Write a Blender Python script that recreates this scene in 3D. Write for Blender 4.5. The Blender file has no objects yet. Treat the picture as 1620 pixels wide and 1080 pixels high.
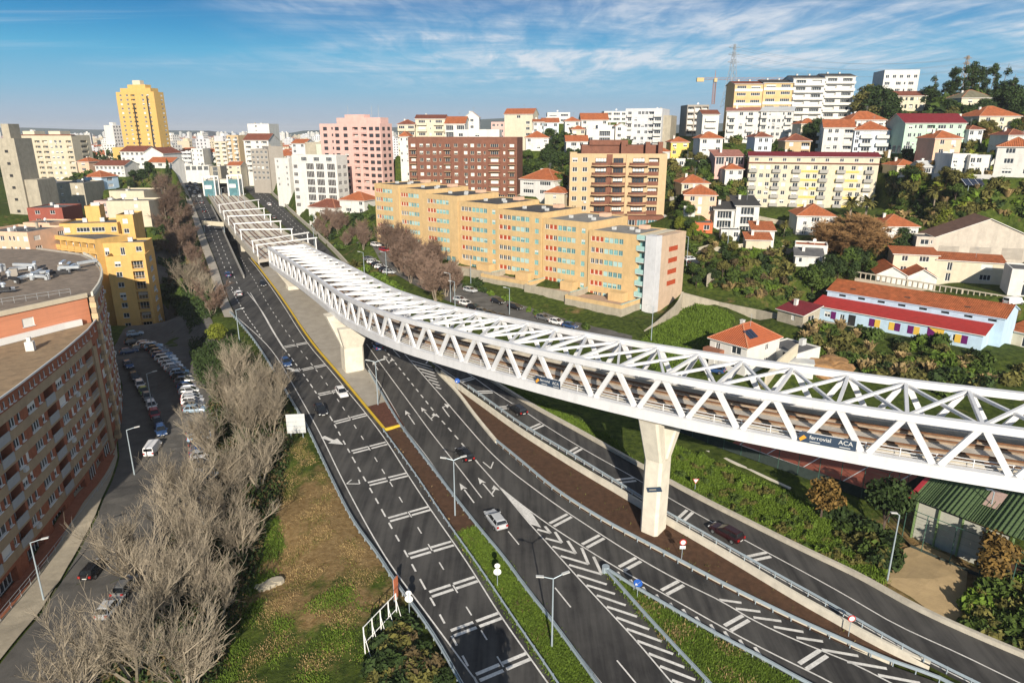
import bpy, bmesh, math, random
import numpy as np
from mathutils import Vector, Matrix
from mathutils.geometry import tessellate_polygon

R = math.radians
SC = bpy.context.scene
COL = SC.collection
rnd = random.Random(7)

# ------------------------------------------------------------------ camera, sky, sun, exposure
CAM_H, PITCH, FPX = 50.0, 17.14, 1080.0            # drone height above the near road, tilt down, focal length in px of a 1620 px frame
cam_d = bpy.data.cameras.new('camera')
cam_d.sensor_width = 36.0
cam_d.lens = 36.0 * FPX / 1620.0
cam_d.clip_start, cam_d.clip_end = 1.0, 30000.0
cam = bpy.data.objects.new('camera', cam_d)
COL.objects.link(cam)
cam.location = (0, 0, CAM_H)
cam.rotation_euler = (R(90 - PITCH), 0, 0)
SC.camera = cam

SUN_EL, SUN_AZ = R(23.0), math.pi - 0.09           # azimuth measured from +Y towards +X
sdir = Vector((math.sin(SUN_AZ) * math.cos(SUN_EL), math.cos(SUN_AZ) * math.cos(SUN_EL), math.sin(SUN_EL)))
sun_d = bpy.data.lights.new('sun', 'SUN')
sun_d.energy, sun_d.angle, sun_d.color = 4.6, R(0.5), (1.0, 0.90, 0.76)
sun = bpy.data.objects.new('sun', sun_d)
COL.objects.link(sun)
sun.location = sdir * 300
sun.rotation_euler = sdir.to_track_quat('Z', 'Y').to_euler()

SKY_S, EXPO = 0.05, 0.50
W = bpy.data.worlds.new('World')
SC.world = W
W.use_nodes = True
def world_nodes():
    nt = W.node_tree
    N, L = nt.nodes, nt.links
    N.clear()
    out = N.new('ShaderNodeOutputWorld')
    bg = N.new('ShaderNodeBackground')
    bg.inputs['Strength'].default_value = SKY_S
    sky = N.new('ShaderNodeTexSky')
    sky.sky_type = 'NISHITA'
    sky.sun_disc = False
    sky.sun_elevation, sky.sun_rotation = SUN_EL, SUN_AZ
    sky.altitude, sky.air_density, sky.dust_density, sky.ozone_density = 150, 1.0, 0.6, 2.0
    def math_(op, a, b=None, clamp=False):
        n = N.new('ShaderNodeMath'); n.operation = op; n.use_clamp = clamp
        for i, s in enumerate((a, b)):
            if s is None: continue
            if isinstance(s, (int, float)): n.inputs[i].default_value = s
            else: L.new(s, n.inputs[i])
        return n.outputs[0]
    # a layer of thin high cloud: view direction carried up to a plane overhead
    tc = N.new('ShaderNodeTexCoord')
    sep = N.new('ShaderNodeSeparateXYZ'); L.new(tc.outputs['Generated'], sep.inputs[0])
    zc_ = math_('ADD', math_('MAXIMUM', sep.outputs[2], 0.0), 0.03)
    cx, cy = math_('DIVIDE', sep.outputs[0], zc_), math_('DIVIDE', sep.outputs[1], zc_)
    cmb = N.new('ShaderNodeCombineXYZ'); L.new(cx, cmb.inputs[0]); L.new(cy, cmb.inputs[1])
    def noise(rot, sc, scale, detail, rough, dist=0.0):
        mp = N.new('ShaderNodeMapping'); mp.inputs['Rotation'].default_value = (0, 0, R(rot)); mp.inputs['Scale'].default_value = sc
        L.new(cmb.outputs[0], mp.inputs[0])
        n = N.new('ShaderNodeTexNoise'); n.inputs['Scale'].default_value = scale; n.inputs['Detail'].default_value = detail
        n.inputs['Roughness'].default_value = rough; n.inputs['Distortion'].default_value = dist
        L.new(mp.outputs[0], n.inputs['Vector'])
        return n.outputs['Fac']
    def ramp(f, a, b):
        r = N.new('ShaderNodeMapRange'); r.interpolation_type = 'SMOOTHSTEP'; r.inputs[1].default_value = a; r.inputs[2].default_value = b
        L.new(f, r.inputs[0]); return r.outputs[0]
    az = math_('DIVIDE', sep.outputs[0], math_('MAXIMUM', sep.outputs[1], 0.15))
    big = ramp(noise(12, (0.10, 0.16, 1), 1.0, 4, 0.55, 0.6), 0.36, 0.60)
    wisp = ramp(noise(-18, (0.30, 0.42, 1), 1.0, 7, 0.66, 0.8), 0.38, 0.66)
    ripple = ramp(noise(8, (3.2, 0.85, 1), 1.0, 4, 0.62, 0.5), 0.30, 0.68)
    streak = ramp(noise(3, (0.10, 0.75, 1), 1.0, 6, 0.6, 0.4), 0.55, 0.72)
    side = ramp(math_('ADD', az, math_('MULTIPLY', math_('SUBTRACT', big, 0.5), 0.35)), -0.56, -0.02)   # the bank lies over the hill side
    bank = math_('MULTIPLY', side, math_('MULTIPLY', math_('ADD', math_('MULTIPLY', wisp, 0.75), 0.22), math_('ADD', math_('MULTIPLY', ripple, 0.78), 0.30)))
    bank = math_('MULTIPLY', bank, ramp(sep.outputs[2], 0.030, 0.090))
    thin = math_('MULTIPLY', math_('MULTIPLY', streak, math_('SUBTRACT', 1.0, math_('MULTIPLY', side, 0.7))), math_('MULTIPLY', ramp(sep.outputs[2], 0.05, 0.10), 0.62))
    cov = math_('MINIMUM', math_('ADD', bank, thin), 0.93)
    # clear winter sky: pale lavender at the horizon, deep azure a few degrees up, the Nishita sky overhead
    cr = N.new('ShaderNodeValToRGB'); L.new(math_('DIVIDE', sep.outputs[2], 0.42), cr.inputs[0])
    K = 1.0 / (SKY_S * 2 ** EXPO)
    stops = [(0.0, (.37, .45, .59)), (0.06, (.33, .49, .66)), (0.125, (.20, .49, .71)), (0.228, (.075, .43, .71)), (0.29, (.025, .32, .63)), (0.39, (.001, .185, .49)), (1.0, (.004, .09, .30))]
    while len(cr.color_ramp.elements) < len(stops): cr.color_ramp.elements.new(0.5)
    for e, (p, c) in zip(cr.color_ramp.elements, stops): e.position = p; e.color = (*c, 1)
    sc_ = N.new('ShaderNodeVectorMath'); sc_.operation = 'SCALE'; sc_.inputs['Scale'].default_value = K; L.new(cr.outputs[0], sc_.inputs[0])
    low = math_('SUBTRACT', 1.0, ramp(sep.outputs[2], 0.22, 0.55))
    m0 = N.new('ShaderNodeMix'); m0.data_type = 'RGBA'; L.new(math_('MULTIPLY', low, 0.92), m0.inputs[0]); L.new(sky.outputs[0], m0.inputs[6]); L.new(sc_.outputs[0], m0.inputs[7])
    mix = N.new('ShaderNodeMix'); mix.data_type = 'RGBA'
    L.new(cov, mix.inputs[0]); L.new(m0.outputs[2], mix.inputs[6]); mix.inputs[7].default_value = (.74 * K, .79 * K, .86 * K, 1)
    L.new(mix.outputs[2], bg.inputs['Color'])
    L.new(bg.outputs[0], out.inputs['Surface'])
world_nodes()
SC.view_settings.view_transform = 'Standard'
SC.view_settings.look = 'None'
SC.view_settings.gamma = 1.0
SC.view_settings.use_curve_mapping = False
SC.view_settings.exposure = EXPO
SC.render.engine = 'CYCLES'
SC.cycles.use_denoising = True
SC.cycles.max_bounces = 5
SC.cycles.diffuse_bounces = 3
SC.cycles.glossy_bounces = 2
SC.cycles.transparent_max_bounces = 6
SC.cycles.volume_bounces = 0

# ------------------------------------------------------------------ pixels of the photograph turned into places
CP, SP = math.cos(R(PITCH)), math.sin(R(PITCH))
SLOPE, Y0, YMAX = 0.05, 75.0, 430.0
def zc(y):                                          # the highway climbs gently away from the camera
    return SLOPE * (min(y, YMAX) - Y0)
def ray(px, py):
    u, v = (px - 810.0) / FPX, (540.0 - py) / FPX
    return u, CP + v * SP, -SP + v * CP
def P(px, py, dz=0.0):                              # on the highway plane, dz above it
    dx, dy, dz_ = ray(px, py)
    t = -(CAM_H + SLOPE * Y0 - dz) / (dz_ - SLOPE * dy)
    if t < 0 or t * dy > YMAX:
        t = -(CAM_H - zc(YMAX) - dz) / min(dz_, -1e-4)
    return Vector((t * dx, t * dy, CAM_H + t * dz_))
def G(px, py, z):                                   # at height z
    dx, dy, dz_ = ray(px, py)
    t = (z - CAM_H) / dz_
    return Vector((t * dx, t * dy, z))
def A(px, py, Y):                                   # at distance Y
    dx, dy, dz_ = ray(px, py)
    t = Y / dy
    return Vector((t * dx, Y, CAM_H + t * dz_))

# ------------------------------------------------------------------ materials
MATS = {}
def mat(name, col, rough=0.8, var=0.12, scale=1.5, bump=0.0, bscale=None, metal=0.0, spec=0.3, world=False, dirt=0.0, stretch=None, col2=None):
    if name in MATS: return MATS[name]
    m = bpy.data.materials.new(name); m.use_nodes = True
    nt = m.node_tree; N, L = nt.nodes, nt.links
    b = N['Principled BSDF']
    b.inputs['Roughness'].default_value = rough
    b.inputs['Metallic'].default_value = metal
    b.inputs['Specular IOR Level'].default_value = spec
    if var == 0 and bump == 0:
        b.inputs['Base Color'].default_value = (*col, 1)
        MATS[name] = m; return m
    if world:
        g = N.new('ShaderNodeNewGeometry'); vec = g.outputs['Position']
    else:
        g = N.new('ShaderNodeTexCoord'); vec = g.outputs['Object']
    if stretch:
        mp = N.new('ShaderNodeMapping'); mp.inputs['Scale'].default_value = stretch; L.new(vec, mp.inputs[0]); vec2 = mp.outputs[0]
    else: vec2 = vec
    n = N.new('ShaderNodeTexNoise'); n.inputs['Scale'].default_value = scale; n.inputs['Detail'].default_value = 6; n.inputs['Roughness'].default_value = 0.65
    L.new(vec2, n.inputs['Vector'])
    r = N.new('ShaderNodeMapRange'); r.inputs[1].default_value = 0.3; r.inputs[2].default_value = 0.7; L.new(n.outputs['Fac'], r.inputs[0])
    mx = N.new('ShaderNodeMix'); mx.data_type = 'RGBA'
    c2 = col2 or tuple(min(1, c * (1 + var)) for c in col)
    mx.inputs[6].default_value = (*[c * (1 - var) for c in col], 1); mx.inputs[7].default_value = (*c2, 1)
    L.new(r.outputs[0], mx.inputs[0])
    colout = mx.outputs[2]
    if dirt:
        n2 = N.new('ShaderNodeTexNoise'); n2.inputs['Scale'].default_value = 0.35; n2.inputs['Detail'].default_value = 8; n2.inputs['Roughness'].default_value = 0.7
        mp2 = N.new('ShaderNodeMapping'); mp2.inputs['Scale'].default_value = (1.6, 1.6, 0.35); L.new(vec, mp2.inputs[0]); L.new(mp2.outputs[0], n2.inputs['Vector'])
        r2 = N.new('ShaderNodeMapRange'); r2.inputs[1].default_value = 0.48; r2.inputs[2].default_value = 0.75; r2.inputs[4].default_value = dirt; L.new(n2.outputs['Fac'], r2.inputs[0])
        m2 = N.new('ShaderNodeMix'); m2.data_type = 'RGBA'; m2.inputs[7].default_value = (*[c * 0.45 + 0.02 for c in col], 1)
        L.new(r2.outputs[0], m2.inputs[0]); L.new(colout, m2.inputs[6]); colout = m2.outputs[2]
    L.new(colout, b.inputs['Base Color'])
    if bump:
        nb = N.new('ShaderNodeTexNoise'); nb.inputs['Scale'].default_value = bscale or scale * 6; nb.inputs['Detail'].default_value = 4; L.new(vec2, nb.inputs['Vector'])
        bp = N.new('ShaderNodeBump'); bp.inputs['Strength'].default_value = bump; bp.inputs['Distance'].default_value = 0.1
        L.new(nb.outputs['Fac'], bp.inputs['Height']); L.new(bp.outputs[0], b.inputs['Normal'])
    MATS[name] = m
    return m
def tile_mat(name, col, period=0.42, var=0.25, depth=0.07):   # clay tile or ribbed sheet: ridges run down the slope (mesh UV u across, v down)
    if name in MATS: return MATS[name]
    m = mat(name, col, 0.85, var, 0.9, dirt=0.35)
    nt = m.node_tree; N, L = nt.nodes, nt.links
    uv = N.new('ShaderNodeUVMap'); uv.uv_map = 'UVMap'
    sep = N.new('ShaderNodeSeparateXYZ'); L.new(uv.outputs[0], sep.inputs[0])
    def wave(o, per):
        a = N.new('ShaderNodeMath'); a.operation = 'MULTIPLY'; a.inputs[1].default_value = 2 * math.pi / per; L.new(o, a.inputs[0])
        s = N.new('ShaderNodeMath'); s.operation = 'SINE'; L.new(a.outputs[0], s.inputs[0]); return s.outputs[0]
    ad = N.new('ShaderNodeMath'); ad.operation = 'MULTIPLY_ADD'; L.new(wave(sep.outputs[1], period * 1.3), ad.inputs[0]); ad.inputs[1].default_value = 0.3; L.new(wave(sep.outputs[0], period), ad.inputs[2])
    bp = N.new('ShaderNodeBump'); bp.inputs['Strength'].default_value = 0.8; bp.inputs['Distance'].default_value = depth
    L.new(ad.outputs[0], bp.inputs['Height']); L.new(bp.outputs[0], N['Principled BSDF'].inputs['Normal'])
    return m
def leaf_mat(name, col, var=0.45):
    if name in MATS: return MATS[name]
    m = bpy.data.materials.new(name); m.use_nodes = True
    nt = m.node_tree; N, L = nt.nodes, nt.links
    b = N['Principled BSDF']; b.inputs['Roughness'].default_value = 0.75; b.inputs['Specular IOR Level'].default_value = 0.2
    g = N.new('ShaderNodeNewGeometry')
    oi = N.new('ShaderNodeObjectInfo')
    n = N.new('ShaderNodeTexNoise'); n.inputs['Scale'].default_value = 0.9; n.inputs['Detail'].default_value = 3; L.new(g.outputs['Position'], n.inputs['Vector'])
    ad = N.new('ShaderNodeMath'); ad.operation = 'ADD'; L.new(n.outputs['Fac'], ad.inputs[0])
    mu = N.new('ShaderNodeMath'); mu.operation = 'MULTIPLY'; mu.inputs[1].default_value = 0.55; L.new(g.outputs['Random Per Island'], mu.inputs[0]); L.new(mu.outputs[0], ad.inputs[1])
    mu2 = N.new('ShaderNodeMath'); mu2.operation = 'MULTIPLY_ADD'; mu2.inputs[1].default_value = 0.3; L.new(oi.outputs['Random'], mu2.inputs[0]); L.new(ad.outputs[0], mu2.inputs[2])
    r = N.new('ShaderNodeMapRange'); r.inputs[1].default_value = 0.45; r.inputs[2].default_value = 1.2; L.new(mu2.outputs[0], r.inputs[0])
    mx = N.new('ShaderNodeMix'); mx.data_type = 'RGBA'
    mx.inputs[6].default_value = (*[c * (1 - var) for c in col], 1); mx.inputs[7].default_value = (col[0] * (1 + var * 1.3), col[1] * (1 + var), col[2] * (1 + var * .5), 1)
    L.new(r.outputs[0], mx.inputs[0]); L.new(mx.outputs[2], b.inputs['Base Color'])
    MATS[name] = m
    return m

def asphalt(name, lo, hi, ang):
    m = mat(name, lo, .85, .2, .45, .4, 18, world=True)
    nt = m.node_tree; N, L = nt.nodes, nt.links; b = N['Principled BSDF']; src = b.inputs['Base Color'].links[0].from_socket
    g = N.new('ShaderNodeNewGeometry'); mp = N.new('ShaderNodeMapping'); mp.inputs['Rotation'].default_value = (0, 0, R(ang)); mp.inputs['Scale'].default_value = (.9, .035, 1); L.new(g.outputs['Position'], mp.inputs[0])
    n = N.new('ShaderNodeTexNoise'); n.inputs['Scale'].default_value = 1.0; n.inputs['Detail'].default_value = 5; n.inputs['Roughness'].default_value = .6; L.new(mp.outputs[0], n.inputs['Vector'])
    n2 = N.new('ShaderNodeTexNoise'); n2.inputs['Scale'].default_value = .07; n2.inputs['Detail'].default_value = 7; n2.inputs['Roughness'].default_value = .7; L.new(g.outputs['Position'], n2.inputs['Vector'])
    ad = N.new('ShaderNodeMath'); ad.operation = 'ADD'; L.new(n.outputs['Fac'], ad.inputs[0]); L.new(n2.outputs['Fac'], ad.inputs[1])
    r = N.new('ShaderNodeMapRange'); r.inputs[1].default_value = .84; r.inputs[2].default_value = 1.16; r.inputs[4].default_value = .9; L.new(ad.outputs[0], r.inputs[0])
    mx = N.new('ShaderNodeMix'); mx.data_type = 'RGBA'; L.new(r.outputs[0], mx.inputs[0]); L.new(src, mx.inputs[6]); mx.inputs[7].default_value = (*hi, 1); L.new(mx.outputs[2], b.inputs['Base Color'])
    return m
WHITE = mat('white_paint', (0.80, 0.80, 0.78), 0.45, 0.04, 0.6)
STEEL = mat('white_steel', (0.74, 0.745, 0.75), 0.42, 0.05, 0.5, spec=0.5, dirt=0.28)
CONC = mat('concrete', (0.50, 0.46, 0.38), 0.85, 0.16, 0.8, 0.3, dirt=0.35)
CONCW = mat('pale_concrete', (0.68, 0.635, 0.53), 0.85, 0.14, 0.7, 0.25, dirt=0.3)
GREY = mat('grey_concrete', (0.30, 0.29, 0.27), 0.9, 0.2, 0.6, 0.3, dirt=0.3)
ASPH = asphalt('asphalt', (.034, .033, .033), (.088, .085, .080), 28)
ASPHL = mat('worn_asphalt', (0.105, 0.10, 0.092), 0.9, 0.25, 0.4, 0.4, 18, world=True)
PAVE = mat('pavement', (0.36, 0.33, 0.28), 0.9, 0.15, 0.5, 0.3, 8, world=True)
LINE = mat('line_paint', (0.68, 0.67, 0.64), 0.75, 0.2, 3.5, world=True, dirt=0.65)
YLINE = mat('yellow_paint', (0.66, 0.45, 0.04), 0.6, 0.12, 2)
SOIL = mat('brown_soil', (0.085, 0.045, 0.026), 0.95, 0.35, 1.4, 0.9, 9, world=True)
MULCH = mat('red_mulch', (0.11, 0.045, 0.030), 0.95, 0.4, 2.5, 0.9, 9, world=True)
GRASSM = mat('mown_grass', (0.085, 0.135, 0.014), 0.95, 0.45, 0.8, 0.9, 7, world=True, col2=(0.15, 0.20, 0.028))
GALV = mat('galvanised_steel', (0.42, 0.50, 0.55), 0.45, 0.1, 1.0, metal=0.35, spec=0.5)
RUST = mat('rusty_rail', (0.16, 0.075, 0.035), 0.7, 0.3, 2)
DARK = mat('dark_trim', (0.03, 0.03, 0.032), 0.6, 0.1, 2)
GLASS = mat('window_glass', (0.035, 0.045, 0.055), 0.12, 0.3, 0.6, spec=0.7)
GLASSB = mat('bluish_glass', (0.10, 0.22, 0.25), 0.15, 0.3, 0.6, spec=0.7)
BLIND = mat('white_blind', (0.70, 0.69, 0.64), 0.7, 0.06, 1)
FRAMEW = mat('white_frame', (0.74, 0.74, 0.72), 0.5, 0.03, 1)
ROOFG = mat('grey_roof_felt', (0.13, 0.13, 0.13), 0.9, 0.3, 0.5, 0.3, dirt=0.4)
TILE = tile_mat('orange_tile', (0.42, 0.13, 0.05))
TILED = tile_mat('dark_red_tile', (0.22, 0.075, 0.045))
TILEB = tile_mat('brown_tile', (0.20, 0.115, 0.085))

# ------------------------------------------------------------------ object helpers
def tag(o, label=None, cat=None, group=None, kind=None):
    if label: o['label'] = label
    if cat: o['category'] = cat
    if group: o['group'] = group
    if kind: o['kind'] = kind
    return o
def thing(name, label, cat, loc=(0, 0, 0), rz=0.0, group=None):
    o = bpy.data.objects.new(name, None); COL.objects.link(o)
    o.empty_display_size = 0.5
    o.location = loc; o.rotation_euler = (0, 0, rz)
    return tag(o, label, cat, group)
def place(me, name, parent=None, loc=(0, 0, 0), rz=0.0, sc=None):
    o = bpy.data.objects.new(name, me); COL.objects.link(o)
    if parent is not None: o.parent = parent
    o.location = loc
    if isinstance(rz, (int, float)): o.rotation_euler = (0, 0, rz)
    else: o.rotation_euler = rz
    if sc is not None: o.scale = (sc, sc, sc) if isinstance(sc, (int, float)) else sc
    return o
def copy_tree(o, parent=None):
    c = o.copy(); COL.objects.link(c)
    if parent is not None: c.parent = parent
    for ch in o.children: copy_tree(ch, c)
    return c

class MB:
    def __init__(s): s.v, s.f, s.m, s.uv = [], [], [], {}
    def add(s, pts, mi=0, uv=None):
        n = len(s.v); s.v.extend([tuple(p) for p in pts]); s.f.append(tuple(range(n, n + len(pts)))); s.m.append(mi)
        if uv: s.uv[len(s.f) - 1] = uv
        return s
    def mesh_(s, vs, fs, mi=0):
        n = len(s.v); s.v.extend([tuple(p) for p in vs])
        for f in fs: s.f.append(tuple(i + n for i in f)); s.m.append(mi)
        return s
    def box(s, c, size, rz=0.0, mi=0):
        x, y, z = size[0] / 2, size[1] / 2, size[2] / 2
        ca, sa = math.cos(rz), math.sin(rz)
        vs = []
        for dz in (-z, z):
            for dx, dy in ((-x, -y), (x, -y), (x, y), (-x, y)):
                vs.append((c[0] + dx * ca - dy * sa, c[1] + dx * sa + dy * ca, c[2] + dz))
        return s.mesh_(vs, [(3, 2, 1, 0), (4, 5, 6, 7), (0, 1, 5, 4), (1, 2, 6, 5), (2, 3, 7, 6), (3, 0, 4, 7)], mi)
    def bx(s, x0, y0, z0, x1, y1, z1, mi=0):
        return s.box(((x0 + x1) / 2, (y0 + y1) / 2, (z0 + z1) / 2), (x1 - x0, y1 - y0, z1 - z0), 0, mi)
    def beam(s, p, q, w, h, mi=0, up=(0, 0, 1)):
        p, q = Vector(p), Vector(q); d = (q - p).normalized()
        x = d.cross(Vector(up))
        if x.length < 1e-4: x = Vector((1, 0, 0))
        x.normalize(); z = x.cross(d).normalized()
        x *= w / 2; z *= h / 2
        vs = [p - x - z, p + x - z, p + x + z, p - x + z, q - x - z, q + x - z, q + x + z, q - x + z]
        return s.mesh_(vs, [(0, 1, 2, 3), (7, 6, 5, 4), (0, 4, 5, 1), (1, 5, 6, 2), (2, 6, 7, 3), (3, 7, 4, 0)], mi)
    def tube(s, p, q, r0, r1=None, n=6, mi=0, caps=True):
        r1 = r0 if r1 is None else r1
        p, q = Vector(p), Vector(q); d = (q - p)
        if d.length < 1e-6: return s
        d.normalize(); x = d.cross(Vector((0, 0, 1)) if abs(d.z) < 0.95 else Vector((1, 0, 0))).normalized(); y = d.cross(x)
        vs = [p + (x * math.cos(2 * math.pi * i / n) + y * math.sin(2 * math.pi * i / n)) * r0 for i in range(n)]
        vs += [q + (x * math.cos(2 * math.pi * i / n) + y * math.sin(2 * math.pi * i / n)) * r1 for i in range(n)]
        fs = [(i, i + n, (i + 1) % n + n, (i + 1) % n) for i in range(n)]
        if caps: fs += [tuple(range(n)), tuple(range(2 * n - 1, n - 1, -1))]
        return s.mesh_(vs, fs, mi)
    def prism(s, poly, z0, z1, mi=0, top=None, bottom=True):
        n = len(poly)
        for i in range(n):
            a, b = poly[i], poly[(i + 1) % n]
            s.add([(a[0], a[1], z0), (b[0], b[1], z0), (b[0], b[1], z1), (a[0], a[1], z1)], mi)
        s.add([(p[0], p[1], z1) for p in poly], mi if top is None else top)
        if bottom: s.add([(p[0], p[1], z0) for p in reversed(poly)], mi)
        return s
    def sweep(s, pts, prof, mi=0, closed=True, caps=True):
        """profile (offset to the right, height) swept along a horizontal-ish path"""
        n, k = len(pts), len(prof); vs = []
        pts = [Vector(p) for p in pts]
        for i, p in enumerate(pts):
            d = (pts[min(i + 1, n - 1)] - pts[max(i - 1, 0)]); d.z = 0; d.normalize(); r = Vector((d.y, -d.x, 0))
            for a, b in prof: vs.append(p + r * a + Vector((0, 0, b)))
        fs = []
        for i in range(n - 1):
            for j in range(k if closed else k - 1):
                a, b = i * k + j, i * k + (j + 1) % k
                fs.append((a, a + k, b + k, b))
        if closed and caps: fs += [tuple(range(k - 1, -1, -1))[::-1], tuple(range((n - 1) * k + k - 1, (n - 1) * k - 1, -1))]
        return s.mesh_(vs, fs, mi)
    def mesh(s, name, mats, smooth=False):
        me = bpy.data.meshes.new(name)
        me.from_pydata(s.v, [], s.f)
        for m in (mats if isinstance(mats, (list, tuple)) else [mats]): me.materials.append(m)
        if len(set(s.m)) > 1: me.polygons.foreach_set('material_index', s.m)
        if s.uv:
            l = me.uv_layers.new(name='UVMap')
            for fi, uvs in s.uv.items():
                for li, c in zip(me.polygons[fi].loop_indices, uvs): l.data[li].uv = c
        if smooth: me.polygons.foreach_set('use_smooth', [True] * len(s.f))
        me.update()
        return me
    def obj(s, name, mats, parent=None, loc=(0, 0, 0), rz=0.0, kind=None, smooth=False):
        o = place(s.mesh(name, mats, smooth), name, parent, loc, rz)
        if kind: o['kind'] = kind
        return o

def resample(pts, step):
    pts = [Vector(p) for p in pts]; out = [pts[0].copy()]
    for a, b in zip(pts[:-1], pts[1:]):
        n = max(1, int(round((b - a).length / step)))
        for i in range(1, n + 1): out.append(a.lerp(b, i / n))
    return out
def smooth_line(pts, step=2.0, it=2):                # corner cutting keeps ends
    pts = [Vector(p) for p in pts]
    for _ in range(it):
        q = [pts[0]]
        for a, b in zip(pts[:-1], pts[1:]): q += [a.lerp(b, .25), a.lerp(b, .75)]
        q.append(pts[-1]); pts = q
    return even(pts, step)
def even(pts, step):
    L_ = [0.0]
    for a, b in zip(pts[:-1], pts[1:]): L_.append(L_[-1] + (b - a).length)
    n = max(1, int(round(L_[-1] / step))); out = []; j = 0
    for i in range(n + 1):
        t = L_[-1] * i / n
        while j < len(L_) - 2 and L_[j + 1] < t: j += 1
        f = (t - L_[j]) / max(1e-9, L_[j + 1] - L_[j]); out.append(pts[j].lerp(pts[j + 1], min(1, f)))
    return out
def offset_line(pts, d, sl=SLOPE):                   # to the right of travel, staying on the climbing highway plane
    out = []
    n = len(pts)
    for i, p in enumerate(pts):
        t = pts[min(i + 1, n - 1)] - pts[max(i - 1, 0)]; t.z = 0; t.normalize(); out.append(p + Vector((t.y, -t.x, -t.x * sl)) * d)
    return out
# ------------------------------------------------------------------ lines of the highway, read off the photograph
def PL(pix, dz=0.0, step=2.0):
    ln = smooth_line([P(x, y, dz) for x, y in pix], step)
    for p in ln: p.z = zc(p.y) + dz
    return ln
LC_LEFT = PL([(375, 502), (413, 535), (436, 561), (460, 602), (492, 659), (510, 692), (544, 764), (606, 878), (660, 950), (704, 1009), (756, 1080), (800, 1140)])
LC_RIGHT = PL([(393, 408), (409, 427), (443, 474), (484, 541), (518, 580), (551, 620), (576, 650), (609, 693), (644, 749), (680, 804), (733, 880), (756, 916), (793, 976), (867, 1080), (915, 1150)])
LC_MID = PL([(381, 408), (392, 427), (402, 442), (411, 459), (423, 480), (438, 503), (456, 529), (480, 560), (507, 593), (540, 640), (564, 678), (581, 704), (611, 753), (633, 788), (656, 826), (684, 871), (698, 894), (731, 949), (769, 1009), (811, 1078), (850, 1140)])
LC_DASH = PL([(451, 553), (466, 573), (486, 600), (506, 630), (527, 667), (549, 708), (576, 756), (596, 791), (618, 832), (643, 876), (669, 924), (701, 981), (737, 1046), (756, 1082)])
LC_BARL = PL([(364, 496), (386, 520), (402, 540), (425, 575), (450, 618), (480, 668), (487, 680), (520, 751), (558, 829), (596, 878), (627, 928), (660, 971), (693, 1020), (726, 1080), (765, 1150)])
LC_BARR = PL([(607, 683), (658, 753), (700, 818), (744, 880), (767, 913), (813, 982), (880, 1080), (925, 1150)])
RC_LEFT = PL([(497, 402), (520, 470), (579, 576), (598, 602), (631, 659), (640, 678), (671, 716), (702, 760), (747, 822), (764, 840), (836, 929), (876, 984), (951, 1080), (1005, 1150)])
RC_L1 = PL([(580, 544), (607, 582), (650, 640), (680, 682), (716, 727), (762, 787)])
RC_L1B = PL([(762, 787), (804, 840), (821, 861), (878, 929), (903, 960), (976, 1044), (1006, 1080), (1060, 1150)])
RC_L2 = PL([(609, 553), (622, 570), (643, 596), (659, 616), (676, 637), (694, 660), (716, 684), (750, 724), (756, 732)])
RC_RIGHT = PL([(640, 560), (691, 618), (733, 667), (773, 713), (807, 744), (820, 754), (876, 796), (949, 844), (1009, 882), (1073, 918), (1140, 949), (1184, 977), (1240, 1004), (1300, 1029), (1338, 1043), (1411, 1080), (1520, 1140)])
GORE_L = PL([(789, 769), (840, 831), (849, 840), (896, 893), (949, 951), (1007, 1013), (1063, 1080), (1125, 1150)])
GORE_R = PL([(789, 769), (820, 794), (864, 827), (918, 862), (976, 898), (1056, 942), (1147, 994), (1209, 1027), (1300, 1071), (1320, 1082), (1440, 1150)])
RC_BARL = PL([(584, 590), (616, 647), (636, 680), (671, 727), (713, 782), (758, 840), (798, 887), (838, 944), (871, 984), (940, 1080), (990, 1150)])
RC_BARR = PL([(786, 702), (824, 733), (876, 778), (953, 827), (1007, 856), (1073, 891), (1153, 934), (1247, 980), (1300, 1004), (1331, 1018), (1416, 1056), (1482, 1076), (1560, 1120)])
RR_DZ = 0.8
RR_LEFT = PL([(684, 573), (729, 604), (758, 624), (793, 649), (833, 678), (898, 716), (971, 761), (1051, 811), (1116, 847), (1171, 879), (1260, 929), (1304, 953), (1438, 1031), (1536, 1080), (1660, 1140)], RR_DZ)
RR_RIGHT = PL([(715, 572), (749, 596), (780, 619), (831, 651), (864, 674), (924, 711), (1000, 753), (1056, 786), (1098, 810), (1211, 872), (1260, 898), (1342, 943), (1416, 988), (1518, 1033), (1611, 1079), (1740, 1140)], RR_DZ)
RR_EDGE = PL([(735, 576), (773, 602), (840, 644), (907, 680), (958, 709), (1056, 764), (1116, 796), (1160, 818), (1282, 879), (1356, 913), (1444, 964), (1527, 1002), (1600, 1033), (1760, 1100)], RR_DZ)
RR_WALL = PL([(697, 593), (727, 618), (758, 640), (815, 682), (871, 718), (924, 751), (984, 786), (1051, 828), (1109, 861), (1180, 903), (1260, 952), (1316, 983), (1371, 1015), (1427, 1043), (1469, 1061)])
GRAV_L = PL([(402, 420), (445, 468), (487, 529), (524, 576), (560, 620), (591, 660)])

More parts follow.
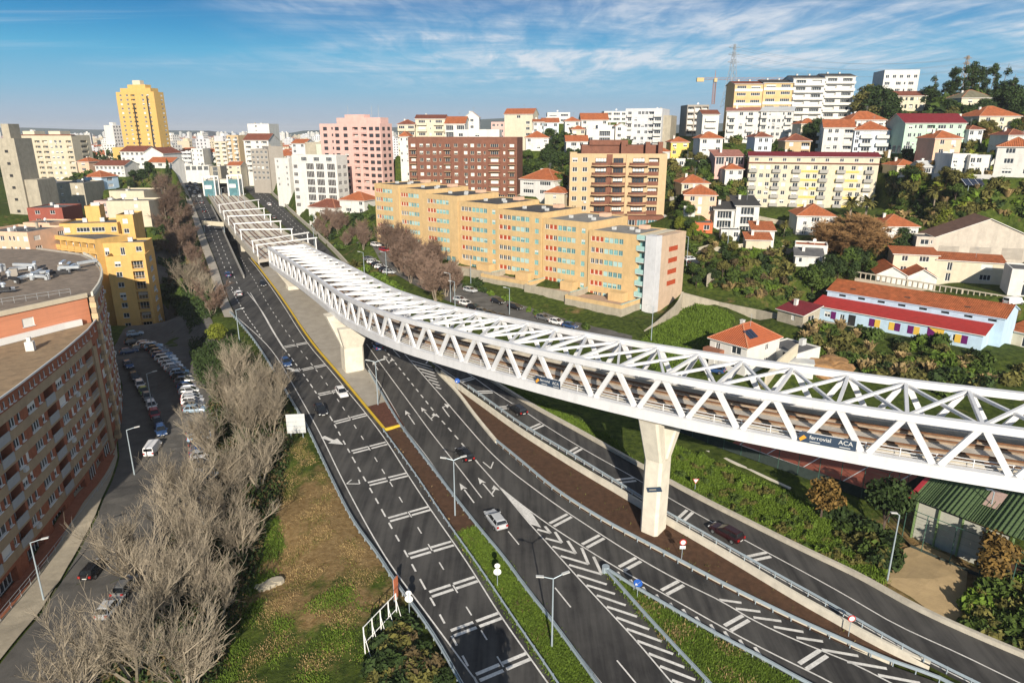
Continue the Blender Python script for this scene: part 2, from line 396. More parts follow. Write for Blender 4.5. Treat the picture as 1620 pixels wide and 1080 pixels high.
# ------------------------------------------------------------------ terrain: heights interpolated between surveyed spots
ANCH = []
def anchor(*items):
    for px, py, Y in items: ANCH.append(tuple(A(px, py, Y)))
for ln in (LC_BARL, RC_BARL, RC_BARR, RR_EDGE, LC_MID, RC_LEFT, RC_RIGHT, RR_RIGHT):
    for p in ln[::5]: ANCH.append((p.x, p.y, zc(p.y)))
anchor((1060, 500, 165), (597, 385, 235), (905, 335, 230), (1055, 335, 225), (645, 305, 290), (820, 305, 290), (505, 305, 335), (605, 300, 345),
       (460, 322, 315), (540, 320, 315), (1185, 325, 240), (1390, 330, 235), (1150, 226, 310), (1260, 226, 310), (1255, 205, 320), (1355, 200, 325),
       (1310, 250, 265), (1410, 255, 265), (1433, 240, 250), (1525, 240, 250), (1392, 328, 226), (1300, 326, 235), (1250, 325, 238), (1405, 345, 212), (1440, 345, 214), (1470, 300, 225), (1415, 300, 232), (1575, 275, 195), (1557, 290, 190), (1480, 402, 186), (1600, 402, 182), (1420, 442, 176), (1500, 450, 174), (1580, 450, 170), (1282, 503, 163),
       (1547, 547, 140), (1170, 568, 130), (1105, 340, 215), (1190, 372, 205), (1300, 365, 205), (1290, 410, 190), (1120, 482, 165), (1240, 505, 160),
       (1200, 420, 185), (1000, 235, 330), (1500, 170, 330), (1600, 180, 320), (1420, 170, 330), (700, 240, 400), (850, 235, 400), (1100, 210, 360))
ANCH += [(-61, 55, -3), (-60, 70, -3), (-72, 113, -3), (-81, 135, -3), (-52, 70, -3), (-60, 100, -3), (-70, 125, -2.6), (-45, 60, -3), (-42, 45, -3), (-45, 80, -3.0), (-60, 40, -3), (-54, 110, -2.5),
         (-101, 186, -1.0), (-95, 160, -1.5), (-75, 155, -1.0), (-92, 200, 1), (-110, 230, 5), (-120, 260, 8), (-140, 300, 14), (-125, 300, 11), (-175, 330, 20), (-150, 240, 12),
         (-200, 280, 19), (-205, 300, 19), (-260, 400, 23), (-320, 400, 23), (-275, 520, 30), (-200, 520, 26), (-150, 600, 16), (-60, 700, 8), (-180, 380, 18), (-150, 450, 16),
         (-30, 70, -2.0), (-36, 90, -1.5), (-25, 55, -2.6), (-38, 105, -0.5), (-33, 60, -3), (-40, 120, 0.5),
         (46, 94, 1.2), (60, 88, 1.2), (70, 82, 1.0), (47, 69, -0.3), (60, 62, -0.3), (80, 110, 3), (60, 118, 4), (75, 130, 4.5), (95, 120, 4), (110, 100, 3), (60, 145, 5.5), (90, 60, 0), (120, 70, 1),
         (130, 140, 6), (150, 175, 14), (180, 218, 32), (200, 250, 48), (200, 320, 62), (260, 380, 66), (330, 300, 66), (300, 200, 45), (100, 400, 40), (0, 430, 22), (150, 450, 40), (220, 140, 12),
         (60, 230, 25), (75, 205, 19), (20, 200, 10), (-20, 230, 11), (-40, 260, 14), (-60, 300, 19), (20, 260, 25), (60, 280, 34), (30, 330, 36), (-30, 350, 26), (-90, 400, 19), (-60, 500, 14), (100, 600, 10),
         (400, 700, 12), (0, 1000, 10), (-600, 1000, 12), (600, 1200, 10), (-200, 800, 12), (-400, 850, 14), (-500, 600, 18), (-450, 400, 22), (-300, 200, 10), (-200, 100, -3), (-150, 60, -3), (0, 20, -2.5), (100, 20, -2), (-100, 20, -3)]
ANCH = np.array(ANCH, float)
def axis(lo, hi, fine_lo, fine_hi, step):
    a = list(np.arange(fine_lo, fine_hi + 1e-6, step)); s = step
    x = fine_hi
    while x < hi: s *= 1.22; x += s; a.append(x)
    s = step; x = fine_lo
    while x > lo: s *= 1.22; x -= s; a.insert(0, x)
    return np.array(a)
GX, GY = axis(-9000, 9000, -216, 172, 2.0), axis(-60, 16000, 30, 460, 2.0)
def idw(X, Y):
    out = np.zeros(X.shape); den = np.zeros(X.shape)
    for ax, ay, az in ANCH:
        d2 = (X - ax) ** 2 + (Y - ay) ** 2 + 4.0
        w = d2 ** -1.75
        out += w * az; den += w
    return out / den
MX, MY = np.meshgrid(GX, GY)
HZ = idw(MX, MY)
far = np.clip((np.hypot(MX, MY) - 900) / 1500, 0, 1)
HZ = HZ * (1 - far) + 10.0 * far
def dist_to(line, X, Y):
    d = np.full(X.shape, 1e9)
    for a, b in zip(line[:-1], line[1:]):
        ab = np.array([b.x - a.x, b.y - a.y]); L2 = max(1e-9, ab @ ab)
        t = np.clip(((X - a.x) * ab[0] + (Y - a.y) * ab[1]) / L2, 0, 1)
        d = np.minimum(d, np.hypot(X - a.x - t * ab[0], Y - a.y - t * ab[1]))
    return d
def inside(poly, X, Y):
    r = np.zeros(X.shape, bool); n = len(poly); j = n - 1
    for i in range(n):
        xi, yi, xj, yj = poly[i][0], poly[i][1], poly[j][0], poly[j][1]
        c = ((yi > Y) != (yj > Y)) & (X < (xj - xi) * (Y - yi) / (yj - yi + 1e-12) + xi)
        r ^= c; j = i
    return r
FRONT_L = PL([(289, 285), (312, 335), (330, 385), (345, 420), (360, 470), (375, 502)])
FRONT_R = PL([(309, 285), (338, 335), (355, 372), (370, 410), (391, 462), (430, 520), (451, 553)])
RC_FAR_L = PL([(374, 284), (398, 308), (440, 345), (497, 402)])
RC_FAR_R = PL([(394, 280), (420, 300), (455, 334), (492, 368), (522, 396), (560, 440), (610, 500), (650, 545), (660, 560)])
CORR = list(LC_BARL[::3]) + [P(765, 1150), P(1760, 1150)] + list(reversed(RR_EDGE[::3])) + list(reversed(RC_FAR_R[::3])) + [P(350, 270), P(300, 270)] + list(FRONT_L[::3])
cm = inside(CORR, MX, MY)
cd = np.minimum.reduce([dist_to(l[::3], MX, MY) for l in (LC_BARL, RR_EDGE, RC_FAR_R, FRONT_L)])
wgt = np.where(cm, 1.0, np.clip(1 - (cd - 1.5) / 6.0, 0, 1)); wgt = wgt * wgt * (3 - 2 * wgt)
plane = SLOPE * (np.minimum(MY, YMAX) - Y0) - 0.35
wgt = np.where(MY > 470, 0, wgt)
HZ = HZ * (1 - wgt) + plane * wgt
CUT_L = PL([(334, 326), (345, 348), (357, 376), (373, 412), (386, 440)]); CUT_R = PL([(360, 326), (380, 348), (400, 372), (415, 400), (413, 432)])
cutm = inside(list(CUT_L) + list(reversed(CUT_R)), MX, MY)
CUT_Y0, CUT_Y1 = CUT_L[-1].y, 300.0
cut_d = np.clip((MY - CUT_Y0) / (CUT_Y1 - CUT_Y0), 0, 1) * 6.5
HZ = HZ - np.where(cutm, cut_d + 0.1, 0)
rs = np.random.RandomState(3)
bumpy = np.where(cm | (cd < 4), 0, 1) * (np.hypot(MX, MY) < 500) * rs.normal(0, 0.10, HZ.shape)
HZ = HZ + bumpy
def H(x, y):
    i = min(max(int(np.searchsorted(GX, x)) - 1, 0), len(GX) - 2); j = min(max(int(np.searchsorted(GY, y)) - 1, 0), len(GY) - 2)
    fx, fy = (x - GX[i]) / (GX[i + 1] - GX[i]), (y - GY[j]) / (GY[j + 1] - GY[j])
    return float((HZ[j, i] * (1 - fx) + HZ[j, i + 1] * fx) * (1 - fy) + (HZ[j + 1, i] * (1 - fx) + HZ[j + 1, i + 1] * fx) * fy)
def T(px, py, tmax=1500):                            # where the line of sight meets the terrain
    dx, dy, dz_ = ray(px, py); t = 30.0
    while t < tmax:
        if CAM_H + t * dz_ < H(t * dx, t * dy): break
        t += 1.0
    lo, hi = t - 1.0, t
    for _ in range(12):
        m = (lo + hi) / 2
        if CAM_H + m * dz_ < H(m * dx, m * dy): hi = m
        else: lo = m
    return Vector((hi * dx, hi * dy, H(hi * dx, hi * dy)))

def build_terrain():
    ny, nx = HZ.shape
    me = bpy.data.meshes.new('terrain')
    vs = np.stack([MX, MY, HZ], -1).reshape(-1, 3)
    idx = np.arange(nx * ny).reshape(ny, nx)
    fs = np.stack([idx[:-1, :-1], idx[:-1, 1:], idx[1:, 1:], idx[1:, :-1]], -1).reshape(-1, 4)
    me.vertices.add(len(vs)); me.vertices.foreach_set('co', vs.ravel())
    me.loops.add(fs.size); me.loops.foreach_set('vertex_index', fs.ravel().astype(np.int32))
    me.polygons.add(len(fs)); me.polygons.foreach_set('loop_start', np.arange(0, fs.size, 4, dtype=np.int32)); me.polygons.foreach_set('loop_total', np.full(len(fs), 4, np.int32))
    me.polygons.foreach_set('use_smooth', np.ones(len(fs), bool))
    m = bpy.data.materials.new('hillside_ground'); m.use_nodes = True
    nt = m.node_tree; N, L = nt.nodes, nt.links; b = N['Principled BSDF']; b.inputs['Roughness'].default_value = 0.95; b.inputs['Specular IOR Level'].default_value = 0.1
    g = N.new('ShaderNodeNewGeometry')
    def nz(s, d, r=0.6):
        n = N.new('ShaderNodeTexNoise'); n.inputs['Scale'].default_value = s; n.inputs['Detail'].default_value = d; n.inputs['Roughness'].default_value = r; L.new(g.outputs['Position'], n.inputs['Vector']); return n.outputs['Fac']
    def mr(f, a, c):
        r = N.new('ShaderNodeMapRange'); r.inputs[1].default_value = a; r.inputs[2].default_value = c; L.new(f, r.inputs[0]); return r.outputs[0]
    def mx(f, a, c):
        x = N.new('ShaderNodeMix'); x.data_type = 'RGBA'; L.new(f, x.inputs[0])
        for k, s in ((6, a), (7, c)):
            if isinstance(s, tuple): x.inputs[k].default_value = (*s, 1)
            else: L.new(s, x.inputs[k])
        return x.outputs[2]
    green = mx(mr(nz(0.9, 6), .35, .65), (0.030, 0.048, 0.010), (0.085, 0.115, 0.020))
    dry = mx(mr(nz(1.5, 6), .3, .7), (0.16, 0.10, 0.04), (0.30, 0.21, 0.10))
    att = N.new('ShaderNodeAttribute'); att.attribute_name = 'dry'
    ad = N.new('ShaderNodeMath'); ad.operation = 'ADD'; L.new(nz(0.12, 7, 0.7), ad.inputs[0]); L.new(att.outputs['Fac'], ad.inputs[1])
    L.new(mx(mr(ad.outputs[0], .56, .68), green, dry), b.inputs['Base Color'])
    bp = N.new('ShaderNodeBump'); bp.inputs['Strength'].default_value = 0.9; bp.inputs['Distance'].default_value = 0.25
    L.new(nz(2.5, 6, 0.7), bp.inputs['Height']); L.new(bp.outputs[0], b.inputs['Normal'])
    me.materials.append(m)
    dry = me.attributes.new('dry', 'FLOAT', 'POINT')
    val = np.zeros((ny, nx)) - 0.02
    for px, py, rad, amt in ((480, 860, 11, .28), (520, 950, 8, .16), (530, 780, 7, .22), (430, 980, 6, -.1), (1250, 590, 10, .1), (1215, 575, 7, .3), (1460, 900, 9, .35), (1000, 560, 9, -.2), (1400, 570, 20, -.02), (860, 650, 12, -.25), (940, 660, 12, -.25), (1200, 800, 14, -.06), (600, 1060, 6, -.1)):
        c = P(px, py); val += amt * np.exp(-((MX - c.x) ** 2 + (MY - c.y) ** 2) / rad ** 2)
    dry.data.foreach_set('value', val.ravel())
    me.update(); me.validate()
    o = bpy.data.objects.new('terrain', me); COL.objects.link(o)
    tag(o, kind='structure'); return o
TERRAIN = build_terrain()

# ------------------------------------------------------------------ roads, medians, markings
def sheet(name, poly, m, dz, label=None):
    mb = MB(); mb.add([(p.x, p.y, p.z + dz) for p in poly]); return tag(mb.obj(name, m), kind='structure')
def ribbon(name, l, r, m, dz, n=None):
    n = n or max(len(l), len(r)); l, r = even(l, 1e-9 + sum((b - a).length for a, b in zip(l[:-1], l[1:])) / n), even(r, 1e-9 + sum((b - a).length for a, b in zip(r[:-1], r[1:])) / n)
    mb = MB()
    for i in range(min(len(l), len(r)) - 1):
        mb.add([l[i] + Vector((0, 0, dz)), r[i] + Vector((0, 0, dz)), r[i + 1] + Vector((0, 0, dz)), l[i + 1] + Vector((0, 0, dz))])
    return tag(mb.obj(name, m), kind='structure')
# one asphalt sheet per carriageway, edges a little outside the painted edge lines
sheet('highway_carriageway', list(FRONT_L) + [LC_BARL[0]] + list(LC_BARL) + list(reversed(offset_line(LC_RIGHT, -0.9))) + [P(386, 440)] + list(reversed(CUT_L)) + [P(309, 285)], ASPH, 0.0)
sheet('exit_carriageway', list(offset_line(RC_FAR_L + RC_LEFT[1:], 0.7)) + list(reversed(RC_BARR[1:])) + [P(786, 702), P(757, 664), P(727, 622), P(697, 593), P(672, 566)] + list(reversed(RC_FAR_R)), ASPH, 0.0)
ribbon('frontage_road', FRONT_L[:-6], FRONT_R[:-9], ASPH, .004); ribbon('far_carriageway', RC_FAR_L, RC_FAR_R[:len(RC_FAR_R) * 3 // 5], ASPH, .004)
sheet('slip_road', list(offset_line(RR_LEFT, 0.55)) + list(reversed(RR_EDGE)), ASPH, 0.0)
sheet('under_bridge_pavement', list(GRAV_L) + [P(581, 643), P(616, 634), P(598, 606), P(579, 576), P(530, 492), P(497, 402)], PAVE, -0.004)
sheet('mulch_bed', [P(581, 643), P(616, 634), P(640, 674), P(608, 681)], MULCH, 0.03)
cut_i = min(range(len(LC_BARR)), key=lambda i: (LC_BARR[i] - P(722, 848)).length)
cut_j = min(range(len(RC_BARL)), key=lambda i: (RC_BARL[i] - P(752, 832)).length)
st_j = min(range(len(RC_BARL)), key=lambda i: (RC_BARL[i] - P(634, 676)).length)
sheet('soil_median', list(LC_BARR[:cut_i + 1]) + list(reversed(RC_BARL[st_j:cut_j + 1])), SOIL, 0.03)
sheet('grass_median', list(LC_BARR[cut_i:]) + list(reversed(RC_BARL[cut_j:])), GRASSM, 0.03)
GRASS_MEDIAN = list(LC_BARR[cut_i:]) + list(reversed(RC_BARL[cut_j:]))
sheet('brown_median', [P(697, 593)] + list(reversed([p for p in reversed(RR_WALL)]))[1:] + [P(1500, 1080)] + list(reversed(RC_BARR[:-6])) + [P(757, 664), P(727, 622)], SOIL, 0.02)
ISL_L = PL([(958, 906), (1007, 962), (1051, 1011), (1116, 1080), (1160, 1130)])
ISL_R = PL([(960, 905), (1002, 933), (1038, 953), (1087, 982), (1133, 1009), (1180, 1033), (1236, 1064), (1262, 1079), (1360, 1130)])
ISLAND = list(ISL_L) + list(reversed(ISL_R))
sheet('grass_island', ISLAND, GRASSM, 0.03)

mk = MB()
ZM = 0.016
def stripe(line, w=0.16, dz=0.0, s0=0.0, s1=None, m=None):
    m = m or mk; acc = 0.0; hw = w / 2
    n = len(line)
    L_, R_ = offset_line(line, -hw), offset_line(line, hw); zz = Vector((0, 0, ZM + dz))
    for i in range(n - 1):
        acc2 = acc + (line[i + 1] - line[i]).length
        if acc2 > s0 and (s1 is None or acc < s1): m.add([L_[i] + zz, R_[i] + zz, R_[i + 1] + zz, L_[i + 1] + zz])
        acc = acc2
def dashes(line, on, gap, w=0.16, ph=0.0):
    ln = even(line, 0.5); acc = 0
    for i in range(len(ln) - 1):
        acc += 0.5
        if (acc + ph) % (on + gap) < on:
            d = (ln[i + 1] - ln[i]).normalized(); r = Vector((d.y, -d.x, -d.x * SLOPE)) * w / 2; z = Vector((0, 0, ZM))
            mk.add([ln[i] - r + z, ln[i] + r + z, ln[i + 1] + r + z, ln[i + 1] - r + z])
def bar(p, q, w=0.5, dz=0.0):
    p, q = Vector(p), Vector(q); d = (q - p).normalized(); r = Vector((d.y, -d.x, -d.x * SLOPE)) * w / 2; z = Vector((0, 0, ZM + dz))
    mk.add([p - r + z, p + r + z, q + r + z, q - r + z])
stripe(LC_LEFT); stripe(LC_RIGHT); stripe(RC_LEFT); stripe(RC_L1); stripe(RC_RIGHT, .18); stripe(GORE_L); stripe(GORE_R, .18)
stripe(RR_LEFT); stripe(RR_RIGHT)
dashes(LC_MID, 1.5, 2.6); dashes(LC_DASH, 1.6, 1.6, 0.22); dashes(RC_L2, 1.5, 1.5, 0.24)
for a, b in (((762, 787), (762, 787)), ((804, 840), (821, 861)), ((878, 929), (903, 960)), ((976, 1044), (1006, 1080))):
    if a != b: bar(P(*a), P(*b), .16)
bar(P(756, 732), P(789, 769), .18)
stripe(PL([(391, 462), (414, 490), (436, 530), (451, 553)]), .2); stripe(PL([(396, 463), (416, 496), (430, 522), (449, 552)]), .2)
dashes(PL([(366, 458), (380, 483), (394, 506), (404, 519), (414, 535)]), 1.4, 1.6, .22)
mid_line = lambda a, b, f: [p.lerp(q, f) for p, q in zip(even(a, sum((v - u).length for u, v in zip(a[:-1], a[1:])) / 60 + 1e-9), even(b, sum((v - u).length for u, v in zip(b[:-1], b[1:])) / 60 + 1e-9))]
for f in (.33, .66): dashes(mid_line(FRONT_L[:-14], FRONT_R[:-20], f), 2.5, 4.5, .2); dashes(mid_line(RC_FAR_L, RC_FAR_R[:len(RC_FAR_R) * 3 // 5], f), 2.5, 4.5, .2)
def double_bars(pairs, w=0.42, gap=0.85, dz=0.0):
    for a, b in pairs:
        p, q = P(*a, dz), P(*b, dz); d = (q - p).normalized(); n = Vector((-d.y, d.x, d.x * SLOPE))
        for k in (0, 1): bar(p - n * gap * k, q - n * gap * k, w)
for a, b in (((449, 548), (486, 541)), ((477, 584), (514, 576)), ((503, 623), (545, 614)), ((528, 667), (578, 654)), ((556, 713), (610, 699)), ((582, 763), (643, 748)), ((614, 819), (678, 801)), ((646, 876), (714, 856)), ((679, 936), (751, 912)), ((713, 997), (789, 969)), ((753, 1066), (832, 1033))):
    m_ = ((a[0] + b[0]) / 2, (a[1] + b[1]) / 2); lerp = lambda p, q, t: (p[0] + (q[0] - p[0]) * t, p[1] + (q[1] - p[1]) * t)
    double_bars([(a, lerp(a, b, .47)), (lerp(a, b, .53), b)])
def cross_bars(cs, left, right, dz=0.0):
    for c in cs:
        p = P(*c, dz); i = min(range(len(left)), key=lambda k: (left[k] - p).length); j = min(range(len(right)), key=lambda k: (right[k] - p).length)
        a, b = left[i], right[j]; d = (b - a).normalized(); a, b = a + d * .25, b - d * .25; t = Vector((-d.y, d.x, d.x * SLOPE))
        for k in (-.42, .42): bar(a + t * k, b + t * k, .46)
cross_bars(((879, 819), (931, 853), (990, 889), (1069, 933), (1167, 986), (1288, 1046)), GORE_R, RC_RIGHT)
cross_bars(((738, 598), (768, 620), (799, 646), (851, 676), (910, 713), (987, 759), (1083, 816), (1207, 880)), RR_LEFT, RR_RIGHT, RR_DZ)
# gore chevrons and hatching
mk.add([P(793, 773) + Vector((0, 0, ZM)), P(840, 829) + Vector((0, 0, ZM)), P(856, 834) + Vector((0, 0, ZM)), P(842, 812) + Vector((0, 0, ZM))])
for a, b, c in (((850, 837), (871, 843), (862, 832)), ((863, 851), (889, 858), (878, 841)), ((874, 864), (911, 875), (898, 855)), ((887, 879), (931, 892), (920, 866)), ((900, 893), (952, 908), (939, 880))):
    bar(P(*a), P(*b), .36); bar(P(*b), P(*c), .36)
for a, b in (((913, 909), (960, 924)), ((928, 925), (973, 939)), ((944, 941), (990, 957)), ((960, 959), (1008, 975)), ((975, 976), (1027, 995)), ((991, 994), (1047, 1014)), ((1008, 1013), (1065, 1034)), ((1026, 1033), (1083, 1055)), ((1044, 1053), (1100, 1075)), ((1063, 1075), (1120, 1096))):
    bar(P(*a), P(*b), .34)
for a, b in (((959, 894), (964, 905)), ((977, 904), (985, 918)), ((997, 916), (1005, 931)), ((1017, 928), (1025, 942)), ((1038, 940), (1047, 955)), ((1060, 953), (1069, 970)), ((1080, 963), (1091, 981)), ((1101, 975), (1113, 994)), ((1124, 987), (1136, 1008)), ((1146, 998), (1160, 1020)), ((1170, 1011), (1184, 1035)), ((1194, 1023), (1210, 1047))):
    bar(P(*a), P(*b), .34)
for a, b in (((1138, 948), (1173, 953)), ((1164, 962), (1203, 967)), ((1192, 976), (1236, 982)), ((1224, 991), (1271, 999)), ((1260, 1008), (1302, 1014)), ((1300, 1027), (1358, 1037)), ((1340, 1046), (1403, 1057)), ((1389, 1067), (1456, 1080))):
    bar(P(*a), P(*b), .36)
for k in range(9):                                    # hatching at the tip of the brown median
    t = k / 8; a = (650 + 45 * t, 570 + 48 * t); b = (683 + 17 * t, 580 + 40 * t)
    if k < 8: bar(P(*a), P(*b), .34)
    c = (678 + 26 * t, 566 + 30 * t)
    if k < 5: bar(P(690 - 12 + 14 * k, 568 + 9 * k), P(686 - 12 + 14 * k, 575 + 9 * k), .3)
# lane arrows
def arrow(tail, tip, w=1.0, branch=0):
    a, b = P(*tail), P(*tip); d = (b - a); Ln = d.length; d.normalize(); r = Vector((d.y, -d.x, -d.x * SLOPE)); z = Vector((0, 0, ZM + .004)); hl = min(1.9, Ln * .45)
    bar(a, b - d * hl, .2, .004)
    mk.add([b + z, b - d * hl - r * w * .5 + z, b - d * hl * .8 + z, b - d * hl + r * w * .5 + z])
    if branch:
        m = a + d * Ln * .12; e = m + r * branch * .9 + d * .9
        bar(m, e, .22, .008); mk.add([e + d * 1.1 + r * branch * .35 + z, e - d * .5 + r * branch * .55 + z, e - r * branch * .35 + d * .3 + z])
def turn_arrow(tail, bend, side=1):
    a, b = P(*tail), P(*bend); d = (b - a).normalized(); r = Vector((d.y, -d.x, -d.x * SLOPE)); z = Vector((0, 0, ZM + .006))
    bar(a, b, .2, .002); e = b + r * side * .7 + d * .2; bar(b, e, .25, .006)
    mk.add([e + r * side * .9 + d * .2 + z, e + d * 1.1 + z, e - d * .9 + z])
arrow((656, 671), (641, 649)); arrow((750, 795), (727, 764)); arrow((684, 665), (666, 644), 1, 1); arrow((781, 785), (756, 755), 1, 1); turn_arrow((711, 659), (700, 644)); turn_arrow((633, 565), (622, 553))
arrow((616, 575), (607, 562), 1, 1)
arrow((598, 585), (590, 572))
def solid_arrow(tail, tip):
    a, b = P(*tail), P(*tip); d = (b - a).normalized(); r = Vector((d.y, -d.x, -d.x * SLOPE)); z = Vector((0, 0, ZM + .004)); n = (b - a).length
    mk.add([a + z - r * .5, a + z + r * .35, b - d * n * .5 + r * .3 + z, b - d * n * .5 - r * .3 + z])
    mk.add([b + z, b - d * n * .5 - r * 1.0 + z, b - d * n * .5 + r * 1.0 + z])
solid_arrow((510, 691), (543, 703)); solid_arrow((454, 582), (475, 588))
def tri(c, s, rot):
    c = P(*c); pts = [c + Vector((math.cos(rot + k * 2.094), math.sin(rot + k * 2.094) * 1.7, 0)) * s for k in range(3)]
    for k in range(3): bar(pts[k], pts[(k + 1) % 3], .2)
tri((561, 760), 1.1, 1.57); tri((774, 732), 1.1, -1.3)
tag(mk.obj('road_markings', LINE), kind='structure')
# ------------------------------------------------------------------ the steel truss viaduct
ZU = [(30, 19.5), (75, 17.0), (133, 12.6), (200, 10.2), (225, 9.6)]
def zu(y):
    for (a, b), (c, d) in zip(ZU[:-1], ZU[1:]):
        if y <= c: return b + (d - b) * (y - a) / (c - a)
    return ZU[-1][1]
AXIS = [(-74.6, 208.5), (-58.1, 178.9), (-46.0, 156.6), (-34.0, 133.2), (-20.6, 111.9), (-9.2, 99.8), (0, 90), (10.2, 80.3), (19.5, 72.8), (28.5, 66.9), (37.3, 61.6), (47, 56.8), (58, 51.6), (72, 45.4)]
fr = smooth_line([Vector((x, y, 0)) for x, y in AXIS], 3.1)
WID, DEP = 10.7, 6.1
def at_z(line, dz): return [Vector((p.x, p.y, zr + dz)) for p, zr in zip(line, ZR)]
ZR = [zu(p.y) for p in fr]
bk = offset_line(fr, -WID, 0)                        # far side: image right / away
N_ = len(fr)
nrm = [(b - a).normalized() for a, b in zip(fr, bk)]
def across(off, dz): return [Vector((p.x, p.y, zr + dz)) + n * off for p, n, zr in zip(fr, nrm, ZR)]
mid = N_ // 2
truss = thing('truss_viaduct', 'long curved white steel truss railway viaduct crossing above the highway', 'bridge', (fr[mid].x, fr[mid].y, ZR[mid]))
TO = Vector(truss.location)
def tpart(mb, name, m, label=None, kind=None):
    o = mb.obj(name, m, truss, -TO)
    if kind: o['kind'] = kind
    if label: o['label'] = label
    return o
for off, side in ((0.0, 'near'), (WID, 'far')):
    mb = MB(); mb.sweep(across(off, 0), [(-.4, 0), (.4, 0), (.4, 1.35), (-.4, 1.35)]); mb.sweep(across(off - (.42 if off == 0 else -.42), 0), [(-.06, 1.28), (.06, 1.28), (.06, 1.36), (-.06, 1.36)])
    tpart(mb, 'bottom_chord', STEEL)
    tpart(MB().sweep(across(off, 0), [(-.36, DEP - .75), (.36, DEP - .75), (.36, DEP), (-.36, DEP)]), 'top_chord', STEEL)
PAN = 2                                              # two 3.1 m steps to a panel
bot, topn = {}, {}
for off in (0.0, WID):
    lo, hi = across(off, 1.33), across(off, DEP - .72)
    for i in range(0, N_ - 2, PAN):                  # apex halfway between bottom nodes
        g = (lo[i + 2] - lo[i]).normalized()
        tpart(MB().beam(lo[i] + g * .32, hi[i + 1] - g * .30, .58, .38, up=nrm[i]), 'diagonal_brace', STEEL)
        tpart(MB().beam(lo[i + 2] - g * .32, hi[i + 1] + g * .30, .58, .38, up=nrm[i]), 'diagonal_brace', STEEL)
ha, hb = across(.36, DEP - .42), across(WID - .36, DEP - .42)
for i in range(1, N_ - 1, PAN):
    tpart(MB().beam(ha[i], hb[i], .34, .42), 'top_strut', STEEL)
    if i + 2 < N_:
        tpart(MB().beam(ha[i] + Vector((0, 0, .05)), hb[i + 2] + Vector((0, 0, .05)), .3, .3), 'wind_brace', STEEL)
        a, b = hb[i] + Vector((0, 0, -.05)), ha[i + 2] + Vector((0, 0, -.05)); tpart(MB().beam(a, b, .3, .3), 'wind_brace', STEEL)
tpart(MB().beam(across(0, 0)[0] + Vector((0, 0, .7)), across(0, DEP - .3)[0], .5, .6, up=nrm[0]), 'end_post', STEEL)
tpart(MB().beam(across(WID, 0)[0] + Vector((0, 0, .7)), across(WID, DEP - .3)[0], .5, .6, up=nrm[0]), 'end_post', STEEL)
tpart(MB().beam(ha[0], hb[0], .5, .6), 'top_strut', STEEL)
DECKM = mat('deck_slab', (0.50, 0.46, 0.40), 0.9, 0.14, 0.6, 0.2, dirt=0.4)
c0 = [p.lerp(q, .5) for p, q in zip(across(0, 0), across(WID, 0))]
tpart(MB().sweep(c0, [(-WID / 2 + .4, .55), (WID / 2 - .4, .55), (WID / 2 - .4, .95), (-WID / 2 + .4, .95)]), 'deck', DECKM)
tr = MB()
for o_ in (1.55, WID - 1.55): tr.sweep(across(o_, 0), [(-.12, .95), (.12, .95), (.12, 1.45), (-.12, 1.45)])
tpart(tr, 'cable_trough', CONC)
for o_ in (2.55, 4.0, 6.6, 8.05):
    tpart(MB().sweep(across(o_, 0), [(-.27, .95), (.27, .95), (.27, 1.12), (-.27, 1.12)]), 'rail_plinth', mat('stained_plinth', (0.34, 0.25, 0.17), .9, .3, 1.5))
    tpart(MB().sweep(across(o_, 0), [(-.06, 1.12), (.06, 1.12), (.06, 1.3), (-.06, 1.3)]), 'rail', RUST)
for o_ in (.75, WID - .75):
    r_ = MB()
    for h in (1.35, 1.7, 2.05): r_.sweep(across(o_, h), [(-.03, -.03), (.03, -.03), (.03, .03), (-.03, .03)])
    for p in across(o_, 0.95): r_.box(p + Vector((0, 0, .58)), (.07, .07, 1.16))
    tpart(r_, 'walkway_railing', STEEL)
fl = MB()                                            # floor beams under the slab
for i in range(0, N_, 2): fl.beam(across(.4, .3)[i], across(WID - .4, .3)[i], .35, .5)
tpart(fl, 'floor_beams', STEEL, kind='stuff')

# banner hung on the walkway: dark blue with two firm names and an orange flash
def text_mesh(txt, size, m, parent, loc, rot, name='lettering', extrude=0.004):
    cu = bpy.data.curves.new(name, 'FONT'); cu.body = txt; cu.size = size; cu.extrude = extrude
    o = bpy.data.objects.new(name, cu); me = bpy.data.meshes.new_from_object(o); bpy.data.objects.remove(o); bpy.data.curves.remove(cu)
    me.materials.clear(); me.materials.append(m)
    return place(me, name, parent, loc, rot)
NAVY = mat('navy_banner', (0.035, 0.06, 0.10), 0.7, 0.05, 1)
def banner(px, py, length, label, rows):
    q = min(range(N_), key=lambda i: (Vector((across(0, 1.4)[i])) - G(px, py, across(0, 1.4)[i].z)).length)
    p = across(0, 1.4)[q]; d = (across(0, 1.4)[min(q + 2, N_ - 1)] - p).normalized(); ang = math.atan2(d.y, d.x)
    t = thing('banner', label, 'banner', p - nrm[q] * .48 + Vector((0, 0, .55)), ang)
    tilt = math.atan2(d.z, math.hypot(d.x, d.y)); t.rotation_euler = (0, -tilt, ang)
    MB().bx(0, -.02, -.55, length, .02, .55).obj('cloth', NAVY, t)
    MB().add([(.15, -.03, -.5), (.75, -.03, 0), (.45, -.03, .25), (.0, -.03, -.2)]).obj('orange_flash', mat('banner_orange', (.75, .36, .04), .7, .02), t)
    for x in (1.05, length * .72): MB().bx(x, -.034, -.4, x + 1.0, -.021, -.33).obj('underline', FRAMEW, t)
    for txt, size, x, z in rows: text_mesh(txt, size, FRAMEW, t, (x, -.032, z), (math.pi / 2, 0, 0))
    return t
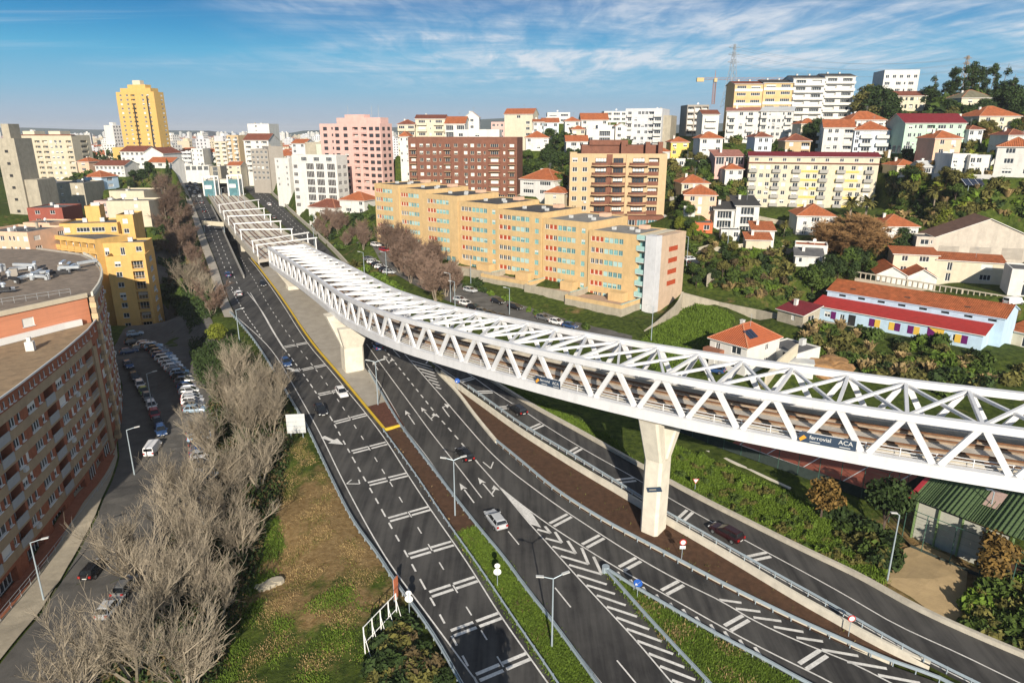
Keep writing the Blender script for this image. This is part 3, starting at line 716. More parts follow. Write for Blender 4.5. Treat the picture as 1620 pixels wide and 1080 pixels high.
banner(1283, 690, 5.4, 'dark blue company banner with white lettering on the viaduct walkway, right end of the photo', [('ferrovial', .62, 1.0, -.08), ('ACA', .66, 3.75, -.08)])
banner(843, 605, 4.3, 'dark blue company banner between truss diagonals halfway along the viaduct', [('ferrovial', .5, .85, -.05), ('ACA', .55, 2.95, -.1)])

# concrete piers
def pier(name_label, base, tang, zt, half, arms, z0):
    t_ = Vector((tang[0], tang[1], 0)).normalized(); n_ = Vector((-t_.y, t_.x, 0))
    th = thing('bridge_pier', name_label, 'bridge pier', (base.x, base.y, z0))
    b = bmesh.new()
    def ring(c, a, d, z, ch=.35):
        pts = [(-a + ch, -d), (a - ch, -d), (a, -d + ch), (a, d - ch), (a - ch, d), (-a + ch, d), (-a, d - ch), (-a, -d + ch)]
        return [b.verts.new(c + t_ * x + n_ * y + Vector((0, 0, z))) for x, y in pts]
    def loft(r1, r2):
        for i in range(8): b.faces.new((r1[i], r1[(i + 1) % 8], r2[(i + 1) % 8], r2[i]))
    O = Vector((0, 0, 0)); zj = (zt - z0) * arms[0]
    r0 = ring(O, half[0], half[1], -1.0); r1 = ring(O, half[0], half[1], zj); loft(r0, r1); b.faces.new(list(reversed(r0))); b.faces.new(r1)
    for (ot, on, a, d, a0, d0, o0t, o0n) in arms[1]:
        s0 = ring(t_ * o0t + n_ * o0n, a0, d0, zj - .02, .25); s1 = ring(t_ * ot + n_ * on, a, d, zt - z0 - .35, .25)
        loft(s0, s1); b.faces.new(list(reversed(s0))); b.faces.new(s1)
    me = bpy.data.meshes.new('shaft'); bmesh.ops.recalc_face_normals(b, faces=b.faces); b.to_mesh(me); b.free(); me.materials.append(CONCW)
    place(me, 'shaft', th)
    for (ot, on, *_r) in arms[1]:
        MB().box(t_ * ot + n_ * on + Vector((0, 0, zt - z0 - .18)), (.9, .9, .34), math.atan2(t_.y, t_.x)).obj('bearing', GREY, th)
    return th
def near_i(p): return min(range(N_), key=lambda i: (c0[i].xy - p.xy).length)
b1 = P(1029, 838); i1 = near_i(b1); T1 = c0[i1 + 2] - c0[i1 - 2]
pb1 = P(1033, 836); 
pr = pier('tall pale concrete pier flaring towards the truss, standing in the brown median', pb1, T1, ZR[i1] , (1.25, 1.5), (.62, [(0, -2.6, 1.35, 1.0, 1.2, .72, 0, -.74), (0, 4.6, 1.35, 1.1, 1.2, .72, 0, .74)]), zc(pb1.y))
t1 = T1.normalized(); ang = math.atan2(t1.y, t1.x)
sg = place(MB().box((0, 0, 0), (2.1, .06, .62)).mesh('sign_plate', NAVY), 'sign_plate', pr, (0, 0, 0))
n1 = Vector((-t1.y, t1.x, 0)); 
if n1.y > 0: n1 = -n1
sg.location = n1 * 1.56 + t1 * .55 + Vector((0, 0, 6.6)); sg.rotation_euler = (0, -.38, ang)
MB().bx(-.7, -.045, -.06, .3, -.032, .08).obj('pale_strip', PAVE, sg)
pb2 = P(559, 583); i2 = near_i(pb2); T2 = c0[i2 + 2] - c0[i2 - 2]
pier('stocky pale concrete pier with a long slanting arm on the paved strip', pb2, T2, ZR[i2] + .2, (1.7, 2.0), (.5, [(-9.5, 0, 1.6, 2.6, .85, 1.9, -.84, 0), (2.2, 0, .8, 3.2, .8, 1.9, .86, 0)]), zc(pb2.y))
pb3 = P(455, 459); i3 = near_i(pb3); T3 = c0[i3 + 2] - c0[i3 - 2]
pier('low wedge shaped concrete abutment under the far end of the truss', pb3 + Vector((2, 3, 0)), T3, 10.3, (2.0, 3.0), (.25, [(-13, 0, 2.2, 4.2, 1.9, 2.9, 0, 0)]), zc(pb3.y))

# ------------------------------------------------------------------ approach guideway with its white portal frames
def zg(y): return 10.55 + (y - 207) * .028
def GW(px, py, dz=0):
    dx, dy, dz_ = ray(px, py); t = (10.55 - 207 * .028 + dz - CAM_H) / (dz_ - .028 * dy); return Vector((t * dx, t * dy, CAM_H + t * dz_))
gl = smooth_line([GW(409, 411), GW(400, 404), GW(383, 385), (GW(362, 360)), GW(349, 341), GW(335, 318), GW(326, 305)], 3)
gr_ = smooth_line([GW(501, 397), GW(488, 388), GW(463, 378), GW(445, 366), GW(428, 352), GW(412, 336), GW(396, 320), GW(378, 306)], 3)
gl = even(gl, sum((b - a).length for a, b in zip(gl[:-1], gl[1:])) / 48); gr_ = even(gr_, sum((b - a).length for a, b in zip(gr_[:-1], gr_[1:])) / 48)
gw = thing('approach_guideway', 'concrete railway guideway carrying several tracks from the tunnel mouth to the white truss', 'viaduct', gl[0])
GO = Vector(gw.location)
mb = MB()
for i in range(48):
    a, b, c, d = gl[i], gr_[i], gr_[i + 1], gl[i + 1]; z = Vector((0, 0, -1.0))
    mb.add([a, b, c, d]); mb.add([a + z, a, d, d + z]); mb.add([b, b + z, c + z, c]); mb.add([b + z, a + z, d + z, c + z])
mb.add([gl[0], gl[0] + Vector((0, 0, -1)), gr_[0] + Vector((0, 0, -1)), gr_[0]])
mb.obj('deck', DECKM, gw, -GO)
MB().sweep(gl, [(-.15, -1.3), (.15, -1.3), (.15, .9), (-.15, .9)]).obj('parapet', CONC, gw, -GO)
MB().sweep(gr_, [(-.15, -1.3), (.15, -1.3), (.15, .9), (-.15, .9)]).obj('parapet', CONC, gw, -GO)
for f in (.12, .2, .34, .42, .58, .66, .8, .88):
    ln = [a.lerp(b, f) for a, b in zip(gl, gr_)]
    MB().sweep(ln, [(-.16, 0), (.16, 0), (.16, .16), (-.16, .16)]).obj('rail', RUST, gw, -GO)
for f in (.27, .5, .73):
    ln = [a.lerp(b, f) for a, b in zip(gl, gr_)]
    MB().sweep(ln, [(-.5, 0), (.5, 0), (.5, .3), (-.5, .3)]).obj('kerb', CONCW, gw, -GO)
sup = MB()
for i in range(4, 46, 8):
    for f in (.15, .85):
        p = gl[i].lerp(gr_[i], f); zb = zc(p.y) - 6; sup.bx(p.x - .8, p.y - .8, zb, p.x + .8, p.y + .8, p.z - 1.0)
sup.obj('support_columns', CONC, gw, -GO, kind='stuff')
PORT = [((409, 410), (501, 397)), ((402, 403), (488, 388)), ((383, 383), (463, 382)), ((373, 373), (445, 368)), ((363, 360), (429, 357)), ((356, 351), (419, 346)), ((349, 340), (410, 331))]
ords = ['nearest the truss', 'second from the truss', 'third from the truss', 'fourth from the truss', 'fifth from the truss', 'sixth from the truss', 'farthest from the truss, before the tunnel']
for (a, b), od in zip(PORT, ords):
    a, b = GW(*a), GW(*b); a.z, b.z = zg(a.y), zg(b.y)
    t = thing('portal_frame', 'white catenary portal frame over the guideway tracks, ' + od, 'portal frame', a, 0, 'white portal frames over the approach guideway')
    hgt = 4.5; o = b - a
    for q in (Vector((0, 0, 0)), o): MB().beam(q, q + Vector((0, 0, hgt)), .34, .34, up=(1, 0, 0)).obj('post', STEEL, t)
    MB().beam(Vector((-.5, 0, hgt)), o + Vector((.5, 0, hgt)), .36, .4).obj('crossbeam', STEEL, t)

# ------------------------------------------------------------------ underpass trench beside the guideway
tl, trr = even(CUT_L, 4), even(CUT_R, 4); n_ = min(len(tl), len(trr))
tl = even(CUT_L, 1e-9 + sum((b - a).length for a, b in zip(CUT_L[:-1], CUT_L[1:])) / 30); trr = even(CUT_R, 1e-9 + sum((b - a).length for a, b in zip(CUT_R[:-1], CUT_R[1:])) / 30)
dep = lambda p: -min(max((p.y - CUT_Y0) / (CUT_Y1 - CUT_Y0), 0), 1) * 6.4
mb, w1 = MB(), MB()
for i in range(30):
    a, b, c, d = tl[i], trr[i], trr[i + 1], tl[i + 1]
    f = lambda p: p + Vector((0, 0, dep(p)))
    mb.add([f(a), f(b), f(c), f(d)])
    w1.add([f(a), f(d), d + Vector((0, 0, .0)), a + Vector((0, 0, .0))])
tag(mb.obj('underpass_road', ASPH), kind='structure')
w2 = MB().sweep(tl, [(-.2, -.1), (.2, -.1), (.2, 1.0), (-.2, 1.0)]); w1.mesh_(w2.v, w2.f)
tag(w1.obj('retaining_wall', GREY), 'grey retaining wall between the frontage road and the sunken carriageway', 'retaining wall')

# ------------------------------------------------------------------ crash barriers, kerbs and low walls
def guard_rail(line, label, dz=0.0, double=True, hgt=.72, step=2.0, m=GALV):
    ln = [p + Vector((0, 0, dz)) for p in line]
    t = thing('guard_rail', label, 'crash barrier', ln[len(ln) // 2]); O = Vector(t.location)
    prof = [(-.05, hgt - .31), (.02, hgt - .26), (.02, hgt - .2), (-.05, hgt - .155), (.02, hgt - .11), (.02, hgt - .05), (-.05, hgt)]
    sides = (1, -1) if double else (1,)
    for s in sides:
        pr_ = [(s * (a + .14), b) for a, b in prof] + [(s * .06, hgt), (s * .06, hgt - .31)]
        MB().sweep(ln, pr_, 0).obj('rail_beam', m, t, -O)
    ps = MB()
    for p in even(ln, step): ps.box(p + Vector((0, 0, hgt / 2 - .1)), (.1, .1, hgt + .1))
    ps.obj('rail_posts', GALV, t, -O, kind='stuff')
    return t
guard_rail(LC_BARL, 'galvanised crash barrier on the outer edge of the left carriageway above the dry grass bank')
guard_rail(LC_BARR, 'galvanised crash barrier between the left carriageway and the soil and grass median', double=False)
guard_rail(RC_BARL, 'galvanised crash barrier on the far side of the grass median, edging the right carriageway')
guard_rail(RC_BARR, 'bluish double crash barrier along the curved lower edge of the wide brown median', hgt=.78)
guard_rail(ISL_L, 'crash barrier on the left side of the grassy gore island')
guard_rail(ISL_R, 'crash barrier on the exit lane side of the grassy gore island')
guard_rail([p + Vector((0, 0, .25)) for p in offset_line(RR_LEFT, .5)[8:]], 'crash barrier on top of the pale wall beside the slip road', double=False)
t = thing('impact_attenuator', 'rounded metal barrier nose at the tip of the gore island', 'barrier end', P(958, 904)); 
MB().tube((0, 0, 0), (0, 0, .8), .45, .45, 10).obj('nose', GALV, t)
wl = MB(); ww = RR_WALL
top = offset_line(RR_LEFT, .75)
wtop = [p + Vector((0, 0, .22)) for p in top]
kk = 60
fa = even(list(ww), 1e-9 + sum((b - a).length for a, b in zip(ww[:-1], ww[1:])) / kk)
tp = [min(wtop, key=lambda q: (q.xy - p.xy).length) for p in fa]
WALLP = []
for p in fa:
    j = min(range(len(top) - 1), key=lambda k: (top[k].xy - p.xy).length); WALLP.append(Vector((p.x, p.y, 0)))
w = thing('median_wall', 'low pale concrete wall between the brown median and the raised slip road', 'wall', fa[30]); O = Vector(w.location)
for i in range(kk):
    a, b = fa[i], fa[i + 1]; d = (b - a).normalized(); r = Vector((d.y, -d.x, 0)) * -.35
    za, zb_ = a.z + RR_DZ + .2, b.z + RR_DZ + .2
    c = [Vector((a.x, a.y, a.z - .4)), Vector((b.x, b.y, b.z - .4))]
    wl.add([c[0], c[1], Vector((b.x, b.y, zb_)), Vector((a.x, a.y, za))])
    ra, rb = top[min(range(len(top)), key=lambda k: (top[k].xy - a.xy).length)], top[min(range(len(top)), key=lambda k: (top[k].xy - b.xy).length)]
    a2, b2 = a + r, b + r
    wl.add([Vector((a.x, a.y, za)), Vector((b.x, b.y, zb_)), Vector((b2.x, b2.y, zb_)), Vector((a2.x, a2.y, za))])
    wl.add([Vector((a2.x, a2.y, za)), Vector((b2.x, b2.y, zb_)), Vector((b2.x, b2.y, b.z)), Vector((a2.x, a2.y, a.z))])
wl.obj('wall_face', CONCW, w, -O)
# strip of asphalt shoulder between that wall and the slip road
def kerb_wall(line, label, h, wd, m, cat='kerb', name='kerb_wall', dz=0.0):
    ln = [p + Vector((0, 0, dz)) for p in line]; t = MB().sweep([p - ln[0] for p in ln], [(-wd / 2, -.5), (wd / 2, -.5), (wd / 2, h), (-wd / 2, h)]).obj(name, m, None, ln[0])
    return tag(t, label, cat)
kerb_wall(offset_line(RR_EDGE, -.25), 'pale concrete kerb wall along the outer edge of the slip road below the green slope', .55, .5, CONC, 'kerb wall')
kerb_wall(offset_line(RC_BARR, -.4)[:-4], 'low pale edging along the curved edge of the brown median', .16, .28, CONCW, 'kerb', 'kerb')
tip = PL([(690, 585), (697, 594), (724, 620), (751, 658), (786, 700)])
kerb_wall(tip, 'pale rough kerb rounding the upper tip of the brown median', .3, .55, CONCW, 'kerb', 'kerb')
YB = PL([(395, 409), (411, 429), (446, 476), (487, 541), (521, 580), (554, 620), (579, 651), (604, 681)])
kerb_wall(offset_line(YB, -.55), 'long yellow barrier kerb along the inner edge of the left carriageway', .34, .3, YLINE, 'barrier', 'yellow_barrier')
kerb_wall([P(608, 681), P(634, 674)], 'short yellow barrier across the soil median', .4, .28, YLINE, 'barrier', 'yellow_barrier')
kerb_wall(PL([(584, 590), (616, 645)]), 'concrete kerb between the paved strip and the right carriageway', .2, .3, CONC, 'kerb', 'kerb')
# ------------------------------------------------------------------ building kit
def wallmat(name, col, var=.08, dirt=.3): return mat(name, col, .88, var, .7, .15, 9, dirt=dirt)
M_WHITE = wallmat('white_render', (.67, .66, .62), .08, .4); M_CREAM = wallmat('cream_render', (.62, .56, .43)); M_YEL = wallmat('ochre_render', (.62, .435, .215), .1, .4)
M_YEL2 = wallmat('bright_ochre_render', (.64, .40, .135), .1, .4); M_PINK = wallmat('pink_render', (.66, .43, .38)); M_BEIGE = wallmat('beige_render', (.58, .51, .38)); M_SALM = wallmat('salmon_render', (.62, .27, .16))
M_BROWN = wallmat('brown_brick', (.20, .088, .058), .2); M_SAND = wallmat('sand_render', (.54, .40, .235)); M_PALE = wallmat('pale_grey_render', (.60, .61, .63)); M_GREEN = wallmat('pale_green_render', (.46, .62, .50))
M_BLUE = wallmat('pale_blue_render', (.50, .66, .80)); M_CONC = wallmat('bare_concrete', (.40, .36, .28), .15, .6); M_GREYB = wallmat('grey_render', (.34, .31, .27)); M_TOWER = wallmat('golden_render', (.64, .41, .13))
M_REDB = wallmat('dark_red_render', (.30, .085, .06)); M_PEACH = wallmat('peach_render', (.70, .46, .32)); M_BRICK = mat('red_brick', (.31, .105, .052), .9, .25, 1.6, .3, 12, dirt=.2); M_BANDB = wallmat('tan_band', (.38, .285, .18), .14, .45)
TEAL = mat('teal_glass', (.20, .42, .42), .25, .25, .8, spec=.6); REDSH = mat('red_shutter', (.42, .075, .03), .6, .2, 2); GREENF = mat('dark_green_frame', (.02, .09, .06), .5, .1, 2)
TEALP = mat('teal_panel', (.36, .56, .53), .4, .1, 1); RAILM = mat('grey_rail', (.35, .37, .38), .5, .1, 2)
REDROOF = tile_mat('bright_red_sheet', (.42, .035, .03), .28, .15, .04); MAROON = tile_mat('maroon_sheet', (.20, .02, .028), .28, .15, .04); SLATE = tile_mat('dark_slate', (.06, .058, .055), .35, .2, .04); OLIVE = tile_mat('olive_tile', (.20, .19, .13), .4)
TILEP = tile_mat('pinkish_tile', (.38, .17, .13)); GREENR = tile_mat('green_ribbed_sheet', (.075, .12, .05), .55, .12, .12)

def wall_panel(mb, p, q, z0, z1, ops, mi=0):
    """vertical wall from p to q (outside on the right of travel) with recessed openings (s0, z0, s1, z1, depth)"""
    p, q = Vector((p[0], p[1], 0)), Vector((q[0], q[1], 0)); Ln = (q - p).length; d = (q - p) / Ln; n = Vector((d.y, -d.x, 0))
    W3 = lambda s, z, k=0: p + d * s - n * k + Vector((0, 0, z))
    zs = sorted({round(v, 3) for v in [z0, z1] + [o[1] for o in ops] + [o[3] for o in ops]})
    for a, b in zip(zs[:-1], zs[1:]):
        cut = sorted([(o[0], o[2]) for o in ops if o[1] <= a + 1e-3 and o[3] >= b - 1e-3]); s = 0.0
        for c0_, c1_ in cut + [(Ln, Ln)]:
            if c0_ - s > 1e-3: mb.add([W3(s, a), W3(c0_, a), W3(c0_, b), W3(s, b)], mi)
            s = max(s, c1_)
    for s0, a, s1, b, k in ops:
        mb.add([W3(s0, a), W3(s1, a), W3(s1, a, k), W3(s0, a, k)], mi); mb.add([W3(s0, b, k), W3(s1, b, k), W3(s1, b), W3(s0, b)], mi)
        mb.add([W3(s0, a), W3(s0, a, k), W3(s0, b, k), W3(s0, b)], mi); mb.add([W3(s1, a, k), W3(s1, a), W3(s1, b), W3(s1, b, k)], mi)
        if k > .5: mb.add([W3(s0, a, k), W3(s1, a, k), W3(s1, b, k), W3(s0, b, k)], mi)
WM = {}
def win_mesh(w, h, style='glass', fm=None, gm=None, bm=None, lod=0):
    fm, gm, bm = fm or FRAMEW, gm or GLASS, bm or BLIND
    key = (round(w, 2), round(h, 2), style, fm.name, gm.name, bm.name, lod)
    if key in WM: return WM[key]
    mb = MB(); t = .07 if not lod else .1; n = 1 if w < .95 else max(2, int(round(w / .85)))
    x0 = -w / 2
    if style == 'blind':
        mb.bx(x0 + t, -.03, t, -x0 - t, 0, h, 2)
    else:
        mb.add([(x0, 0, 0), (-x0, 0, 0), (-x0, 0, h), (x0, 0, h)], 1)
        if style == 'half': mb.bx(x0 + t, -.04, h * .5, -x0 - t, -.01, h - t, 2)
    y = -.07
    mb.bx(x0, y, 0, -x0, .0, t, 0); mb.bx(x0, y, t, x0 + t, 0, h, 0); mb.bx(-x0 - t, y, t, -x0, 0, h, 0)
    if not lod: mb.bx(x0 + t, y, h - t, -x0 - t, 0, h, 0)
    if style != 'blind':
        for i in range(1, n): x = x0 + w * i / n; mb.bx(x - t / 2, y, t, x + t / 2, 0, h - (0 if lod else t), 0)
    if not lod: mb.bx(x0 - .08, -.28, -.07, -x0 + .08, -.06, 0, 0)
    WM[key] = mb.mesh('window', [fm, gm, bm]); return WM[key]
def balc_mesh(w, d, m, kind='solid', sm=None, h=1.0):
    key = ('B', round(w, 2), d, m.name, kind, (sm or m).name, h)
    if key in WM: return WM[key]
    mb = MB(); sm = sm or m
    mb.bx(-w / 2, -d, -.16, w / 2, 0, 0, 1)
    if kind == 'solid':
        mb.bx(-w / 2, -d, 0, w / 2, -d + .1, h, 0); mb.bx(-w / 2, -d + .1, 0, -w / 2 + .1, 0, h, 0); mb.bx(w / 2 - .1, -d + .1, 0, w / 2, 0, h, 0)
    elif kind == 'rail':
        mb.bx(-w / 2, -d, h - .06, w / 2, -d + .06, h, 0)
        for s in (-1, 1): mb.bx(s * (w / 2 - .03) - .03, -d + .06, h - .06, s * (w / 2 - .03) + .03, 0, h, 0)
        k = max(3, int(w / .35))
        for i in range(k + 1): x = -w / 2 + .02 + (w - .04) * i / k; mb.bx(x - .015, -d + .01, 0, x + .015, -d + .04, h - .06, 0)
    elif kind == 'round':
        pts = [(w / 2 * math.sin(a), -d * math.cos(a) * 1.0) for a in [math.pi * (i / 10 - .5) for i in range(11)]]
        for (a, b), (c, e) in zip(pts[:-1], pts[1:]):
            mb.add([(a, b, -.45), (c, e, -.45), (c, e, h), (a, b, h)], 0); mb.add([(c * .97, e * .95, 0), (a * .97, b * .95, 0), (a * .97, b * .95, h), (c * .97, e * .95, h)], 0); mb.add([(a, b, h), (c, e, h), (c * .97, e * .95, h), (a * .97, b * .95, h)], 0)
        mb.add([(a, b, 0) for a, b in pts], 1); mb.add([(a, b, -.45) for a, b in reversed(pts)], 1)
    WM[key] = mb.mesh('balcony', [m, sm]); return WM[key]
SLOT = {'.': 1.0, ',': .4, 'w': 2.1, 'W': 2.9, 'n': 1.5, 'N': 1.2, 'd': 1.8, 'B': 3.2, 'C': 4.6, 'L': 3.4, 'R': 3.8, 'S': 3.4, 'b': 2.1, 'K': 3.4, 'T': 1.0, 'P': 4.4, 'G': 4.0, 'g': 2.4}
DIM = {'w': (1.35, 1.35, .95), 'W': (2.1, 1.35, .95), 'n': (.75, 1.2, 1.05), 'N': (.5, .9, 1.2), 'd': (1.0, 2.1, .05), 'B': (1.7, 2.15, .05), 'C': (2.9, 2.15, .05), 'L': (2.8, 2.15, .05), 'R': (3.4, 1.25, 1.0), 'S': (2.9, 2.6, .1), 'b': (1.35, 1.35, .95), 'K': (2.6, 2.2, .05), 'T': (.9, 1.3, .9), 'P': (3.6, 2.2, .05), 'G': (3.7, 2.7, .3), 'g': (2.0, 1.6, .7)}
RIDGE = mat('ridge_tile', (.46, .20, .11), .85, .2, 2)
PALEU = mat('pale_plant_box', (.55, .56, .55), .6, .1, 1)
AC_UNIT = MB().bx(-.4, -.17, 0, .4, .17, .55).mesh('air_conditioner', [PALEU])
class Facade:
    def __init__(s, parent, wall_mb, fh, balc=None, balk='solid', fm=None, gm=None, bm=None, lod=0, blinds=.25, slab=None, bd=1.1, name='window', rail_h=1.0):
        s.__dict__.update(locals())
    def run(s, p, q, z0, z1, rows, extra_ops=()):
        """rows: list of (floor z, pattern)"""
        p, q = Vector((p[0], p[1], 0)), Vector((q[0], q[1], 0)); Ln = (q - p).length; d = (q - p) / Ln; ang = math.atan2(d.y, d.x); n = Vector((d.y, -d.x, 0)); ops = list(extra_ops)
        for zf, pat in rows:
            if not pat: continue
            tot = sum(SLOT[c] for c in pat); k = Ln / tot; x = 0.0
            for c in pat:
                sw = SLOT[c] * k; cx = x + sw / 2; x += sw
                if c in '.,': continue
                w, h, sill = DIM[c]; w = min(w, sw * .92) if k < 1 else min(w * (1 + (k - 1) * .35), sw * .9)
                h = min(h, s.fh - sill - .12) if zf >= -50 else h
                dep = 1.3 if c in 'LK' else (.9 if c == 'P' else .16)
                ops.append((cx - w / 2, zf + sill, cx + w / 2, zf + sill + h, dep))
                r = rnd.random(); st = 'blind' if (c == 'b' and r < .75) or r < s.blinds * .55 else ('half' if r < s.blinds else 'glass')
                if c in 'LKP': st = 'glass' if r > .2 else 'half'
                if c == 'S': st = 'glass'
                ww, hh = (w * .8, h * .95) if c in 'LK' else (w, h)
                o = p + d * cx - n * (dep - .03)
                place(win_mesh(ww, hh, st, s.fm, s.gm, s.bm, s.lod), s.name, s.parent, (o.x, o.y, zf + sill), ang)
                if c in 'wWb' and rnd.random() < .09: ac = p + d * (cx + w * .2) + n * .24; place(AC_UNIT, 'air_conditioner', s.parent, (ac.x, ac.y, zf + .25), ang)
                bal = None
                if c == 'B': bal = balc_mesh(min(sw * .95, w + 1.0), s.bd, s.balc or M_WHITE, s.balk, s.slab, s.rail_h)
                elif c == 'C': bal = balc_mesh(min(sw * .97, w + 1.4), s.bd, s.balc or M_WHITE, s.balk, s.slab, s.rail_h)
                elif c == 'L': bal = balc_mesh(w - .02, .12, s.balc or M_WHITE, 'solid', s.slab, s.rail_h)
                elif c == 'K': bal = balc_mesh(w - .02, .08, s.balc or RAILM, 'rail', s.slab, s.rail_h)
                if bal:
                    o = p + d * cx + (n * .0 if c in 'BC' else n * .04); place(bal, 'balcony', s.parent, (o.x, o.y, zf + .04), ang)
        wall_panel(s.wall_mb, p, q, z0, z1, ops)
def uvface(mb, pts, mi=0):
    pts = [Vector(p) for p in pts]; n = (pts[1] - pts[0]).cross(pts[2] - pts[0]).normalized(); u = Vector((0, 0, 1)).cross(n)
    u = u.normalized() if u.length > 1e-4 else Vector((1, 0, 0)); v = n.cross(u); mb.add(pts, mi, [(p.dot(u), p.dot(v)) for p in pts])
def roof_mesh(kind, x0, y0, x1, y1, z, h, ov=.45):
    mb = MB(); X0, Y0_, X1, Y1 = x0 - ov, y0 - ov, x1 + ov, y1 + ov; w, d = X1 - X0, Y1 - Y0_
    if kind == 'hip':
        if w >= d: r0, r1 = (X0 + d / 2, (Y0_ + Y1) / 2, z + h), (X1 - d / 2, (Y0_ + Y1) / 2, z + h)
        else: r0, r1 = ((X0 + X1) / 2, Y0_ + w / 2, z + h), ((X0 + X1) / 2, Y1 - w / 2, z + h)
        A_, B_, C_, D_ = (X0, Y0_, z), (X1, Y0_, z), (X1, Y1, z), (X0, Y1, z)
        if w >= d: fs = [(A_, B_, r1, r0), (B_, C_, r1), (C_, D_, r0, r1), (D_, A_, r0)]
        else: fs = [(A_, B_, r0), (B_, C_, r1, r0), (C_, D_, r1), (D_, A_, r0, r1)]
        for f in fs: uvface(mb, f)
    elif kind == 'gable_x':
        a, b = (X0, (Y0_ + Y1) / 2, z + h), (X1, (Y0_ + Y1) / 2, z + h)
        uvface(mb, [(X0, Y0_, z), (X1, Y0_, z), b, a]); uvface(mb, [(X1, Y1, z), (X0, Y1, z), a, b])
    elif kind == 'gable_y':
        a, b = ((X0 + X1) / 2, Y0_, z + h), ((X0 + X1) / 2, Y1, z + h)
        uvface(mb, [(X0, Y1, z), (X0, Y0_, z), a, b]); uvface(mb, [(X1, Y0_, z), (X1, Y1, z), b, a])
    elif kind == 'shed':
        uvface(mb, [(X0, Y0_, z), (X1, Y0_, z), (X1, Y1, z + h), (X0, Y1, z + h)])
    n = len(mb.f); t = .18
    for i in range(n):                                # thickness
        pts = [mb.v[j] for j in mb.f[i]]
        mb.add([(p[0], p[1], p[2] - t) for p in reversed(pts)], 1)
    edge = [(X0, Y0_, z), (X1, Y0_, z), (X1, Y1, z + (h if kind == 'shed' else 0)), (X0, Y1, z + (h if kind == 'shed' else 0))]
    if kind in ('hip', 'shed'):
        for i in range(4):
            p, q = edge[i], edge[(i + 1) % 4]; mb.add([(p[0], p[1], p[2] - t), (q[0], q[1], q[2] - t), q, p], 1)
    elif kind == 'gable_x':
        for p, q in (((X0, Y0_, z), (X1, Y0_, z)), ((X1, Y1, z), (X0, Y1, z))): mb.add([(p[0], p[1], p[2] - t), (q[0], q[1], q[2] - t), q, p], 1)
        for X in (X0, X1): 
            for Y in (Y0_, Y1): mb.add([(X, Y, z - t), (X, (Y0_ + Y1) / 2, z + h - t), (X, (Y0_ + Y1) / 2, z + h), (X, Y, z)], 1)
    elif kind == 'gable_y':
        for p, q in (((X0, Y1, z), (X0, Y0_, z)), ((X1, Y0_, z), (X1, Y1, z))): mb.add([(p[0], p[1], p[2] - t), (q[0], q[1], q[2] - t), q, p], 1)
        for Y in (Y0_, Y1):
            for X in (X0, X1): mb.add([(X, Y, z - t), ((X0 + X1) / 2, Y, z + h - t), ((X0 + X1) / 2, Y, z + h), (X, Y, z)], 1)
    return mb
def chimney(parent, x, y, z, h=1.4, m=None, s=.7):
    mb = MB(); mb.bx(x - s / 2, y - s / 2, z - 1.2, x + s / 2, y + s / 2, z + h); mb.bx(x - s / 2 - .08, y - s / 2 - .08, z + h, x + s / 2 + .08, y + s / 2 + .08, z + h + .12)
    mb.obj('chimney', m or M_WHITE, parent)
def roof_clutter(parent, w, d, z, n, seed):
    r = random.Random(seed)
    for i in range(n):
        x, y = r.uniform(.12, .88) * w, r.uniform(.15, .85) * d; k = r.random()
        if k < .4: MB().bx(x, y, z, x + r.uniform(.8, 1.8), y + r.uniform(.8, 1.4), z + r.uniform(.7, 1.3)).obj('roof_unit', PALEU, parent)
        elif k < .65:
            mb = MB(); mb.tube((x, y, z), (x, y, z + 1.1), .04, .04, 5); mb.tube((x, y - .05, z + 1.1), (x - .1, y - .35, z + 1.2), .45, .5, 8); mb.obj('satellite_dish', FRAMEW, parent)
        elif k < .85:
            mb = MB(); mb.tube((x, y, z), (x, y, z + r.uniform(2, 4)), .035, .03, 4); hz = z + 2.0
            for j in range(3): mb.tube((x - .5, y, hz - j * .25), (x + .5, y, hz - j * .25), .02, .02, 3)
            mb.obj('aerial', RAILM, parent)
        else: MB().bx(x, y, z, x + .6, y + .6, z + 1.5).obj('chimney', M_CONC, parent)
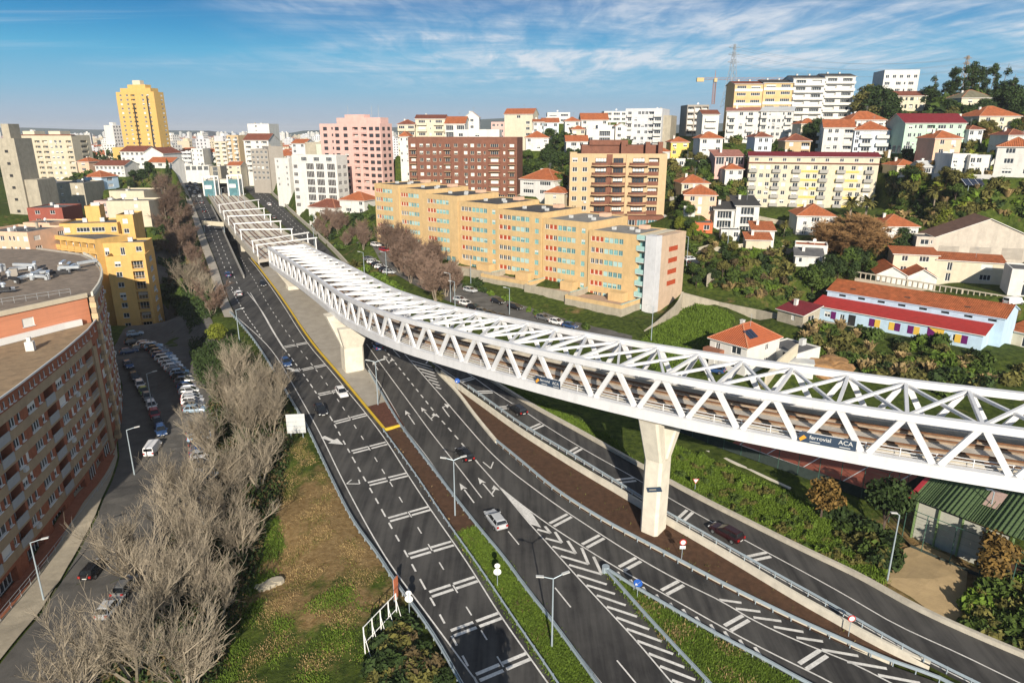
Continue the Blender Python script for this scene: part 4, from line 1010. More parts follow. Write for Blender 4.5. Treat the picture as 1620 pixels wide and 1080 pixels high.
def block(name, label, L, Rr, depth, floors, fh=2.85, gh=0.0, wall=M_WHITE, front='w.w', right=None, left=None, ground=None, roof=('flat', .7), roofm=None, group=None, cat='building',
          balc=None, balk='solid', fm=None, gm=None, bm=None, blinds=.25, band=None, top=None, lod=1, clutter=3, slab=None, bd=1.1, attic=None, foot=7.0, bsides='', parent=None, pname='wall', front_rows=None, chim=1, roof_h=None, rail_h=1.0):
    zt = L.z; d3 = Vector((Rr.x - L.x, Rr.y - L.y, 0)); w = d3.length; ang = math.atan2(d3.y, d3.x)
    kind = roof[0]; par = roof[1] if kind == 'flat' else 0.0
    H_ = floors * fh + gh + par + (attic[0] if attic else 0); zb = zt - H_
    if parent is None: th = thing(name, label, cat, (L.x, L.y, zb), ang, group)
    else: th = place(bpy.data.meshes.new('x'), pname, parent, (L.x, L.y, zb), ang)
    mb = MB(); F = Facade(th, mb, fh, balc, balk, fm, gm, bm, lod, blinds, slab, bd, rail_h=rail_h)
    rows = lambda pat: ([(0.05, ground if ground is not None else pat)] if gh else []) + [(gh + i * fh, (top if (top and i == floors - 1) else pat)) for i in range(floors)]
    fr_rows = rows(front) if front_rows is None else front_rows
    F.run((0, 0), (w, 0), -foot, H_, fr_rows); F.run((w, 0), (w, depth), -foot, H_, rows(right) if right else []); F.run((w, depth), (0, depth), -foot, H_, []); F.run((0, depth), (0, 0), -foot, H_, rows(left) if left else [])
    if kind == 'flat':
        zr = H_ - par; t = .25
        o_, i_ = [(0, 0), (w, 0), (w, depth), (0, depth)], [(t, t), (w - t, t), (w - t, depth - t), (t, depth - t)]
        for k in range(4):
            a, b, c, e = o_[k], o_[(k + 1) % 4], i_[(k + 1) % 4], i_[k]
            mb.add([(*a, H_), (*b, H_), (*c, H_), (*e, H_)]); mb.add([(*e, zr), (*e, H_), (*c, H_), (*c, zr)])
        MB().add([(*p, zr) for p in i_]).obj('roof', roofm or ROOFG, th)
        if clutter: roof_clutter(th, w, depth, zr, clutter, hash(label or name) % 1000 if False else len(label or name) * 7 + int(w * 10))
    else:
        rh = roof_h or (min(w, depth) * .28)
        ov = .45
        rf = roof_mesh(kind, 0, 0, w, depth, H_ + .02, rh, ov).obj('roof', [roofm or TILE, M_WHITE], th)
        if kind == 'gable_x':
            for X in (0, w): mb.add([(X, 0, H_), (X, depth, H_), (X, depth / 2, H_ + rh * .97)])
        elif kind == 'gable_y':
            for Y in (0, depth): mb.add([(0, Y, H_), (w, Y, H_), (w / 2, Y, H_ + rh * .97)])
        elif kind == 'shed':
            mb.add([(0, 0, H_), (0, depth, H_ + rh * .95), (0, depth, H_)]); mb.add([(w, 0, H_), (w, depth, H_), (w, depth, H_ + rh * .95)]); mb.add([(0, depth, H_), (w, depth, H_), (w, depth, H_ + rh * .95), (0, depth, H_ + rh * .95)])
        if kind == 'hip':
            ww, dd = w + .9, depth + .9; lng = ww >= dd; e0, e1 = ((-.45 + dd / 2, depth / 2), (w + .45 - dd / 2, depth / 2)) if lng else ((w / 2, -.45 + ww / 2), (w / 2, depth + .45 - ww / 2)); rc_ = MB(); zz = H_ + .05
            rc_.beam((*e0, zz + rh), (*e1, zz + rh), .26, .14)
            for cx, cy in ((-.45, -.45), (w + .45, -.45), (w + .45, depth + .45), (-.45, depth + .45)): t_ = e0 if ((cx < 0) if lng else (cy < 0)) else e1; rc_.beam((cx, cy, zz), (*t_, zz + rh), .24, .12)
            rc_.obj('ridge_caps', RIDGE, rf)
        if rnd.random() < .6 and floors > 1 and label: am = MB(); ax, ay, az_ = w * .6, depth * .5, H_ + rh * .8; am.tube((ax, ay, az_ - .5), (ax, ay, az_ + 2.6), .04, .03, 4); [am.tube((ax - .6, ay, az_ + 1.8 + .3 * q), (ax + .6, ay, az_ + 1.8 + .3 * q), .025, .025, 3) for q in range(3)]; am.obj('aerial', RAILM, th)
        for k in range(chim): chimney(rf, w * (.3 + .4 * k), depth * .6, H_ + rh * .55, 1.3)
    me = mb.mesh(pname, [wall])
    if parent is None: place(me, 'wall', th)
    else: th.data = me
    if band:
        for i in range(floors + (1 if gh else 0)):
            z = gh + i * fh; MB().bx(-.03, -.05, z - .16, w + .03, -.002, z + .12).obj('floor_band', band, th)
    th['_w'] = w; th['_h'] = H_; th['_d'] = float(depth)
    return th
def LR(l, r, Yl, Yr=None):
    a = A(*l, Yl)
    b = G(*r, a.z) if Yr is None else A(*r, Yr)
    return a, Vector((b.x, b.y, a.z))
def VP(px, py, p0, p1):
    dx, dy, dz_ = ray(px, py); ex, ey = p1[0] - p0[0], p1[1] - p0[1]
    t = (p0[0] * ey - p0[1] * ex) / (dx * ey - dy * ex); return Vector((t * dx, t * dy, CAM_H + t * dz_))
SETTLED = set()
def settle():
    """cut and fill: the hillside is levelled under and round every building"""
    for o in [o for o in SC.objects if '_d' in o and o.name not in SETTLED]:
        SETTLED.add(o.name); ca, sa_ = math.cos(o.rotation_euler.z), math.sin(o.rotation_euler.z); X, Yy = MX - o.location.x, MY - o.location.y; lx, ly = X * ca + Yy * sa_, -X * sa_ + Yy * ca
        dd = np.hypot(np.maximum(np.maximum(-lx, lx - o['_w']), 0), np.maximum(np.maximum(-ly, ly - o['_d']), 0)); k = np.clip(1 - (dd - 1.5) / 5.5, 0, 1); k = k * k * (3 - 2 * k) * (1 - wgt)
        HZ[:] = HZ * (1 - k) + (o.location.z - .06) * k
    TERRAIN.data.vertices.foreach_set('co', np.stack([MX, MY, HZ], -1).ravel()); TERRAIN.data.update()
# ------------------------------------------------------------------ the long ochre apartment row beside the highway
ROW0, ROW1 = (-47.5, 240.0), (35.0, 168.0)
row = thing('apartment_row', 'long stepped ochre apartment row with red shutters and teal windows beside the highway', 'apartment block', (-6, 204, 7))
RO = Vector(row.location)
SECT = [((592, 290), (630, 293)), ((630, 297), (672, 300)), ((673, 306), (723, 310)), ((725, 318), (786, 322)), ((786, 330), (857, 336)), ((858, 345), (930, 354)), ((932, 363), (1008, 367))]
rdir = Vector((ROW1[0] - ROW0[0], ROW1[1] - ROW0[1], 0)).normalized(); rn = Vector((-rdir.y, rdir.x, 0)); rang = math.atan2(rdir.y, rdir.x)
SHUT = win_mesh(1.0, 1.3, 'blind', FRAMEW, GLASS, REDSH, 1)
for k, (l, r) in enumerate(SECT):
    a, b = VP(*l, ROW0, ROW1), VP(*r, ROW0, ROW1); zt = a.z; w = (Vector((b.x, b.y, 0)) - Vector((a.x, a.y, 0))).length
    zb = zc((a.y + b.y) / 2) + 1.0; dpt = (19.0 if k < 6 else 15.0) + (k % 2) * .4; fh = 2.95
    sec = bpy.data.objects.new('section', bpy.data.meshes.new('section')); COL.objects.link(sec); sec.parent = row; sec.location = Vector((a.x, a.y, zb)) + rn * (.35 * (k % 2)) - RO; sec.rotation_euler = (0, 0, rang)
    mb = MB(); Hh = zt - zb; nfl = 6; base = Hh - .9 - nfl * fh; ops = []
    for f in range(nfl):
        z = base + f * fh
        allred = rnd.random() < .4
        s0 = w * .055
        for i in range(3):
            x = s0 + i * w * .093; ops.append((x, z + .95, x + w * .08, z + 2.25, .16)); cx = x + w * .04
            red = allred or rnd.random() < .25
            me = win_mesh(w * .08, 1.3, 'blind' if red else 'glass', FRAMEW, GLASS, REDSH, 1)
            place(me, 'shutter' if red else 'window', sec, (cx, .13, z + .95))
        nt_ = 4
        for i in range(nt_):
            x = w * .345 + i * w * .1; ww = w * .088; ops.append((x, z + .95, x + ww, z + 2.25, .16))
            st = rnd.choice(['glass', 'glass', 'half', 'blind']); place(win_mesh(ww, 1.3, st, TEALP, GLASSB if rnd.random() < .5 else TEAL, mat('pale_teal_blind', (.42, .60, .58), .6, .08), 1), 'window', sec, (x + ww / 2, .13, z + .95))
        if 3 <= k <= 5:
            ops.append((w * .86, z + .9, w * .94, z + 2.2, .16)); place(win_mesh(w * .08, 1.3, rnd.choice(['glass', 'half']), TEALP, TEAL, None, 1), 'window', sec, (w * .90, .13, z + .9))
    for i in range(4):
        x = w * (.3 + .16 * i); ops.append((x, max(.3, base - 2.6), x + w * .13, base - .35, .3)); place(win_mesh(w * .13, base - .35 - max(.3, base - 2.6), 'glass', TEALP, GLASSB, None, 1), 'window', sec, (x + w * .065, .26, max(.3, base - 2.6)))
    wall_panel(mb, (0, 0), (w, 0), -4, Hh, ops); wall_panel(mb, (w, 0), (w, dpt), -4, Hh, []); wall_panel(mb, (w, dpt), (0, dpt), -4, Hh, []); wall_panel(mb, (0, dpt), (0, 0), -4, Hh, [])
    t = .25; o_, i_ = [(0, 0), (w, 0), (w, dpt), (0, dpt)], [(t, t), (w - t, t), (w - t, dpt - t), (t, dpt - t)]
    for j in range(4):
        p, q, c, e = o_[j], o_[(j + 1) % 4], i_[(j + 1) % 4], i_[j]
        mb.add([(*p, Hh), (*q, Hh), (*c, Hh), (*e, Hh)]); mb.add([(*e, Hh - .25), (*e, Hh), (*c, Hh), (*c, Hh - .25)])
    sec.data = mb.mesh('section', [M_YEL])
    MB().add([(*p, Hh - .25) for p in i_]).obj('roof', mat('dark_roof_felt', (.075, .075, .078), .9, .3, .4, .3, dirt=.3) if k < 5 else mat('pale_roof_felt', (.24, .235, .22), .9, .2, .4, .3, dirt=.4), sec)
    for j in range(3):
        x, y = w * (.25 + .25 * j), dpt * (.35 + .2 * (j % 2)); MB().bx(x, y, Hh - .6, x + 1.0, y + .8, Hh + .5).obj('roof_unit', PALEU, sec)
    MB().bx(w * .55, dpt * .78, Hh - .6, w * .55 + 2.4, dpt * .92, Hh + .7).obj('stair_head', M_PEACH, sec)
    if k == 6:
        # teal balconies, white corner fin and the louvred end wall
        x1 = w + 2.9
        bay = MB(); wall_panel(bay, (w + .0, 1.4), (x1, 1.4), -4, Hh, []); bay.bx(w, 1.4, Hh - .2, x1, dpt, Hh - .1)
        bay.obj('balcony_bay', M_CREAM, sec)
        for f in range(6):
            z = base + f * fh; place(win_mesh(2.3, 2.1, 'glass', TEALP, TEAL, None, 1), 'window', sec, (w + 1.45, 1.36, z + .05)); place(balc_mesh(2.85, 1.5, TEALP, 'solid', M_WHITE, 1.1), 'balcony', sec, (w + 1.46, 1.38, z))
        place(balc_mesh(2.85, 1.5, TEALP, 'solid', M_WHITE, 1.1), 'balcony', sec, (w + 1.46, 1.38, base + 6 * fh - .2))
        MB().bx(x1, -.6, -4, x1 + 3.0, 2.2, Hh + .15).obj('corner_fin', M_PALE, sec)
        ew = MB(); lop = []
        for f in range(1, 5):
            z = base + (f + .9) * fh - .3; lop.append((3.8, z, 8.6, z + 1.25, .2))
            lv = MB()
            for j in range(6): lv.bx(0, 3.85 + 2.2 + j * .79 - 2.2, z, .1, 3.85 + j * .79 + .7, z + 1.25)
            lv.obj('louvre_panel', REDSH, sec, (x1 + 2.86, 2.2, 0))
        wall_panel(ew, (x1 + 3.0, 2.2), (x1 + 3.0, 2.2 + 12.5), -4, Hh - .1, lop); wall_panel(ew, (x1 + 3, 14.7), (w - .2, 14.7), -4, Hh - .1, []); ew.add([(w - .2, 2.2, Hh - .35), (x1 + 3, 2.2, Hh - .35), (x1 + 3, 14.7, Hh - .35), (w - .2, 14.7, Hh - .35)])
        ew.obj('end_wall', wallmat('end_wall_render', (.56, .42, .30), .1, .4), sec)
# terraces and garden walls in front of the row
TERR = [((640, 374), (700, 402), 4.5), ((726, 418), (800, 448), 6), ((786, 430), (862, 458), 7), ((858, 452), (930, 478), 8), ((925, 470), (1012, 498), 9)]
for k, (l, r, d_) in enumerate(TERR):
    a, b = VP(*l, ROW0, ROW1), VP(*r, ROW0, ROW1); z1 = zc((a.y + b.y) / 2) + 3.0; w = (b.xy - a.xy).length
    o = Vector((a.x, a.y, 0)) - rn * (d_ + .05)
    t = thing('garden_terrace', ['ochre garden terrace in front of the far sections of the apartment row', 'ochre garden terrace behind bare trees at the middle of the row', 'ochre terrace with teal coping between its neighbours, near a white van', 'broad ochre terrace with tiled floor above a stained garden wall', 'tiled end terrace below the teal balconies at the near end of the row'][k], 'terrace', (o.x, o.y, z1), rang, 'garden terraces along the foot of the ochre apartment row')
    MB().bx(0, 0, -6, w, d_ - .02, 0).obj('terrace_base', M_CONC, t)
    MB().add([(.25, .25, .01), (w - .25, .25, .01), (w - .25, d_ - .3, .01), (.25, d_ - .3, .01)]).obj('floor', mat('terrace_floor', (.42, .30, .22), .9, .12, 1), t)
    pr_ = MB(); pr_.bx(0, 0, 0, w, .2, 1.0); pr_.bx(0, .2, 0, .2, d_ - .1, 1.0); pr_.bx(w - .2, .2, 0, w, d_ - .1, 1.1)
    pr_.obj('parapet', M_CONC if k % 2 else M_YEL, t)
    MB().bx(w - .3, -.05, 1.1, w + .1, d_ - .1, 1.2).obj('coping', TEALP, t)
    MB().bx(w * .55, d_ - 3.2, 0, w * .8, d_ - .4, 2.3).obj('garden_shed', M_YEL, t)

# ------------------------------------------------------------------ apartment blocks behind and up the hill
l, r = LR((645, 217), (818, 219), 290, 283)
bb = block('apartment_block', 'long dark brown brick apartment block with eight storeys of shallow balconies', l, r, 16, 7, 2.85, 3.4, M_BROWN, 'BwwwnBw.wwwnCnB', left='B.w', right='..', ground='SSSSSSSSSS', roof=('flat', 2.0), balc=M_BROWN, slab=M_SAND, blinds=.4, clutter=7, fm=mat('cream_frame', (.60, .54, .42), .6, .05))
l, r = LR((590, 213), (644, 216), 300, 291)
# beige and brown block with bowed balconies
l, r = LR((902, 243), (1056, 247), 222, 220)
cb = block('apartment_block', 'sand coloured apartment block with bowed brown balconies and a brown brick penthouse', l, r, 17, 6, 3.0, 4.4, M_SAND, None, right='.w.w', ground='SSSSSSSS', roof=('flat', .5), clutter=2, foot=8, front_rows=[(.1, '.SSSSSSSSS.')] + [(4.4 + i * 3.0, 'ww..........nL.') for i in range(6)], balc=M_BROWN)
w_ = cb['_w']
for f in range(6):
    z = 4.4 + f * 3.0
    for cx, ww in ((w_ * .32, 5.6), (w_ * .50, 5.0), (w_ * .71, 6.0)):
        if f < 5 or True: place(balc_mesh(ww, 1.7, M_BROWN, 'round', M_SAND, .75), 'balcony', cb, (cx, -.02, z))
        place(win_mesh(ww * .62, 2.1, rnd.choice(['glass', 'half', 'glass']), mat('brown_frame', (.12, .06, .04)), GLASS, BLIND, 1), 'window', cb, (cx, -.09, z + .05))
for cx in (w_ * .41, w_ * .61): MB().bx(cx - .9, -.35, 4.4, cx + .9, 0.02, 4.4 + 18.3).obj('wall_fin', M_BROWN if cx < w_ * .5 else M_SAND, cb)
MB().bx(w_ * .12, 3.5, 22.0, w_ * .96, 15, 25.4).obj('penthouse', M_BROWN, cb); MB().bx(w_ * .2, 3.0, 25.4, w_ * .6, 12, 26.9).obj('penthouse', M_BROWN, cb)
for x in (.55, .80, .93): MB().bx(w_ * x - .7, 1.0, 22.4, w_ * x + .7, 3.2, 26.4).obj('chimney', M_BROWN, cb)
MB().bx(w_ * .10, -5.0, -7, w_ * .98, -.05, 4.2).obj('podium', M_BROWN, cb)
for i in range(7): place(win_mesh(2.9, 2.8, 'glass', FRAMEW, GLASSB if i > 4 else GLASS, None, 1), 'shop_window', cb, (w_ * .1 + 2.2 + i * 3.5, -5.02, .2))
MB().bx(w_ * .98 + .02, -4.9, -8, w_ * 1.55, 9, 3.4).obj('podium', M_WHITE, cb)
# pink tower
l, r = LR((505, 196), (601, 193), 337, 322)
pk = block('apartment_tower', 'tall pink apartment tower with dark square windows and deep balconies', l, r, 9, 10, 2.95, 4.6, M_PINK, '.g.ng.g.LLgg', right='.g.g.', ground='SSSSSS', roof=('flat', .8), balc=M_PINK, blinds=.04, fm=mat('dark_brown_frame', (.06, .03, .025)), clutter=5)
w_ = pk['_w']; MB().bx(w_ * .25, 2, pk['_h'] - .8, w_ * .97, 8, pk['_h'] + 2.6).obj('penthouse', M_PINK, pk); MB().bx(w_ * .38, 2.5, pk['_h'] + 2.6, w_ * .7, 7, pk['_h'] + 4.0).obj('penthouse', M_PINK, pk)
for x in (.36, .75, .86): MB().tube((w_ * x, 6, pk['_h'] + 2), (w_ * x, 6, pk['_h'] + 8), .12, .05, 5).obj('aerial', RAILM, pk)
# white modern block with grid windows
l, r = LR((461, 245), (531, 238), 318, 309)
wm = block('office_block', 'white modern block with a blank round corner and large dark gridded windows', l, r, 8, 6, 3.4, .0, M_WHITE, 'g,..,GG,G,', right='gg', roof=('flat', 3.2), fm=FRAMEW, blinds=0, gm=mat('dark_grid_glass', (.05, .045, .045), .2, .2, 1), clutter=4, left='..w..w')
w_ = wm['_w']; hw_ = wm['_h']
for i in range(3): place(win_mesh(3.0, 1.7, 'glass', FRAMEW, GLASS, None, 0), 'window', wm, (w_ * (.28 + .28 * i), -.03, hw_ - 2.5))
# cream and white block with rounded balconies
l, r = LR((1186, 247), (1392, 252), 244, 233)
cr = block('apartment_block', 'long cream and pale apartment block with grey balconies and yellow stripes, right of centre', l, r, 12, 5, 2.85, 3.6, M_CREAM, 'BwwBw.B.wwB..B.wwB.', right='..', ground='SSSSSSSSSSSS', roof=('gable_x',), roofm=MAROON, roof_h=1.4, attic=(2.4,), balc=mat('grey_balcony', (.36, .35, .32), .7, .1), blinds=.45, bd=.9, chim=3)
w_ = cr['_w']
for f in range(5):
    for x0, x1 in ((.36, .55), (.68, .86)): MB().bx(w_ * x0, -.06, 3.6 + f * 2.85 + .05, w_ * x1, -.002, 3.6 + f * 2.85 + .75).obj('yellow_stripe', mat('yellow_stripe', (.62, .50, .14), .8, .1), cr)
MB().bx(-.03, -.03, -1, w_ * .30, -.001 + .0, .0).obj('plinth', M_WHITE, cr)
MB().bx(-.2, -.5, 3.6 + 5 * 2.85 + .1, w_ + .2, 0, 3.6 + 5 * 2.85 + .4).obj('eaves', TILED, cr)
for i in range(9): place(win_mesh(1.3, 1.0, 'glass', FRAMEW, GLASS, None, 1), 'window', cr, (w_ * (.06 + .11 * i), -.03, 3.6 + 5 * 2.85 + .8))
# white block with curved balconies
l, r = LR((1150, 176), (1203, 174), 316, 312)
block('apartment_block', 'white apartment block with pink tiled roof and stacks of small balconies on the hill', l, r, 13, 5, 2.85, 2.6, M_WHITE, 'BwB.', left='.', ground='S.S.', roof=('shed',), roofm=TILEP, roof_h=2.0, blinds=.3, chim=1)
l, r = LR((1204, 176), (1256, 172), 311, 306)
block('apartment_block', 'white apartment block with a rounded pale metal roof and plain gable end, on the hill', l, r, 14, 6, 2.8, 1.5, M_WHITE, 'BnwwnB', right='.n.', roof=('shed',), roofm=mat('pale_metal_roof', (.50, .56, .62), .4, .08, 1), roof_h=2.2, blinds=.3, chim=0)
# hilltop terrace block: four stepped houses
HT = [((1163, 133), (1208, 132), 'brown and white hilltop block with an orange roof, left end of the skyline row', M_YEL, TILED, 'RR'), ((1209, 131), (1256, 130), 'ochre striped hilltop block with dark roof, second in the skyline row', M_YEL, SLATE, 'RR'), ((1256, 124), (1306, 123), 'white hilltop block with long balconies and dark roof, third in the row', M_WHITE, SLATE, 'PP'), ((1306, 121), (1354, 121), 'white hilltop block with long balconies, right end of the skyline row', M_WHITE, SLATE, 'PP')]
for i, (l, r, lab, wmat, rmat, pat) in enumerate(HT):
    l, r = LR(l, r, 326, 326)
    b_ = block('apartment_block', lab, l, r, 13, 6, 3.0, 2.2, wmat, pat, right='.', roof=('gable_x',), roofm=rmat, roof_h=1.6, blinds=.3, chim=2, group='stepped blocks on the skyline', foot=12, balc=M_WHITE)
    for f in range(6): MB().bx(.1, -1.3 if i > 1 else -.12, 2.2 + f * 3.0 - .15, b_['_w'] - .1, -.002, 2.2 + f * 3.0 + .95).obj('balcony', M_WHITE if i > 1 or f % 2 else M_YEL, b_)
# white houses with red roofs behind the cream block
l, r = LR((1304, 202), (1352, 205), 268, 265)
block('apartment_block', 'white four storey block with an orange tiled roof behind the cream block', l, r, 12, 4, 2.9, 1, M_WHITE, '.ww.L', left='B.w', roof=('gable_x',), roofm=TILE, roof_h=3.0, chim=2, blinds=.3)
l, r = LR((1353, 206), (1409, 206), 264, 261)
block('apartment_block', 'white block with blue grey balconies and an orange roof, next to a bushy slope', l, r, 12, 5, 2.8, .5, mat('bluish_white_render', (.62, .68, .74), .85, .06), 'wC.C', right='B.B', roof=('hip',), roofm=TILE, roof_h=3.2, chim=1, blinds=.3, balk='solid')
l, r = LR((1346, 190), (1402, 190), 272, 272)
block('house', 'orange hipped roof with narrow white walls rising just behind the white blocks', l, r, 10, 3, 2.8, 0, M_WHITE, 'w.w.w', roof=('hip',), roofm=TILE, roof_h=3.2, chim=1)
l, r = LR((1433, 195), (1529, 194), 252, 252)
block('apartment_block', 'pale green apartment block under a big maroon roof', l, r, 13, 3, 2.85, 1.8, M_GREEN, '.wnw.LCw.w.', left='.', ground='S.S.S.S.', roof=('gable_x',), roofm=MAROON, roof_h=3.4, chim=3, balc=M_WHITE, blinds=.15)
l, r = LR((1400, 111), (1456, 110), 338, 336)
block('apartment_block', 'white modern apartment block with long terraces among trees on the hilltop', l, r, 14, 5, 3.0, 0, M_WHITE, 'W.WnW.', roof=('flat', 1.5), top='wwwww', blinds=.1, clutter=1, foot=12)
l, r = LR((1414, 152), (1466, 152), 318, 316)
block('house', 'cream two storey house with a red roof below the white hilltop block', l, r, 10, 2, 2.9, .5, M_CREAM, 'nwnwnw', roof=('gable_x',), roofm=TILED, roof_h=2.2, chim=2, fm=GREENF, foot=10)
l, r = LR((990, 172), (1048, 174), 333, 327)
wg = block('apartment_block', 'pale grey apartment block with white balconies and a tall blank side wall', l, r, 22, 7, 2.8, 1, M_PALE, '.B.wwwwLC', right='....', roof=('flat', .8), balc=M_WHITE, blinds=.35, clutter=4)
MB().bx(wg['_w'] + .02, 4, -7, wg['_w'] + 3.6, 22, wg['_h'] - 3).obj('side_wing', M_CONC, wg)
l, r = LR((798, 181), (843, 180), 372, 368)
block('apartment_block', 'tall blank cream gable block with a small orange roof near the skyline', l, r, 12, 6, 2.9, .5, M_CREAM, '....w', roof=('gable_x',), roofm=TILE, roof_h=3.0, chim=2, blinds=.2, top='..w..')
l, r = LR((777, 193), (798, 193), 372, 371)
block('apartment_block', 'small pinkish block with dark square windows beside the tall cream gable', l, r, 10, 5, 2.9, 0, M_PINK, 'wnw', roof=('flat', .4), clutter=0, blinds=0)
l, r = LR((657, 188), (704, 186), 345, 345)
block('house', 'cream stepped house with wide terraces and a maroon roof on the skyline', l, r, 14, 4, 2.9, 0, M_CREAM, 'CnC', right='..w', roof=('gable_x',), roofm=TILED, roof_h=2.0, balc=M_CREAM, chim=1)
l, r = LR((629, 197), (656, 196), 342, 342)
block('house', 'cream house with curved terraces and a dark red roof, left of the stepped one', l, r, 12, 5, 2.9, 0, M_CREAM, 'C.C', roof=('hip',), roofm=TILED, roof_h=2.2, balc=M_CREAM, chim=1)
l, r = LR((704, 196), (735, 194), 335, 334)
block('house', 'white house with a big white gable wall and orange roof behind the brown block', l, r, 14, 3, 3, 1, M_WHITE, 'P.P', right='.', roof=('gable_x',), roofm=TILE, roof_h=3.4, chim=2)
l, r = LR((735, 186), (758, 188), 345, 345)
block('house', 'plain white gabled house at the right of the white gable wall', l, r, 12, 4, 3, 0, M_WHITE, '.w.', roof=('gable_y',), roofm=TILE, roof_h=3, chim=1)
l, r = LR((720, 205), (790, 207), 322, 320)
block('house', 'low white roofs and terrace walls just above the brown brick block', l, r, 10, 2, 3, 0, M_WHITE, 'w.w.w', roof=('flat', 1.0), clutter=3, roofm=M_WHITE)
l, r = LR((632, 216), (646, 216), 305, 305)
block('house', 'narrow white house squeezed against the left end of the brown block', l, r, 12, 7, 2.9, 0, M_WHITE, 'n.n', roof=('hip',), roofm=TILE, roof_h=2, chim=0)
# ------------------------------------------------------------------ houses on the slope
def house(name, label, l, r, Yl, Yr, depth, floors, wall, roof, rm, front='w.w', right=None, left=None, rh=None, fh=2.8, **k):
    a, b = LR(l, r, Yl, Yr); k.setdefault('chim', 1); k.setdefault('foot', 5); k.setdefault('lod', 1)
    return block(name, label, a, b, depth, floors, fh, 0, wall, front, right, left, roof=roof, roofm=rm, roof_h=rh, cat='house', **k)
H_, S_, GX_, GY_ = ('hip',), ('shed',), ('gable_x',), ('gable_y',)
house('villa', 'white two storey villa with a clean orange hipped roof below the truss', (1124, 534), (1183, 545), 128, 121.5, 11, 2, M_WHITE, H_, tile_mat('new_orange_tile', (.46, .125, .05), .4, .08), '.d..W.', right='..n.', rh=3.0, chim=1, balc=mat('brown_panel', (.28, .12, .07)))
vl = bpy.data.objects['villa']
MB().bx(-.4, -1.6, 2.9, 3.4, 0, 3.9).obj('balcony', mat('brown_panel', (.28, .12, .07)), vl)
vw, vh = vl['_w'], vl['_h']
zf = lambda x: vh + .16 + 3.0 * (vw + .45 - x) / ((vw + .9) / 2)
pq = [Vector((x, y, zf(x))) for x, y in ((vw - .9, 2.2), (vw - .9, 4.9), (vw - 2.7, 4.9), (vw - 2.7, 2.2))]
SOLAR = mat('solar_cell', (.02, .03, .06), .15, .1, 3, spec=.8)
vroof = [c for c in vl.children if c.name.startswith('roof')][0]
for i in range(3):
    a, b = i / 3 + .02, (i + 1) / 3 - .02
    MB().add([pq[0].lerp(pq[1], a), pq[0].lerp(pq[1], b), pq[3].lerp(pq[2], b), pq[3].lerp(pq[2], a)]).obj('solar_panel', SOLAR, vroof)
